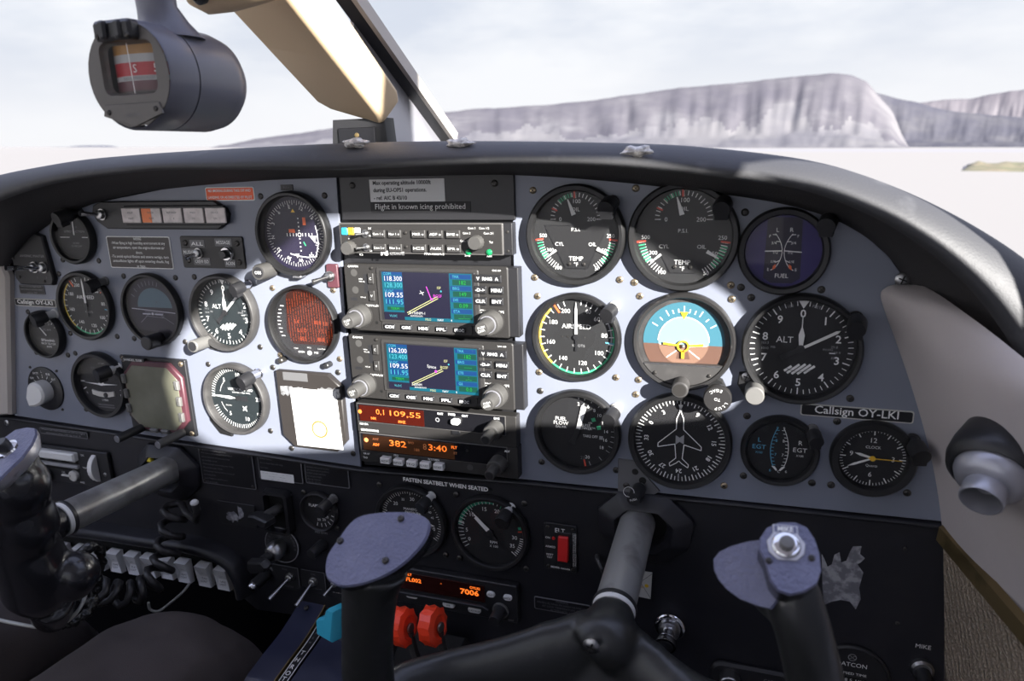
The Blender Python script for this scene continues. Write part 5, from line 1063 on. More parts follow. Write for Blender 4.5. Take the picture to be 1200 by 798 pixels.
# DME
t, w, hh = stack_unit('distance_radio', 'slim distance radio with red lit readout 109,55 under the lower navigation radio', 'radio', (416.5, 471.5), (605.5, 520), 12, H=31.5); D = 12
b = MB(); b.plate(rrect(w / 2, -hh / 2, w, hh, 1), 0, D, 'radio_black', .6); b.plate(rrect(w * .475, -10.2, w * .93, 20, .5), D - .3, D + .6, 'radio_edge', .2); b.plate(rrect(w * .475, -10.2, w * .93 - 1.4, 18.6, .4), D + .3, D + .8, 'black_gloss', .1); b.build('face', t)
b = MB(); b.plate(rrect(w * .235, -10.4, w * .42, 17, .3), D + .7, D + 1, 'led_red_bg', .1); b.text('0,1', 28, -8, 5.6, D + 1.2, 'led_orange', cond=1.15); b.text('109,55', 56, -8, 5.6, D + 1.2, 'led_orange', width=34); b.text('NM', 20, -15, 2.6, D + 1.2, 'led_orange', bold=.03); b.text('MHZ', 52, -16, 2.6, D + 1.2, 'led_orange', bold=.03); b.lathe([(2.2, D + 1), (2.2, D + 1.2)], 'led_orange', 10, c=(5, -9)); b.build('readout', t, smooth=0)
b = MB(); b.plate(rrect(w * .64, -10, 12, 6, 1), D + .7, D + 1.2, 'black_plastic', .2); b.plate(rrect(w * .645, -9.5, 9, 6, 2.5), D + 1, D + 6, 'white_plastic', 1.2); b.build('slide_switch', t)
b = MB(); b.plate(rrect(w * .64, -22, 9, 4, 1), D, D + 1.5, 'black_plastic', .3); b.build('hold_slot', t)
m = MB(); 
for s_, x, z_, cc in (('RMT', w * .55, -3.5, 2.2), ('FREQ', w * .62, -3.2, 2.2), ('GS/T', w * .70, -3.4, 2.2), ('DME', w * .89, -3, 2), ('KN 62A', 8, -22.5, 2), ('BENDIX/KING', 14, -29, 2.3)): m.text(s_, x, z_, cc, D + 1.3 if z_ > -15 else D + .2, 'white_ink', bold=.02)
m.arc(1.4, 2.2, 0, 360, D + 1.3, 'grey_ink', (w * .53, -10)); m.build('lettering', t, smooth=0)
def dual(t, x, z, D):
    M = frame((x, D, z), (-.05, 1, -.1)); b = MB(); b.lathe([(8.6, 0), (8.6, 12), (7.6, 13), (0, 13.1)], 'knob_grey', 28, M=M, knurl=.6, kn=20, kz=(.3, 12)); kb = b.build('outer_knob', t)
    b = MB(); b.lathe([(5.2, 13), (5.2, 25), (4.6, 26), (0, 26.1)], 'knob_grey', 24, M=M, knurl=.4, kn=14, kz=(13.2, 25)); b.lathe([(3.8, 26.1), (3.8, 26.3)], 'knob_black', 16, M=M); b.build('inner_knob', kb)
dual(t, w * .88, -13, D)
# ADF
t, w, hh = stack_unit('direction_finder_radio', 'slim radio with orange readout 382 and five white buttons, lowest in the stack', 'radio', (420, 505.5), (607.5, 560), 12, H=33)
b = MB(); b.plate(rrect(w / 2, -hh / 2, w, hh, 1), 0, D, 'radio_black', .6); b.plate(rrect(w * .475, -10.6, w * .93, 20.5, .5), D - .3, D + .6, 'radio_edge', .2); b.plate(rrect(w * .475, -10.6, w * .93 - 1.4, 19.1, .4), D + .3, D + .8, 'black_gloss', .1); b.build('face', t)
b = MB(); b.plate(rrect(w * .325, -10.6, w * .59, 17, .3), D + .7, D + 1, 'led_brown_bg', .1); b.text('382', 45, -8.6, 6.4, D + 1.2, 'led_orange', width=19, bold=.01); b.text('3:40', 89, -8.6, 6.4, D + 1.2, 'led_orange', width=20, bold=.01); b.text('ADF', 20, -12, 2.8, D + 1.2, 'led_orange', bold=.03); b.text('FLT', 107, -6, 2.8, D + 1.2, 'led_orange', bold=.03)
b.text('8', 75, -8.6, 6.4, D + 1.2, 'led_dim'); b.text('188', 66, -13, 3, D + 1.2, 'led_dim'); b.text('ANT', 20, -6, 2.4, D + 1.2, 'led_dim'); b.text('ET', 108, -12, 2.4, D + 1.2, 'led_dim'); b.text('BFO', 60, -6, 2.4, D + 1.2, 'led_dim'); b.lathe([(2.4, D + 1), (2.4, D + 1.2)], 'lamp_orange', 12, c=(9, -8)); b.build('readout', t, smooth=0)
for i, s_ in enumerate(('ADF', 'BFO', 'FRQ', 'FLT/ET', 'SET/RST')): key(t, 31 + i * 14.8, -27 - (i > 0) * .3, 10.5, 6.6, D, 'white_plastic', s_, 2.1, 'placard_black', th=6)
knob(t, w * .71, -26, 4.2, 12, 'knob_black', 'volume_knob', 0, 'black_plastic', 'knob_grey'); dual(t, w * .89, -17, D)
m = MB()
for s_, x, z_, cc in (('ADF', w * .94, -4, 2), ('KR 87', 8, -23.5, 2), ('TSO', 6, -28, 2), ('FRQ', 42, -21.8, 1.9), ('FLT/TIMER', 84, -21.8, 1.9)): m.text(s_, x, z_, cc, D + (1.3 if z_ > -15 else .9), 'white_ink', bold=.02)
m.lathe([(1.6, D + .9), (1.6, D + 1.1)], 'screw_slot', 12, c=(w * .70, -8)); m.build('lettering', t, smooth=0)
# ------------------------------------------------------------------ lower panel
MH = 1.75; h = MH
t, r = gauge('manifold_pressure_gauge', 'manifold pressure gauge half hidden behind the control wheel pad', 'gauge', 481, 611.5, 82.5, dial='dial_black', thin=6, scr=(0, 2), depth=8)
m = MB(); m.ticks(31, 35, -125, 125, 51, .6, h, 'white_ink'); m.ticks(29.5, 35, -125, 125, 11, .8, h, 'white_ink')
for s, a in (('10', -110), ('15', -80), ('20', -45), ('25', -20), ('30', 5), ('35', 30), ('40', 60), ('45', 75), ('50', 105)): p = pol(25, a); m.text(s, p[0], p[1], 3.9 if s in ('20', '30', '50') else 2.6, h, 'white_ink')
m.text('MANIFOLD', 2, 13, 3, h, 'white_ink'); m.text('PRESSURE', 2, 9, 3, h, 'white_ink'); m.text('IN. HG', 2, 5, 2, h, 'grey_ink'); m.build('dial_markings', t, smooth=0); needle(t, hand(95, 2, 27, 2.6, 2, tip=4), 2.6, hub=3); post_light(t, 24, 31, 1.0, 'white_plastic', 225)
t, r = gauge('tachometer', 'round RPM gauge with green arc right of the manifold gauge', 'gauge', 573.5, 625.5, 83.5, dial='dial_black', thin=5.5, scr=(0, 1, 2, 3), depth=8)
m = MB(); m.arc(32, 35.5, -82, 8, h, 'green_paint'); m.ticks(29.5, 35.3, -125, -40, 13, .7, h + .05, 'white_ink'); m.ticks(31.5, 35.3, -35, 15, 8, .6, h + .05, 'white_ink'); m.ticks(31.5, 35.3, 95, 130, 9, .8, h, 'white_ink'); m.ticks(30, 35.3, 22, 22, 1, .7, h, 'green_ink')
m.ticks(29, 35.5, -78, -78, 1, 1.0, h + .05, 'white_ink'); m.ticks(29, 35.5, 130, 130, 1, 1.0, h, 'white_ink'); m.arc(31, 35.5, 72, 77, h, 'green_paint'); m.ticks(30, 35.5, 81, 81, 1, 1.4, h, 'red_ink')
for s, a in (('0', -115), ('5', -92), ('10', -48), ('15', -12), ('20', 18), ('30', 95), ('35', 117)): p = pol(26, a); m.text(s, p[0], p[1], 4.2, h, 'white_ink')
m.text('RPM', 3, -11, 3, h, 'white_ink'); m.text('X 100', 3, -15.5, 2.6, h, 'white_ink'); m.build('dial_markings', t, smooth=0)
needle(t, hand(-42, 3, 29, 3.6, 2.0, tip=9) , 2.8); needle(t, hand(-46, 3, 22, 4.6, 3), 2.4, name='second_needle'); needle(t, hand(138, -3, 9, 4, 3), 3.0, 'knob_black', 'needle_tail', hub=3.4); post_light(t, 22, 30, 1.1, 'white_plastic', 205)
t, r = gauge('flap_gauge', 'small round flap position gauge beside the gear lever recess', 'gauge', 373, 600, 47, dial='dial_black', thin=3, scr=(0, 2), depth=7, sr=27, bez='bezel_worn')
m = MB(); m.text('FLAPS', -7, 6, 3.4, h, 'white_ink', bold=.02)
for s, a in (('50', 190), ('20', 155), ('10', 125)): p = pol(11, a); m.text(s, p[0], p[1], 3, h, 'white_ink')
m.ticks(15, 19.5, 195, 105, 6, .7, h, 'white_ink'); m.build('dial_markings', t, smooth=0); needle(t, hand(75, 0, 15, 2, 1.2), 2.4); post_light(t, 19, 17, 1.05, 'knob_light', 215)
placard('black strip reading fasten seatbelt when seated, under the radio stack', 467.5, 560.5, 578, 574, ['FASTEN SEATBELT WHEN SEATED'], 'dial_black', 'white_ink', None, 3.8, cap=4.3, bold=.03, th=.3)
placard('engraved operational limits placard with four corner screws, left of centre', 232, 523, 301, 574, [('OPERATIONAL LIMITS', 3), '-This airplane must be operated in accordance', ' with the limitations and instructions in the', ' approved flight manual', '-Maximum design manoeuvering speed 160 kts.', '-Manoeuvering speed 138 kts.', '-Demonstrated crosswind velocity for take off', ' and landing 20 kts', '-Loss of altitude in stall with power', ' 400 ft. gross weight'], 'placard_black', 'dim_ink', 'dim_ink', 0, cap=1.9, left=True, cond=.85, scr=((-1, 1), (1, 1), (-1, -1), (1, -1)))
placard('engraved warning placard partly covered by a white paper strip', 301.5, 533, 356, 567, [('WARNING', 2.6), '-Do not lower flaps with cargo', ' door open', '-Max. cargo door speed', ' open 120'], 'placard_black', 'dim_ink', 'dim_ink', 0, cap=1.9, left=True, cond=.9)
placard('white paper strip stuck on the engraved warning placard', 305, 551.5, 345, 566.5, ['-- -- ---', '-- --', '-- ---'], 'paper', 'label_grey', None, 1.2, cap=1.3, th=.2, name='paper_strip')
placard('engraved manoeuvres placard nearest the radio stack', 356.5, 540.5, 410.5, 572.5, ['MANOEUVRES', 'Aerobatic Manoeuvres including', 'spins except stall are prohibited.', 'FLIGHT LOAD FACTORS', 'At max gross weight', 'Flaps up  +3.6 -1.4', 'Flaps dn  +2.0 -0.0'], 'placard_black', 'dim_ink', 'dim_ink', 0, cap=1.8, left=True, cond=.85)
placard('engraved two-line placard above the autopilot panel', 46.5, 500, 104, 514.5, ['Maximum fuel imbalance left to right', 'not more than 120 kg. fuel. R'], 'placard_black', 'grey_ink', 'dim_ink', 0, cap=2.2)
t, w, hh = rect_thing('blank_plate', 'black plate with rubbed grey smear left of the gear lever', 'plate', 255, 586, 302, 619)
b = MB(); b.plate(rrect(0, 0, w, hh, 1), 0, .8, 'knob_black', .3); random.seed(9); b.face(blob(-6, -4, 20, 14, 18, .5), .95, 'worn_grey'); b.face(blob(5, 3, 8, 18, 14, .3), .97, 'worn_grey'); b.build('plate', t, smooth=0)
# gear lever
t = thing('gear_lever', 'landing gear lever with wheel-shaped black handle in a framed recess', 'lever', tuple(P(328, 598, 0)))
b = MB(); R0 = rrect(0, 0, 36, 54, 6); R1 = rrect(0, 0, 27, 45, 4); vs = [(x, 0, z) for x, z in R0] + [(x * .95, 9, z * .96) for x, z in R0] + [(x, 9.5, z) for x, z in R1] + [(x, -1, z) for x, z in R1]; k = len(R0)
b.add(vs, [(i + a * k, (i + 1) % k + a * k, (i + 1) % k + (a + 1) * k, i + (a + 1) * k) for a in range(3) for i in range(k)], 'black_plastic'); b.build('recess_frame', t)
MB().plate(R1, -1.2, -.8, 'dark_recess', .1).build('recess_back', t)
M = frame((0, -1, 3), (-.25, 1, -.05)); b = MB(); b.lathe([(5.5, 0), (5.5, 18), (4.5, 22)], 'bezel_grey', 20, M=M); b.build('lever_shaft', t)
b = MB(); b.plate([(-16, -3), (10, -8), (16, -3), (16, 3), (-6, 5), (-16, 2)], 20, 33, 'black_plastic', 2, M=M); b.build('lever_handle', t)
# rotary with silver hub
t = thing('fuel_heater_control', 'black pointer knob with silver ball hub on a round engraved plate', 'knob', tuple(P(331, 638, 0)))
b = MB(); b.lathe([(23, 0), (23, 1.2), (22, 1.6), (0, 1.65)], 'knob_black', 40); b.ring([(22.6, 1.3), (22.4, 1.9), (21.6, 1.7)], 'grey_ink', 40)
for i in range(16): p = pol(18, -140 + i * 16); b.text('IIIOI'[i % 5] * 2, p[0], p[1], 2.6, 1.8, 'dim_ink', rot=-140 + i * 16)
b.build('dial_plate', t)
M = frame((0, 1, 0), (-.1, 1, -.1)); b = MB(); b.lathe([(8, 0), (11, 6), (11.5, 12), (9, 18), (6, 20)], 'steel', 28, M=M); b.build('hub', t)
b = MB(); M2 = frame((-4, 20, -4), (-.2, 1, -.2)); b.lathe([(6, 0), (6, 9)], 'knob_black', 20, M=M2); b.plate([(-24, -12), (-19, -19), (8, -7), (12, 0), (6, 6), (-20, -2)], 8, 17, 'knob_black', 2, M=M2); b.build('pointer_knob', t)
t = thing('dimmer_knob', 'ribbed black knob with chrome end left of the bat toggles', 'knob', tuple(P(313, 672, 0))); M = frame((0, -1, 0), (-.15, 1, -.15)); b = MB(); b.lathe([(6.4, 0), (6.6, 3), (6.6, 22), (6, 23)], 'knob_black', 22, M=M, knurl=.6, kn=14, kz=(2, 22)); b.build('knob_body', t); b = MB(); b.lathe([(5.5, 23), (5.3, 26), (3.5, 28), (0, 28.4)], 'chrome', 20, M=M); b.build('end_cap', t); b = MB(); b.arc(9, 12, -60, 60, .2, 'dim_ink'); b.build('engraved_scale', t, smooth=0)
t = thing('dimmer_knob', 'ribbed black knob under the flap gauge', 'knob', tuple(P(378, 638, 0))); M = frame((0, -1, 0), (-.1, 1, -.1)); b = MB(); b.lathe([(6.4, 0), (6.6, 2), (6.6, 20), (5.8, 21), (0, 21.2)], 'knob_black', 22, M=M, knurl=.6, kn=14, kz=(1, 20)); b.build('knob_body', t); b = MB(); b.text('PED DMM', 0, 15, 2.6, .3, 'grey_ink'); b.build('lettering', t, smooth=0)
t, w, hh = rect_thing('switch_plate', 'black engraved plate with two long bat toggles and a small data toggle', 'switch plate', 317, 657, 404, 705)
b = MB(); b.plate(rrect(-w * .29, 0, w * .38, hh * .85, 1), 0, .8, 'knob_black', .2); b.plate(rrect(w * .1, -1, w * .34, hh * .85, 1), 0, .8, 'knob_black', .2); b.build('plates', t)
m = MB()
for x, w_ in ((-w * .29, w * .38), (w * .1, w * .34)): m.poly([(x - w_ / 2 + 1, hh * .41), (x + w_ / 2 - 1, hh * .41), (x + w_ / 2 - 1, -hh * .41)], .7, 1, 'dim_ink')
for s_, x, z_, c_ in (('ON', w * .1, hh * .30, 2.8), ('AUX', -w * .3, hh * .30, 2.4), ('HOP', w * .16, -hh * .22, 2.6), ('SLICER', w * .13, -hh * .36, 2.6), ('STORMSC', w * .40, hh * .30, 3.0), ('DATA', w * .42, -hh * .24, 3.2), ('MASTER', -w * .26, -hh * .30, 2.4)): m.text(s_, x, z_, c_, 1.1, 'white_ink' if c_ > 2.9 else 'dim_ink')
m.build('lettering', t, smooth=0); toggle(t, -w * .23, 2, (-9, 26, -12), 'steel', .8, .95); toggle(t, w * .1, 2, (-5, 26, -14), 'steel', .8, .95); toggle(t, w * .38, 3, (-5, 12, -7), 'steel', .2, .65)

# rocker switches under a padded shelf
t = thing('rocker_panel_shelf', 'black rounded shelf over the row of white rocker switches', 'shelf', (0, 0, 0))
rows = []
sp = cat_rom([(-80, 590, 0), (0, 601, 0), (60, 608, 0), (120, 616, 0), (180, 625, 0), (225, 631, 0), (256, 640, 0), (278, 654, 0), (290, 674, 0), (295, 694, 0)], 4)
for i, q in enumerate(sp):
    a = P(q[0], q[1], 2); nx = sp[min(i + 1, len(sp) - 1)] - sp[max(i - 1, 0)]; n2 = Vector((-nx.y, 0, -nx.x)).normalized(); n2 = Vector((-n2.x, 0, n2.z)); n2 = Vector((nx.y, 0, nx.x)).normalized()
    if n2.z < 0 and n2.x < 0: n2 = -n2
    rows.append([tuple(a + n2 * 3 + Vector((0, -3.2, 0))), tuple(a + n2 * 1 + Vector((0, 12, 0))), tuple(a - n2 * 2 + Vector((0, 16, 0))), tuple(a - n2 * 8 + Vector((0, 17, 0))), tuple(a - n2 * 13 + Vector((0, 13, 0))), tuple(a - n2 * 14 + Vector((0, -3.2, 0)))])
MB().grid(rows, 'black_panel').build('padded_lip', t, smooth=80)
pts = [(-70, 612), (60, 628), (180, 642), (240, 652), (262, 672), (268, 692), (60, 655), (-70, 640)]
MB().plate(pxpoly(pts), -1.6, -.8, 'dark_recess', .1).build('recess_back', t)
proto = None
RT = ('FUEL/BOOST', 'MAG/LEFT', 'MAG/RIGHT', 'COWL/FLAP', 'PITOT/HEAT', 'PROP/DEICE', 'DOME/LIGHT', 'ICE/LIGHT', 'PNEU/BOOT', 'WING/LIGHT', 'SEAT/LIGHT', 'TAXI/LIGHT', 'LAND/LIGHT', 'DIM/LIGHTS', 'BEACON/LIGHT')
RX_ = [(20, 632), (38, 634.5), (56, 637), (76, 640.5), (98, 643), (117, 645.5), (137, 648.5), (158, 651.5), (177, 654), (197, 656), (217, 660), (241, 664.5), (263, 668.5)]
ROCK = MB(); ROCK.add([(-6.5, 2, -12), (6.5, 2, -12), (6.5, 2, 12), (-6.5, 2, 12), (-7, 9, -12), (7, 9, -12), (7, 7, -1), (-7, 7, -1), (7, 14, 11), (-7, 14, 11), (6.4, 5, 12.5), (-6.4, 5, 12.5), (7, 10, -11), (-7, 10, -11)],
    [(0, 1, 2, 3), (13, 12, 6, 7), (7, 6, 8, 9), (9, 8, 10, 11), (0, 1, 12, 13), (11, 10, 2, 3), (1, 2, 10, 8), (1, 8, 6, 12), (0, 3, 11, 9), (0, 9, 7, 13)], 'rocker_white'); RM = ROCK.mesh('rocker_switch', 0)
for i, (x, y) in enumerate(RX_):
    c = P(x, y + 7, 6); lo = ['leftmost rocker, by the hanging grip', 'second rocker from the left end', 'third rocker from the left end', 'fourth rocker from the left end', 'fifth rocker from the left end', 'sixth rocker from the left end', 'seventh rocker, in the middle of the row', 'rocker just left of the coiled cord', 'rocker behind the left side of the coiled cord', 'rocker behind the right side of the coiled cord', 'rocker third from the right end, right of the coiled cord', 'rocker second from the right end', 'rightmost rocker, at the end of the shelf'][i]
    tt = thing('rocker_switch', 'white ' + lo, 'switch', (c.x, 0, c.z - 2), 'white rocker switches under the shelf')
    o = bpy.data.objects.new('rocker', RM); C.objects.link(o); o.parent = tt; o.scale = (1.25, 1, 1.3)
    mk = MB(); a, b_ = RT[i].split('/'); M = frame((0, 9.2, -5.2), (0, 1, .32)); mk.text(a, 0, 1.6, 2.2, .5, 'placard_black', M=M, width=min(9, 2 * len(a))); mk.text(b_, 0, -1.8, 2.2, .5, 'placard_black', M=M, width=min(9, 2 * len(b_))); M = frame((0, 10.8, 5), (0, 1, -.6)); mk.text('OFF', 0, 0, 2, .45, 'placard_black', M=M); mk.build('lettering', tt, smooth=0)

# autopilot panel
t, w, hh = rect_thing('autopilot_panel', 'black autopilot panel with pale bar keys and a white thumb wheel', 'control panel', 8, 514, 136, 572)
b = MB(); b.plate(rrect(0, 0, w, hh, 2), 0, 4, 'black_plastic', .8); b.plate(rrect(-w * .1, hh * .12, w * .62, hh * .5, 1), 4, 4.6, 'dark_recess', .2); b.build('face', t)
b = MB(); b.plate(rrect(-w * .08, hh * .30, w * .6, 11, 1.5), 4, 11, 'white_plastic', 2); b.build('upper_bar_key', t); b = MB(); b.plate(rrect(-w * .08, hh * .02, w * .6, 4.5, 1), 4, 8, 'grey_ink', 1); b.build('lower_bar', t)
m = MB()
for i, s_ in enumerate(('HDG', 'ROLL', 'NAV', 'ALT', 'PITCH')): m.text(s_, -w * .34 + i * w * .125, hh * .13, 2.6, 4.8, 'grey_ink'); 
for s_, x, z_ in (('DN', w * .27, hh * .36), ('TRIM', w * .27, hh * .01), ('UP', w * .32, -hh * .25), ('ON', w * .05, -hh * .2), ('FREE', w * .22, -hh * .42)): m.text(s_, x, z_, 2.4, 4.8, 'white_ink')
m.build('lettering', t, smooth=0)
b = MB(); o_ = [(w * .385 + 5.5 * math.sin(math.radians(a)) * 1.2, hh * .04 + 20 * math.cos(math.radians(a))) for a in range(0, 360, 20)]
b.lathe([(20, -3.5), (21, -2.5), (21, 2.5), (20, 3.5)], 'white_plastic', 40, M=frame((w * .375, -6, hh * .04), (1, 0, 0)), knurl=.8, kn=26, kz=(-3, 3)); b.build('thumb_wheel', t)
knob(t, w * .16, -hh * .24, 7, 9, 'cream_plastic', 'mode_knob'); b = MB(); b.plate(rrect(w * .16 - 9, -hh * .22, 14, 2.4, .8), 9, 11, 'cream_plastic', .5); b.build('knob_pointer', t)
M = frame((-w * .14, 4, -hh * .33), (-.1, 1, -.1)); b = MB(); b.lathe([(13, 0), (12, 3), (12, 14), (10, 16), (0, 16.2)], 'knob_black', 26, M=M); b.plate(rrect(0, 0, 5, 23, 1.5), 16, 22, 'knob_black', 1.5, M=M); b.build('turn_knob', t); inst('screw', SCREW['steel'], t, (w * .45, 4, -hh * .1))
t = thing('panel_screw', 'bright screw head at the left end below the blue panel', 'screw', tuple(P(9, 495, 7))); inst('screw', SCREW['fat'], t, (0, 1, 0))

# boots around the control shafts
def boot(px, py, s, label):
    c = P(px, py, 0); t = thing('shaft_boot', label, 'boot', (c.x, 0, c.z)); b = MB()
    out = [(-49 * s, 10), (-28 * s, 32 * s), (24 * s, 33 * s), (50 * s, 8), (46 * s, -22 * s), (20 * s, -44 * s), (-22 * s, -42 * s), (-48 * s, -16 * s)]
    def rs(poly, n=48):
        L = [math.dist(poly[i], poly[(i + 1) % len(poly)]) for i in range(len(poly))]; T = sum(L); o = []
        for k in range(n):
            d = T * k / n; i = 0
            while d > L[i]: d -= L[i]; i += 1
            a, c_ = poly[i], poly[(i + 1) % len(poly)]; f = d / L[i]; o.append((a[0] + (c_[0] - a[0]) * f, a[1] + (c_[1] - a[1]) * f))
        return o
    O = rs(out); secs = [(1.0, 0, 0), (.98, 4, 0), (.66, 14, 0), (.60, 14.5, 0), (.56, 12, 0)]; vs = []
    for k_, hh_, _ in secs: vs += [(x * k_, hh_, z * k_) for x, z in O]
    n = len(O); a0 = [math.atan2(z, x) for x, z in O]
    vs += [(21.5 * math.cos(a), 9, 21.5 * math.sin(a)) for a in a0] + [(20.5 * math.cos(a), 0, 20.5 * math.sin(a)) for a in a0]
    b.add(vs, [(i + q * n, (i + 1) % n + q * n, (i + 1) % n + (q + 1) * n, i + (q + 1) * n) for q in range(6) for i in range(n)], 'black_panel'); b.build('collar', t, smooth=32)
    MB().lathe([(20.6, .2), (20.6, .3)], 'dark_recess', 32).build('opening', t)
    return t
boot(756, 612, .92, 'black angular moulded collar around the right control shaft')
t = boot(199, 548, .92, 'black angular moulded collar around the left control shaft, with a yellow mark')
b = MB(); b.plate(rrect(-17, 14, 7, 7, 1), 8, 13, 'yellow_mark', 1); b.build('yellow_mark', t); b = MB(); b.plate(rrect(8, -46, 3, 4, 1), 0, 2, 'yellow_mark', .5); b.build('yellow_mark', t)

# emergency transmitter switch
t, w, hh = rect_thing('emergency_transmitter_switch', 'ELT switch plate with red rocker, left of the right control shaft', 'switch plate', 637.5, 611, 676.5, 671)
MB().plate(rrect(0, 0, w, hh, 1.5), 0, 1.6, 'knob_black', .4).build('backing', t); screws(t, [(-w / 2 + 4, hh / 2 - 4), (w / 2 - 4, hh / 2 - 4), (-w / 2 + 4, -hh / 2 + 4), (w / 2 - 4, -hh / 2 + 4)], 'small', 1.5)
m = MB()
for s_, x, z_, c_ in (('ELT', 0, hh * .37, 4.6), ('ON', -w * .38, hh * .19, 2.2), ('ARMED', -w * .30, 0, 2.2), ('RESET', -w * .32, -hh * .17, 1.9), ('TEST', -w * .33, -hh * .23, 1.9), ('ME406 remote', 0, -hh * .43, 2.3)): m.text(s_, x, z_, c_, 1.9, 'white_ink', bold=.012)
m.text('FOR AVIATION EMERGENCY USE ONLY', w * .40, 0, 1.6, 1.9, 'white_ink', rot=-90, width=hh * .7); m.text('UNAUTHORIZED OPERATION PROHIBITED', w * .46, 0, 1.4, 1.9, 'white_ink', rot=-90, width=hh * .7); m.build('lettering', t, smooth=0)
b = MB(); b.plate(rrect(w * .12, -hh * .02, 14, 38, 1), 1.6, 3.2, 'black_plastic', .5); b.build('switch_bezel', t)
b = MB(); M = frame((w * .12, 3, hh * .03), (0, 1, .12)); b.plate(rrect(0, 0, 10.5, 26, 1), 0, 5, 'red_switch', 1, M=M); b.build('rocker', t); b = MB(); b.lathe([(1.8, 1.6), (1.5, 2.6), (0, 3)], 'red_switch', 12, c=(-w * .20, hh * .19)); b.build('warning_lamp', t)

# transponder
a, b_ = P(458, 663.5, 8), P(607.5, 729, 8); t, w, hh = stack_unit('transponder', 'transponder with orange readout 7006 and white oval keys below the RPM gauge', 'radio', (448, 661), (607, 727), 8, H=44); D = 8
b = MB(); b.plate(rrect(w / 2, -hh / 2, w, hh, 1.5), 0, D, 'black_plastic', 1); b.plate(rrect(w * .41, -15, w * .72, 20, .8), D, D + 1, 'xpdr_bg', .3); b.plate([(8, -27), (w * .76, -27), (w * .80, -31), (4, -31)], D, D + 5, 'black_plastic', 1); b.build('face', t)
b = MB(); H = D + 1.2; b.text('ALT', w * .17 + 2, -6.5, 2.8, H, 'led_orange', bold=.03, left=True); b.text('FL002', w * .17 + 2, -12.5, 4.6, H, 'led_orange', bold=.03, left=True, width=18); b.text('OYLKI', w * .70, -9.5, 2.9, H, 'led_orange', bold=.03); b.text('7006', w * .66, -15.5, 6, H, 'led_orange', bold=.03, width=21); b.text('^', w * .45, -11, 2.6, H, 'led_orange'); b.build('readout', t, smooth=0)
def oval(x, z, w_, s_): q = MB(); q.plate(rrect(x, z, w_, 6.4, 3.1), D, D + 2.6, 'white_plastic', .9); q.text(s_, x, z, 2.1, D + 2.8, 'placard_black'); q.build('oval_key', t)
oval(w * .22, -31 - 1, 14, 'FUNC'); oval(w * .50, -35, 14, 'VFR'); oval(w * .69, -36, 14.5, 'CLR/CRSR'); oval(w * .815, -13.5, 9, 'ENT'); oval(w * .935, -14, 9.5, 'BACK')
M = frame((w * .88, D, -31), (-.05, 1, -.05)); b = MB(); b.lathe([(9, 0), (9, 2)], 'knob_light', 28, M=M); b.lathe([(7.6, 2), (6.6, 5), (6.4, 18), (5.6, 19), (0, 19.2)], 'knob_black', 24, M=M, knurl=.4, kn=14, kz=(5, 18)); b.build('code_knob', t)
m = MB(); m.text('ON', 12, -26, 2.2, D + .2, 'white_ink'); m.text('ALT', 19, -33, 2, D + .2, 'white_ink'); m.text('IDENT', w * .95, -41, 1.6, D + .2, 'grey_ink'); m.build('lettering', t, smooth=0)
knob(t, 8, -33, 7, 14, 'knob_black', 'mode_knob', 12, 'knob_light')

placard('dim engraved warning placard low on the black panel, left of the control wheel hub', 626, 698, 692, 724, ['WARNING', 'WHEN FLYING IN HIGH HUMIDITY', 'AT LOW TEMPERATURE THE', 'ALTERNATE AIR'], 'placard_black', 'dim_ink', 'dim_ink', 0, cap=2.2)
t = thing('paper_tag', 'small folded cream paper tag behind the right control shaft', 'tag', tuple(P(753, 684, 1))); b = MB(); b.plate([(-13, -14), (8, -15), (9, 14), (-9, 14)], 0, .8, 'cream_plastic', .1); b.line((-13, -13), (-2, 2), .5, 1, 'label_grey'); b.line((8, -14), (-2, 2), .5, 1, 'label_grey'); b.line((9, 13), (-2, 2), .5, 1, 'label_grey'); b.face(circ(4, -1, 2, 10), 1, 'amber_lamp'); b.face(circ(0, -3, 1.4, 10), 1, 'rust_glow'); b.build('paper', t, smooth=0)
t = thing('cigar_lighter', 'chrome cigar lighter knob on the black panel right of the hub', 'lighter', tuple(P(785, 734, 0))); b = MB(); b.lathe([(14.5, 0), (14.5, 2), (13, 3.5), (11.5, 3.8)], 'chrome', 36); b.lathe([(10.5, 3), (10, 9)], 'steel', 32); b.build('socket', t); M = frame((0, 5, 0), (-.08, 1, -.2)); b = MB(); b.lathe([(7, 0), (6.4, 10), (9.6, 14), (10.2, 18), (9.6, 20.5), (0, 21)], 'chrome', 32, M=M); b.lathe([(7.6, 21), (6, 21.8), (0, 22.2)], 'knob_black', 28, M=M); b.build('lighter_knob', t)
t = thing('knob_panel', 'black plate with a steel knob in the gap left of the control wheel hub', 'knob', tuple(P(640, 748, 0))); b = MB(); b.plate(rrect(8, -8, 56, 34, 12), 0, 5, 'black_plastic', 2); b.build('plate', t); knob(t, 0, -6, 9, 16, 'steel', 'pull_knob')
t = thing('heater_knob_panel', 'black rounded plate with steel pull knob marked cabin hot air', 'knob', tuple(P(880, 790, 0))); b = MB(); b.plate(rrect(0, -10, 74, 40, 11), 0, 5, 'black_plastic', 2.5); b.text('CABIN', 18, 0, 3.2, 5.2, 'grey_ink'); b.text('HOT AIR', 18, -5, 3.2, 5.2, 'grey_ink'); b.text('PULL ON', 18, -12, 3.2, 5.2, 'grey_ink'); b.build('plate', t); knob(t, -19, -4, 9.5, 18, 'steel', 'pull_knob')
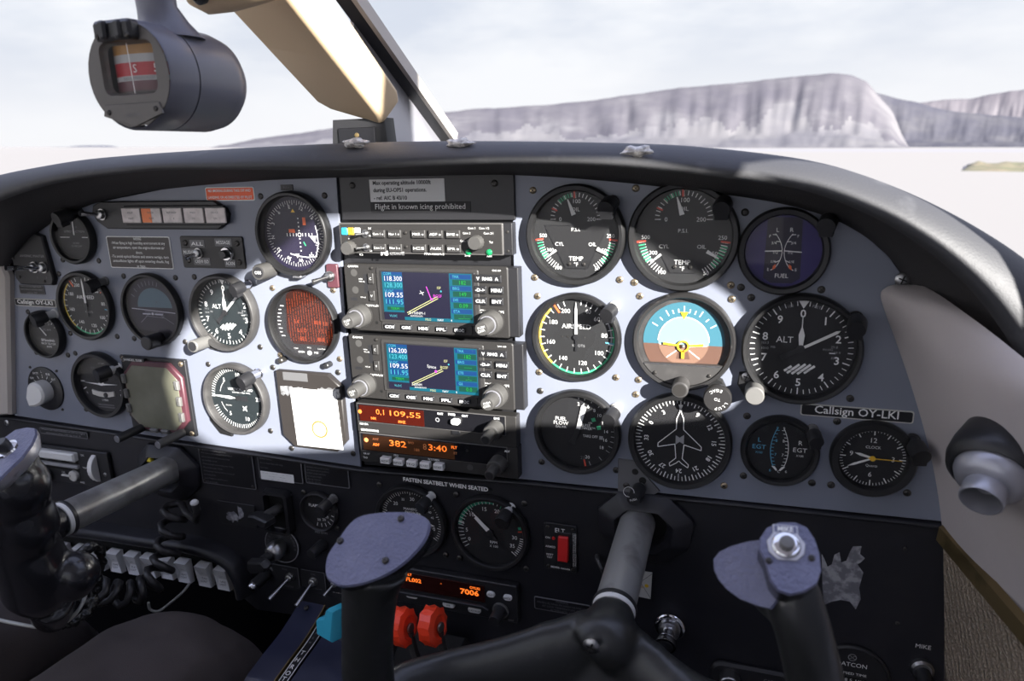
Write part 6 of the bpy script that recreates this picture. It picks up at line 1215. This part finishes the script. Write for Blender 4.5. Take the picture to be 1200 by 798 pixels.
t = thing('hour_meter', 'round black elapsed time meter marked DATCON', 'gauge', tuple(P(996, 792, 0))); b = MB(); b.ring([(33, 0), (33, 2), (31, 3), (30, 2)], 'knob_black', 48); b.face(circ(0, 0, 30.5, 40), 1.6, 'dial_black'); b.arc(3, 3.6, 0, 360, 1.9, 'grey_ink', (0, 21)); b.text('DC', 0, 21, 3.4, 1.9, 'grey_ink'); b.text('DATCON', 0, 13.5, 4.2, 1.9, 'white_ink'); b.text('ELAPSED TIME', 0, 4, 2.5, 1.9, 'white_ink', width=26); b.plate(rrect(0, -3, 27, 6, .5), 1.6, 2, 'dark_recess', .1); b.text('4 7 8 5 1/10', 0, -3, 3.4, 2.1, 'white_ink', width=25); b.text('HOURS', 0, -9.5, 2.2, 1.9, 'white_ink'); b.build('dial', t)
t = thing('microphone_jack', 'round black microphone jack under the white word MIKE, beside the carpet', 'jack', tuple(P(1080, 783, 0))); b = MB(); b.text('MIKE', -1, 22, 4, .3, 'white_ink'); b.build('lettering', t, smooth=0); b = MB(); b.lathe([(9.5, -1), (9.5, 3), (7.5, 5), (6.5, 5)], 'steel', 24); b.lathe([(6.3, 0), (6.3, 18), (0, 18.2)], 'knob_black', 20, M=frame((0, 2, -1), (.1, 1, -.3))); b.build('socket', t)
t = thing('loose_cable', 'short black cable looping out beside the right control shaft', 'cable', tuple(P(700, 660, 0))); b = MB(); b.tube([(0, 0, 8), (2, 8, 9), (7, 14, 4), (12, 12, -6), (14, 4, -14), (14, -2, -16)], 2.6, 'cord_rubber'); b.build('cable', t)

# ------------------------------------------------------------------ control wheels
def remesh(mb, name, parent, m, vox=.0024, it=5):
    o = mb.build('tmp_shape', None, smooth=0); r = o.modifiers.new('r', 'REMESH'); r.mode = 'VOXEL'; r.voxel_size = vox; r.use_smooth_shade = True; s_ = o.modifiers.new('s', 'SMOOTH'); s_.iterations = it; s_.factor = .5
    dg = bpy.context.evaluated_depsgraph_get(); dg.update(); me = bpy.data.meshes.new_from_object(o.evaluated_get(dg)); me.name = name; bpy.data.objects.remove(o)
    me.materials.clear(); me.materials.append(MAT[m]); me.polygons.foreach_set('material_index', [0] * len(me.polygons)); me.polygons.foreach_set('use_smooth', [True] * len(me.polygons))
    n = bpy.data.objects.new(name, me); C.objects.link(n); n.parent = parent; return n
def shaft(t, p0, p1, r=16.5):
    b = MB(); M = frame(p0, Vector(p1) - Vector(p0)); L = (Vector(p1) - Vector(p0)).length
    b.lathe([(r, 4), (r, L)], 'shaft_steel', 48, M=M); b.build('shaft', t)
    b = MB(); b.ring([(r, L - 3), (r + 1.6, L - 2), (r + 1.8, L + 1), (r + .6, L + 2)], 'knob_black', 48, M=M); b.lathe([(r + .9, L + 2), (r + .4, L + 6)], 'white_plastic', 48, M=M); b.build('shaft_ring', t)
def V(*a): return Vector(a)
# right wheel
S0, S1 = V(-84.3, 8, -338), V(-84.9, 117, -347.5)
q1 = P(720, 712, 117); S1 = V(q1.x, 117, q1.z); q0 = P(745, 620, 15); S0 = V(q0.x, 15, q0.z); S0 = S0 - (S1 - S0) * .15
t = thing('control_wheel', 'black ram horn control wheel with blue-black leather pad and MIKE button', 'control wheel', tuple(S0))
rl = lambda v: Vector(v) - S0
shaft(t, (0, 0, 0), tuple(S1 - S0))
ux = V(1, 0, 0)
def path(pts, k=5): return [Vector(p) for p in cat_rom([tuple(rl(p)) for p in pts], k)]
def limb(b, pts, ra, rb, up=(1, 0, 0), k=5):
    ps = path(pts, k); n = len(ps); m_ = len(pts)
    def iv(a, i): f = i / k; j = min(int(f), m_ - 2); return a[j] + (a[j + 1] - a[j]) * (f - j)
    b.loft([(tuple(ps[i]), up, iv(ra, i), iv(rb, i)) for i in range(n)], 'yoke_black', 24)
b = MB(); ax = (S1 - S0).normalized(); HC = S1 + ax * 26
limb(b, [S1 + ax * 4, S1 + ax * 14, S1 + ax * 30, P(695, 757, 150)], [16.5, 19, 24, 24], [16.5, 18, 21, 18])
limb(b, [P(706, 752, 138), P(655, 776, 150), P(590, 789, 163), P(520, 797, 180), P(465, 812, 205), P(440, 850, 232)], [32, 38, 32, 25, 21, 18], [17, 16, 14, 13, 14, 16], (0, 0, 1))
limb(b, [P(708, 752, 138), P(758, 796, 148), P(815, 828, 165), P(880, 850, 190), P(935, 900, 225)], [30, 32, 24, 18, 18], [17, 16, 15, 14, 15], (.4, 0, 1))
limb(b, [P(700, 738, 136), P(692, 775, 142), P(690, 820, 150), P(690, 880, 150)], [26, 44, 60, 60], [18, 18, 16, 14])
limb(b, [P(437, 660, 264), P(434, 690, 262), P(431, 740, 258), P(432, 800, 250), P(440, 870, 235)], [25, 18.5, 17, 18, 19], [20, 17, 17, 18, 18])
# right horn
limb(b, [P(927, 684, 258), P(931, 706, 262), P(944, 750, 262), P(957, 820, 252), P(950, 900, 230)], [14, 14.5, 14.5, 15.5, 16], [15, 15, 15, 16, 17])
limb(b, [P(925, 712, 256), P(905, 703, 250), P(885, 692, 244)], [14, 11, 7], [11, 9, 6], (0, 0, 1))
remesh(b, 'horns', t, 'yoke_black', .0022, 14)
inst('screw', SCREW['fat'], t, tuple(rl(P(693, 757, 176)))).scale = (1.6, 1.6, 1.6)
# pad on the left horn
nP = Vector((-.02, -.62, .79)); pc = P(440, 645, 270)
def on_pad(pts, c, n, back): 
    o = []
    for x, y in pts: q = PP(x, y, c, n); o.append(q)
    return o
def slab(b, pts, n, th, m, r=.88, m2=None):
    N_ = Vector((n[0], -n[1], n[2])); k = len(pts); c = sum((Vector(p) for p in pts), Vector()) / k
    L0 = [tuple(rl(c + (p - c) * .97 + N_ * 0)) for p in pts]; L1 = [tuple(rl(p - N_ * 2.0)) for p in pts]; L2 = [tuple(rl(c + (p - c) * .96 - N_ * th * .55)) for p in pts]; L3 = [tuple(rl(c + (p - c) * r - N_ * th)) for p in pts]
    b.add(L0 + L1, [(i, (i + 1) % k, k + (i + 1) % k, k + i) for i in range(k)] + [tuple(range(k))], m)
    b.add(L1 + L2 + L3, [(i + q * k, (i + 1) % k + q * k, (i + 1) % k + (q + 1) * k, i + (q + 1) * k) for q in range(2) for i in range(k)] + [tuple(2 * k + i for i in range(k))], m2 or 'yoke_grip')
pp = [tuple(v) for v in cat_rom([(380, 664, 0), (383, 650, 0), (395, 632, 0), (410, 612, 0), (425, 603, 0), (455, 599, 0), (485, 600, 0), (501, 608, 0), (503, 620, 0), (496, 636, 0), (480, 654, 0), (462, 668, 0), (440, 679, 0), (415, 686, 0), (395, 686, 0), (382, 677, 0), (380, 664, 0)], 3)][:-1]
b = MB(); slab(b, on_pad([(x, y) for x, y, _ in pp], pc, nP, 0), nP, 22, 'yoke_pad_sheen', .62); b.build('horn_pad', t, smooth=50)
for x, y in ((399, 634), (470, 608), (452, 657)):
    q = PP(x, y, pc, nP); o = inst('screw', SCREW['small'], t, tuple(rl(q))); o.rotation_euler = (math.radians(-52), 0, 0); o.scale = (1.3, 1.3, 1.3)
# head of the right horn: microphone cap and side lobe
nR = Vector((.05, -.62, .79)); rc = P(928, 650, 270)
hp = [(896, 655), (889, 642), (891, 629), (899, 617), (913, 611), (932, 611), (946, 617), (956, 632), (961, 648), (963, 668), (958, 684), (944, 693), (926, 697), (912, 692), (903, 680)]
b = MB(); slab(b, on_pad(hp, rc, nR, 0), nR, 26, 'yoke_pad_sheen', .8); b.build('horn_cap', t, smooth=50)
b = MB(); q = PP(921, 636, rc, nR); M = frame(tuple(rl(q)), (nR.x, -nR.y, nR.z)) @ Matrix.Scale(.76, 4)
b.plate([(-11 + 0, -7), (-12, 0), (-8, 6), (-8, 12), (8, 12), (8, 6), (12, 0), (11, -7), (6, -12), (-6, -12)], .2, 1.2, 'plate_silver', .4, M=M); b.face([(-7, 11.2), (7, 11.2), (7, 6.5), (-7, 6.5)], 1.3, 'yoke_pad_sheen', M=M); b.text('MIKE', 0, 8.9, 3.2, 1.45, 'white_ink', M=M, bold=.03)
b.lathe([(9.5, .5), (9, 2), (7.5, 3), (5, 3.2)], 'chrome', 32, c=(0, -2), M=M); b.build('microphone_plate', t); b = MB(); b.lathe([(4.6, 2), (4.8, 6), (4, 7.5), (0, 7.8)], 'knob_light', 24, c=(0, -2), M=M); b.build('push_button', t)
for x, y, k in ((901, 657, 'small'), (951, 654, 'small')): q = PP(x, y, rc, nR); o = inst('screw', SCREW[k], t, tuple(rl(q))); o.rotation_euler = (math.radians(-52), 0, 0)
lp = [(836, 668), (835, 655), (842, 646), (856, 639), (874, 634), (890, 632), (896, 650), (904, 680), (911, 704), (903, 714), (886, 710), (866, 702), (850, 690), (841, 679)]
b = MB(); lc = P(870, 670, 262); nL = Vector((-.35, -.75, .55)); slab(b, on_pad(lp, lc, nL, 0), nL, 14, 'yoke_pad_sheen', .7); b.build('side_lobe', t, smooth=50)

# left wheel
q1 = P(76, 607, 142); S1 = V(q1.x, 142, q1.z); q0 = P(198, 550, 12); S0 = V(q0.x, 12, q0.z); S0 = S0 - (S1 - S0) * .12
t = thing('control_wheel', 'black ram horn control wheel with silver-topped grip, beside the rocker switches', 'control wheel', tuple(S0))
shaft(t, (0, 0, 0), tuple(S1 - S0), 16.5)
ax = (S1 - S0).normalized(); b = MB()
limb(b, [S1 + ax * 5, S1 + ax * 12, S1 + ax * 26, S1 + ax * 44], [16, 18, 17, 22], [16, 18, 17, 20])
HB = S1 + ax * 38
limb(b, [HB, HB + V(30, 20, -32), P(60, 712, 205), P(58, 700, 228)], [22, 22, 22, 22], [18, 17, 18, 20], (0, 0, 1))
limb(b, [P(10, 532, 257), P(8, 550, 257), P(16, 568, 255), P(16, 588, 253), P(24, 612, 250), P(26, 634, 247), P(36, 660, 243), P(44, 690, 238), P(52, 706, 232)], [19, 22, 27, 24, 28.5, 25.5, 29, 27, 16], [20, 22, 24, 24, 26, 25, 26, 25, 15])
for x, y, r_ in ((84, 676, 20), (90, 672, 18)): q = rl(P(x, y, 226)); b.ball(tuple(q), r_, 'yoke_black', 20, (1, 1, 1.05))
limb(b, [HB, HB + V(-40, 25, -25), HB + V(-85, 60, -10), HB + V(-110, 100, 60), HB + V(-112, 110, 135)], [22, 18, 16, 20, 22], [18, 16, 16, 18, 20], (0, 0, 1))
remesh(b, 'horns', t, 'yoke_grip', .0022, 9)
nL = Vector((-.1, -.45, .88)); lc = P(15, 520, 257)
lp = [(-22, 575), (-26, 548), (-16, 530), (0, 516), (18, 503), (32, 500), (41, 501), (42, 508), (37, 520), (25, 536), (8, 552), (-6, 566)]
b = MB(); slab(b, on_pad(lp, lc, nL, 0), nL, 12, 'yoke_pad_sheen', .8, 'plate_silver'); b.build('grip_cap', t, smooth=50)
q = PP(8, 527, lc, nL); M = frame(tuple(rl(q)), (nL.x, -nL.y, nL.z)); b = MB(); b.lathe([(9, 0), (8.5, 1.5), (6, 2)], 'chrome', 28, M=M); b.lathe([(5.2, 1), (5.4, 7), (4.6, 8.5), (0, 8.6)], 'knob_black', 24, M=M); b.build('push_button', t)

# coiled cord and other cables
t = thing('coiled_cord', 'thick black coiled cord hanging from the left shaft collar', 'cord', tuple(P(190, 600, 20))); o0 = P(190, 600, 20)
ctr = cat_rom([tuple(P(*q)) for q in ((207, 590, 20), (203, 612, 26), (197, 640, 34), (190, 664, 44), (172, 688, 60), (145, 696, 80), (118, 692, 100), (100, 690, 120))], 30)
pts = []; n = len(ctr); turns = 9.5
for i, c in enumerate(ctr):
    T = (ctr[min(i + 1, n - 1)] - ctr[max(i - 1, 0)]).normalized(); u = T.cross(Vector((0, 1, 0))).normalized(); w_ = T.cross(u); a = 2 * PI * turns * i / n; R_ = 13 * min(1, .25 + i / 12)
    pts.append(tuple(c - o0 + (u * math.cos(a) + w_ * math.sin(a)) * R_))
e0 = P(228, 590, 34) - o0; st = [tuple(e0), tuple(e0 + V(0, -2, -10)), tuple(e0 + V(-6, -4, -24)), tuple(Vector(pts[0]) * .5 + (e0 + V(-10, -4, -26)) * .5)]
b = MB(); b.tube([tuple(q) for q in cat_rom(st + pts[2::3], 1)] , 4.2, 'cord_rubber', 10); b.build('coil', t, smooth=80)
b = MB(); b.ball(tuple(e0 + V(0, 0, 1)), 4.8, 'white_plastic', 14, (1, 1, .8)); b.build('white_tip', t)
def cable(name, label, pts, r, m, cat='cable', k=6):
    o0 = P(*pts[0]); t = MB(); t.tube([tuple(q - o0) for q in cat_rom([tuple(P(*p)) for p in pts], k)], r, m, 10); o = t.build(name, None, smooth=80); o.location = (o0.x * MM, -o0.y * MM, o0.z * MM); return tag(o, label, cat)
cable('wire', 'thin pale wire drooping below the rocker switches', [(222, 684, 12), (214, 694, 30), (200, 706, 40), (186, 716, 46), (176, 714, 50), (174, 706, 52)], 1.5, 'wire_grey')
cable('wire', 'thin grey wire hanging in a curve under the left grip', [(-20, 722, 230), (20, 731, 228), (50, 735, 222), (75, 730, 214), (92, 715, 208), (100, 698, 200), (104, 684, 190)], 1.6, 'wire_grey')
cable('taped_cable', 'black shiny taped cable bundle between the left grip and the coiled cord', [(92, 652, 180), (106, 641, 172), (116, 643, 165), (119, 656, 160), (115, 675, 160), (111, 700, 165), (104, 716, 175), (90, 727, 185), (74, 733, 190)], [5.5 if i < 8 else (4 + 1.8 * math.sin(i * 2.1) * (i % 2)) for i in range(49)], 'tape_black')

# ------------------------------------------------------------------ lever quadrant between the seats
t = thing('lever_quadrant', 'dark blue curved lever quadrant marked THROTTLE at the bottom, left of the control wheel', 'quadrant', (Xc, 0, -420)); o0 = V(Xc, 0, -420)
prof = [(-4, P(365, 706, 0).z - 2)]; a0 = P(372, 712, 12)
x0q, x1q = P(352, 706, 12).x - 2, P(352, 706, 12).x + 190
ctl = [P(352, 706, 10), P(325, 740, 48), P(306, 775, 88), P(297, 810, 118), P(290, 880, 150), P(290, 980, 160)]
arc_ = cat_rom([(0, 0, a0.z + 8)] + [(0, c.y, c.z) for c in ctl], 6)
xl = P(330, 735, 45).x; 
def strip(x0, x1, off, m, name, closed=True):
    b = MB(); rows = [[(x0 - Xc, q.y + off, q.z + 420), (x1 - Xc, q.y + off, q.z + 420)] for q in arc_]
    vs = []; 
    for q in arc_: vs += [(x0 - Xc, q.y + off, q.z + 420 + off * .5), (x1 - Xc, q.y + off, q.z + 420 + off * .5), (x1 - Xc, q.y - 25, q.z + 420 - 12), (x0 - Xc, q.y - 25, q.z + 420 - 12)]
    n = len(arc_); fs = [(4 * i + a, 4 * i + (a + 1) % 4, 4 * i + 4 + (a + 1) % 4, 4 * i + 4 + a) for i in range(n - 1) for a in range(4)] + [(0, 1, 2, 3), (4 * n - 4, 4 * n - 3, 4 * n - 2, 4 * n - 1)]
    b.add(vs, fs, m); return b.build(name, t, smooth=50)
strip(xl, xl + 33, 0, 'quadrant_blue', 'cover'); strip(xl + 36, xl + 47, -2, 'placard_black', 'engraved_strip'); strip(xl + 50, xl + 112, 0, 'quadrant_blue', 'cover'); strip(xl + 31, xl + 53, -14, 'dark_recess', 'slot_floor'); strip(xl + 32.4, xl + 33.6, .6, 'brass', 'brass_edge')
b = MB()
for dx in (37, 46):
    b.tube([(xl + dx - Xc, q.y - .8, q.z + 420 - .6) for q in arc_[8:]], .45, 'white_ink', 6)
ii = len(arc_)
for i, ch in enumerate('THROTTLE'):
    k_ = 15.0 + i * 1.45; j = int(k_); q = arc_[j].lerp(arc_[min(j + 1, ii - 1)], k_ - j); T = (arc_[j] - arc_[j + 1]).normalized(); nrm = Vector((0, T.z, -T.y)); nrm = nrm if nrm.y > 0 else -nrm
    M = frame((xl + 41.5 - Xc, q.y - 1.4, q.z + 420 - .6), tuple(nrm), tuple(T)); b.text(ch, 0, 0, 5.2, .9, 'white_ink', M=M, rot=0, bold=.02)
for i, ch in enumerate('OPEN'):
    k_ = 10.2 + i * .9; j = int(k_); q = arc_[j].lerp(arc_[j + 1], k_ - j); T = (arc_[j] - arc_[j + 1]).normalized(); nrm = Vector((0, T.z, -T.y)); nrm = nrm if nrm.y > 0 else -nrm
    M = frame((xl + 41.5 - Xc, q.y - 1.4, q.z + 420 - .6), tuple(nrm), tuple(T)); b.text(ch, 0, 0, 2.4, .9, 'grey_ink', M=M)
b.build('lettering', t, smooth=0); q = arc_[7]; o = inst('screw', SCREW['small'], t, (xl + 14 - Xc, q.y + 1.5, q.z + 421)); o.rotation_euler = (math.radians(-60), 0, 0); o.scale = (1.8, 1.8, 1.8)
MB().box(xl - 2 - Xc, xl + 112 - Xc, 0, 8, -430, -60, 'black_plastic').build('pedestal', t)
t = thing('propeller_lever', 'lever with turquoise sculpted knob beside the control wheel column', 'lever', tuple(P(388, 728, 74))); M = frame((0, 0, 0), (-.15, 1, .3))
b = MB(); o_ = [(-9, -13), (11, -16), (11, 16), (3, 17), (-1, 13), (-2, 6), (-9, 4), (-12, 0)]; b.plate(o_, -9, 11, 'cyan_plastic', 2.4, M=M); b.build('lever_knob', t); b = MB(); b.tube([(6, 4, -12), (6, -14, -32), (6, -24, -58)], 3, 'steel', 8); b.build('lever_arm', t)
t = thing('mixture_console', 'black lever base plate under the two red mixture knobs, above the wheel arm', 'console', tuple(P(500, 762, 40))); b = MB(); b.plate([(-34, 20), (38, 20), (30, -60), (-34, -60)], -20, 0, 'dark_recess', 2, M=frame((0, 0, 0), (0, .6, .8))); b.build('base_plate', t); inst('screw', SCREW['fat'], t, (22, 6, 10))
def mixk(px, py, label):
    c = P(px, py, 98); t = thing('mixture_lever', label, 'lever', tuple(c), 'red mixture levers'); M = frame((0, 0, 0), (1, .15, .1)); b = MB(); vs = []
    n = 18; secs = [(10, -7.5), (14.8, -6), (14.8, 0), (14.8, 6), (10, 8)]
    for j, (r_, hh_) in enumerate(secs):
        for k in range(n): a = 2 * PI * k / n; rr = r_ * (1 + (.09 if (k + j) % 2 else -.03) * (1 if 0 < j < 4 else 0)); vs.append((rr * math.cos(a), hh_, 1.2 * rr * math.sin(a)))
    b.add(vs, [(j * n + k, j * n + (k + 1) % n, (j + 1) * n + (k + 1) % n, (j + 1) * n + k) for j in range(4) for k in range(n)] + [tuple(range(n))], 'red_plastic', M)
    b.add([(10 * math.cos(2 * PI * k / n), 8, 12 * math.sin(2 * PI * k / n)) for k in range(n)] + [(8 * math.cos(2 * PI * k / n), 6, 10 * math.sin(2 * PI * k / n)) for k in range(n)], [(k, (k + 1) % n, n + (k + 1) % n, n + k) for k in range(n)] + [tuple(n + k for k in range(n))], 'red_plastic', M)
    b.build('lever_knob', t, smooth=15)
    b = MB(); b.plate(rrect(0, 0, 9, 9, 4), 8, 10, 'steel', .4, M=M); b.tube([(7, 0, -4), (6, -6, -28), (4, -20, -62)], [3.6, 4.2, 4.2], 'bezel_grey', 4); b.build('lever_arm', t)
mixk(472, 734, 'red mixture knob nearer the control wheel column'); mixk(507, 733, 'right red mixture knob, with its round recess facing the viewer')

# ------------------------------------------------------------------ air vent on the side trim
c = P(1166, 543, 92); t = thing('air_vent', 'silver eyeball air vent in a black holder on the side trim', 'air vent', tuple(c))
nv = Vector((-.80, .52, -.08)); M = frame((14, -2, 2), tuple(nv), (0, .12, 1)); b = MB()
o_ = [(33 * math.sin(2 * PI * k / 40), 2 + 42 * math.cos(2 * PI * k / 40)) for k in range(40)]
b.plate(o_, -4, 3, 'knob_black', 1.5, M=M); b.build('mounting_plate', t)
va = Vector((-.42, .80, -.46)); M2 = frame((0, 2, 0), tuple(va), (0, 0, 1))
b = MB(); b.lathe([(26, -24), (29, -8), (29.5, 2), (28, 8), (24.5, 11), (22.5, 10)], 'knob_black', 48, M=M2, flat=1); b.build('holder', t)
b = MB(); b.lathe([(22.8, 4), (22.2, 12), (20, 17), (16, 20.5), (12, 22)], 'vent_silver', 48, M=M2, flat=1); b.build('eyeball', t)
b = MB(); b.ring([(11.4, 16), (11.8, 21), (12.7, 22), (13.1, 24), (13.1, 33), (12.5, 34), (11.6, 34), (11.2, 29), (10.5, 17)], 'vent_silver', 56, M=M2); b.build('nozzle_ring', t)
b = MB(); b.lathe([(11, 17), (11, 17.5)], 'dark_recess', 32, M=M2); b.lathe([(5, 17.6), (6, 22), (3, 25), (0, 25.5)], 'steel', 20, M=M2); b.build('vent_valve', t)
for x, z in ((-12, 33), (22, 22), (23, -24)): 
    v = M @ Vector((x, -3.2, z)); o = inst('screw', SCREW['small'], t, (v.x, -v.y, v.z)); o.rotation_euler = (0, 0, math.radians(-55))
t = thing('panel_screw', 'large domed grey screw where panel, side trim and glareshield meet', 'screw', tuple(P(1057, 327, 4))); inst('screw', SCREW['fat'], t, (0, 2, 0)).scale = (1.35, 1.35, 1.35)

# ------------------------------------------------------------------ pilot in the left seat
def person():
    J = {}
    def p(x, d, z): return (x * MM, -d * MM, z * MM)
    k = P(232, 800, 120); kx, kd, kz = k.x, k.y, k.z
    V_ = [(-640, 620, -520, .15), (-560, 560, -530, .11), (kx - 34, 330, kz + 6, .094), (kx - 26, kd + 8, kz + 22, .080), (kx - 8, kd - 40, kz - 30, .062), (kx + 5, -20, -800, .048), (kx + 5, -60, -870, .035), (kx + 5, -180, -885, .03),
          (-720, 560, -530, .11), (-745, 330, -505, .098), (-748, 150, -490, .078), (-748, 110, -560, .06), (-745, -20, -800, .048), (-745, -60, -870, .035), (-745, -180, -885, .03), (-640, 640, -350, .145), (-640, 660, -200, .15)]
    E_ = [(0, 1), (1, 2), (2, 3), (3, 4), (4, 5), (5, 6), (6, 7), (0, 8), (8, 9), (9, 10), (10, 11), (11, 12), (12, 13), (13, 14), (0, 15), (15, 16)]
    me = bpy.data.meshes.new('person'); me.from_pydata([p(*v[:3]) for v in V_], E_, [])
    o = bpy.data.objects.new('person_shape', me); C.objects.link(o); s_ = o.modifiers.new('s', 'SKIN'); s_.use_smooth_shade = True
    for i, v in enumerate(V_): me.skin_vertices[0].data[i].radius = (v[3], v[3] * .92)
    me.skin_vertices[0].data[0].use_root = True
    u = o.modifiers.new('u', 'SUBSURF'); u.levels = 4; u.render_levels = 4
    tx = bpy.data.textures.new('folds', 'CLOUDS'); tx.noise_scale = .055; tx.noise_depth = 1; d = o.modifiers.new('d', 'DISPLACE'); d.texture = tx; d.strength = .013; d.mid_level = .5; d.texture_coords = 'LOCAL'
    dg = bpy.context.evaluated_depsgraph_get(); dg.update(); m2 = bpy.data.meshes.new_from_object(o.evaluated_get(dg)); bpy.data.objects.remove(o)
    m2.name = 'person'; m2.materials.clear(); m2.materials.append(MAT['trouser_cloth']); m2.polygons.foreach_set('use_smooth', [True] * len(m2.polygons))
    n = bpy.data.objects.new('person', m2); C.objects.link(n); tag(n, 'seated person in dark grey-brown trousers, knee under the rocker switches', 'person')
person()
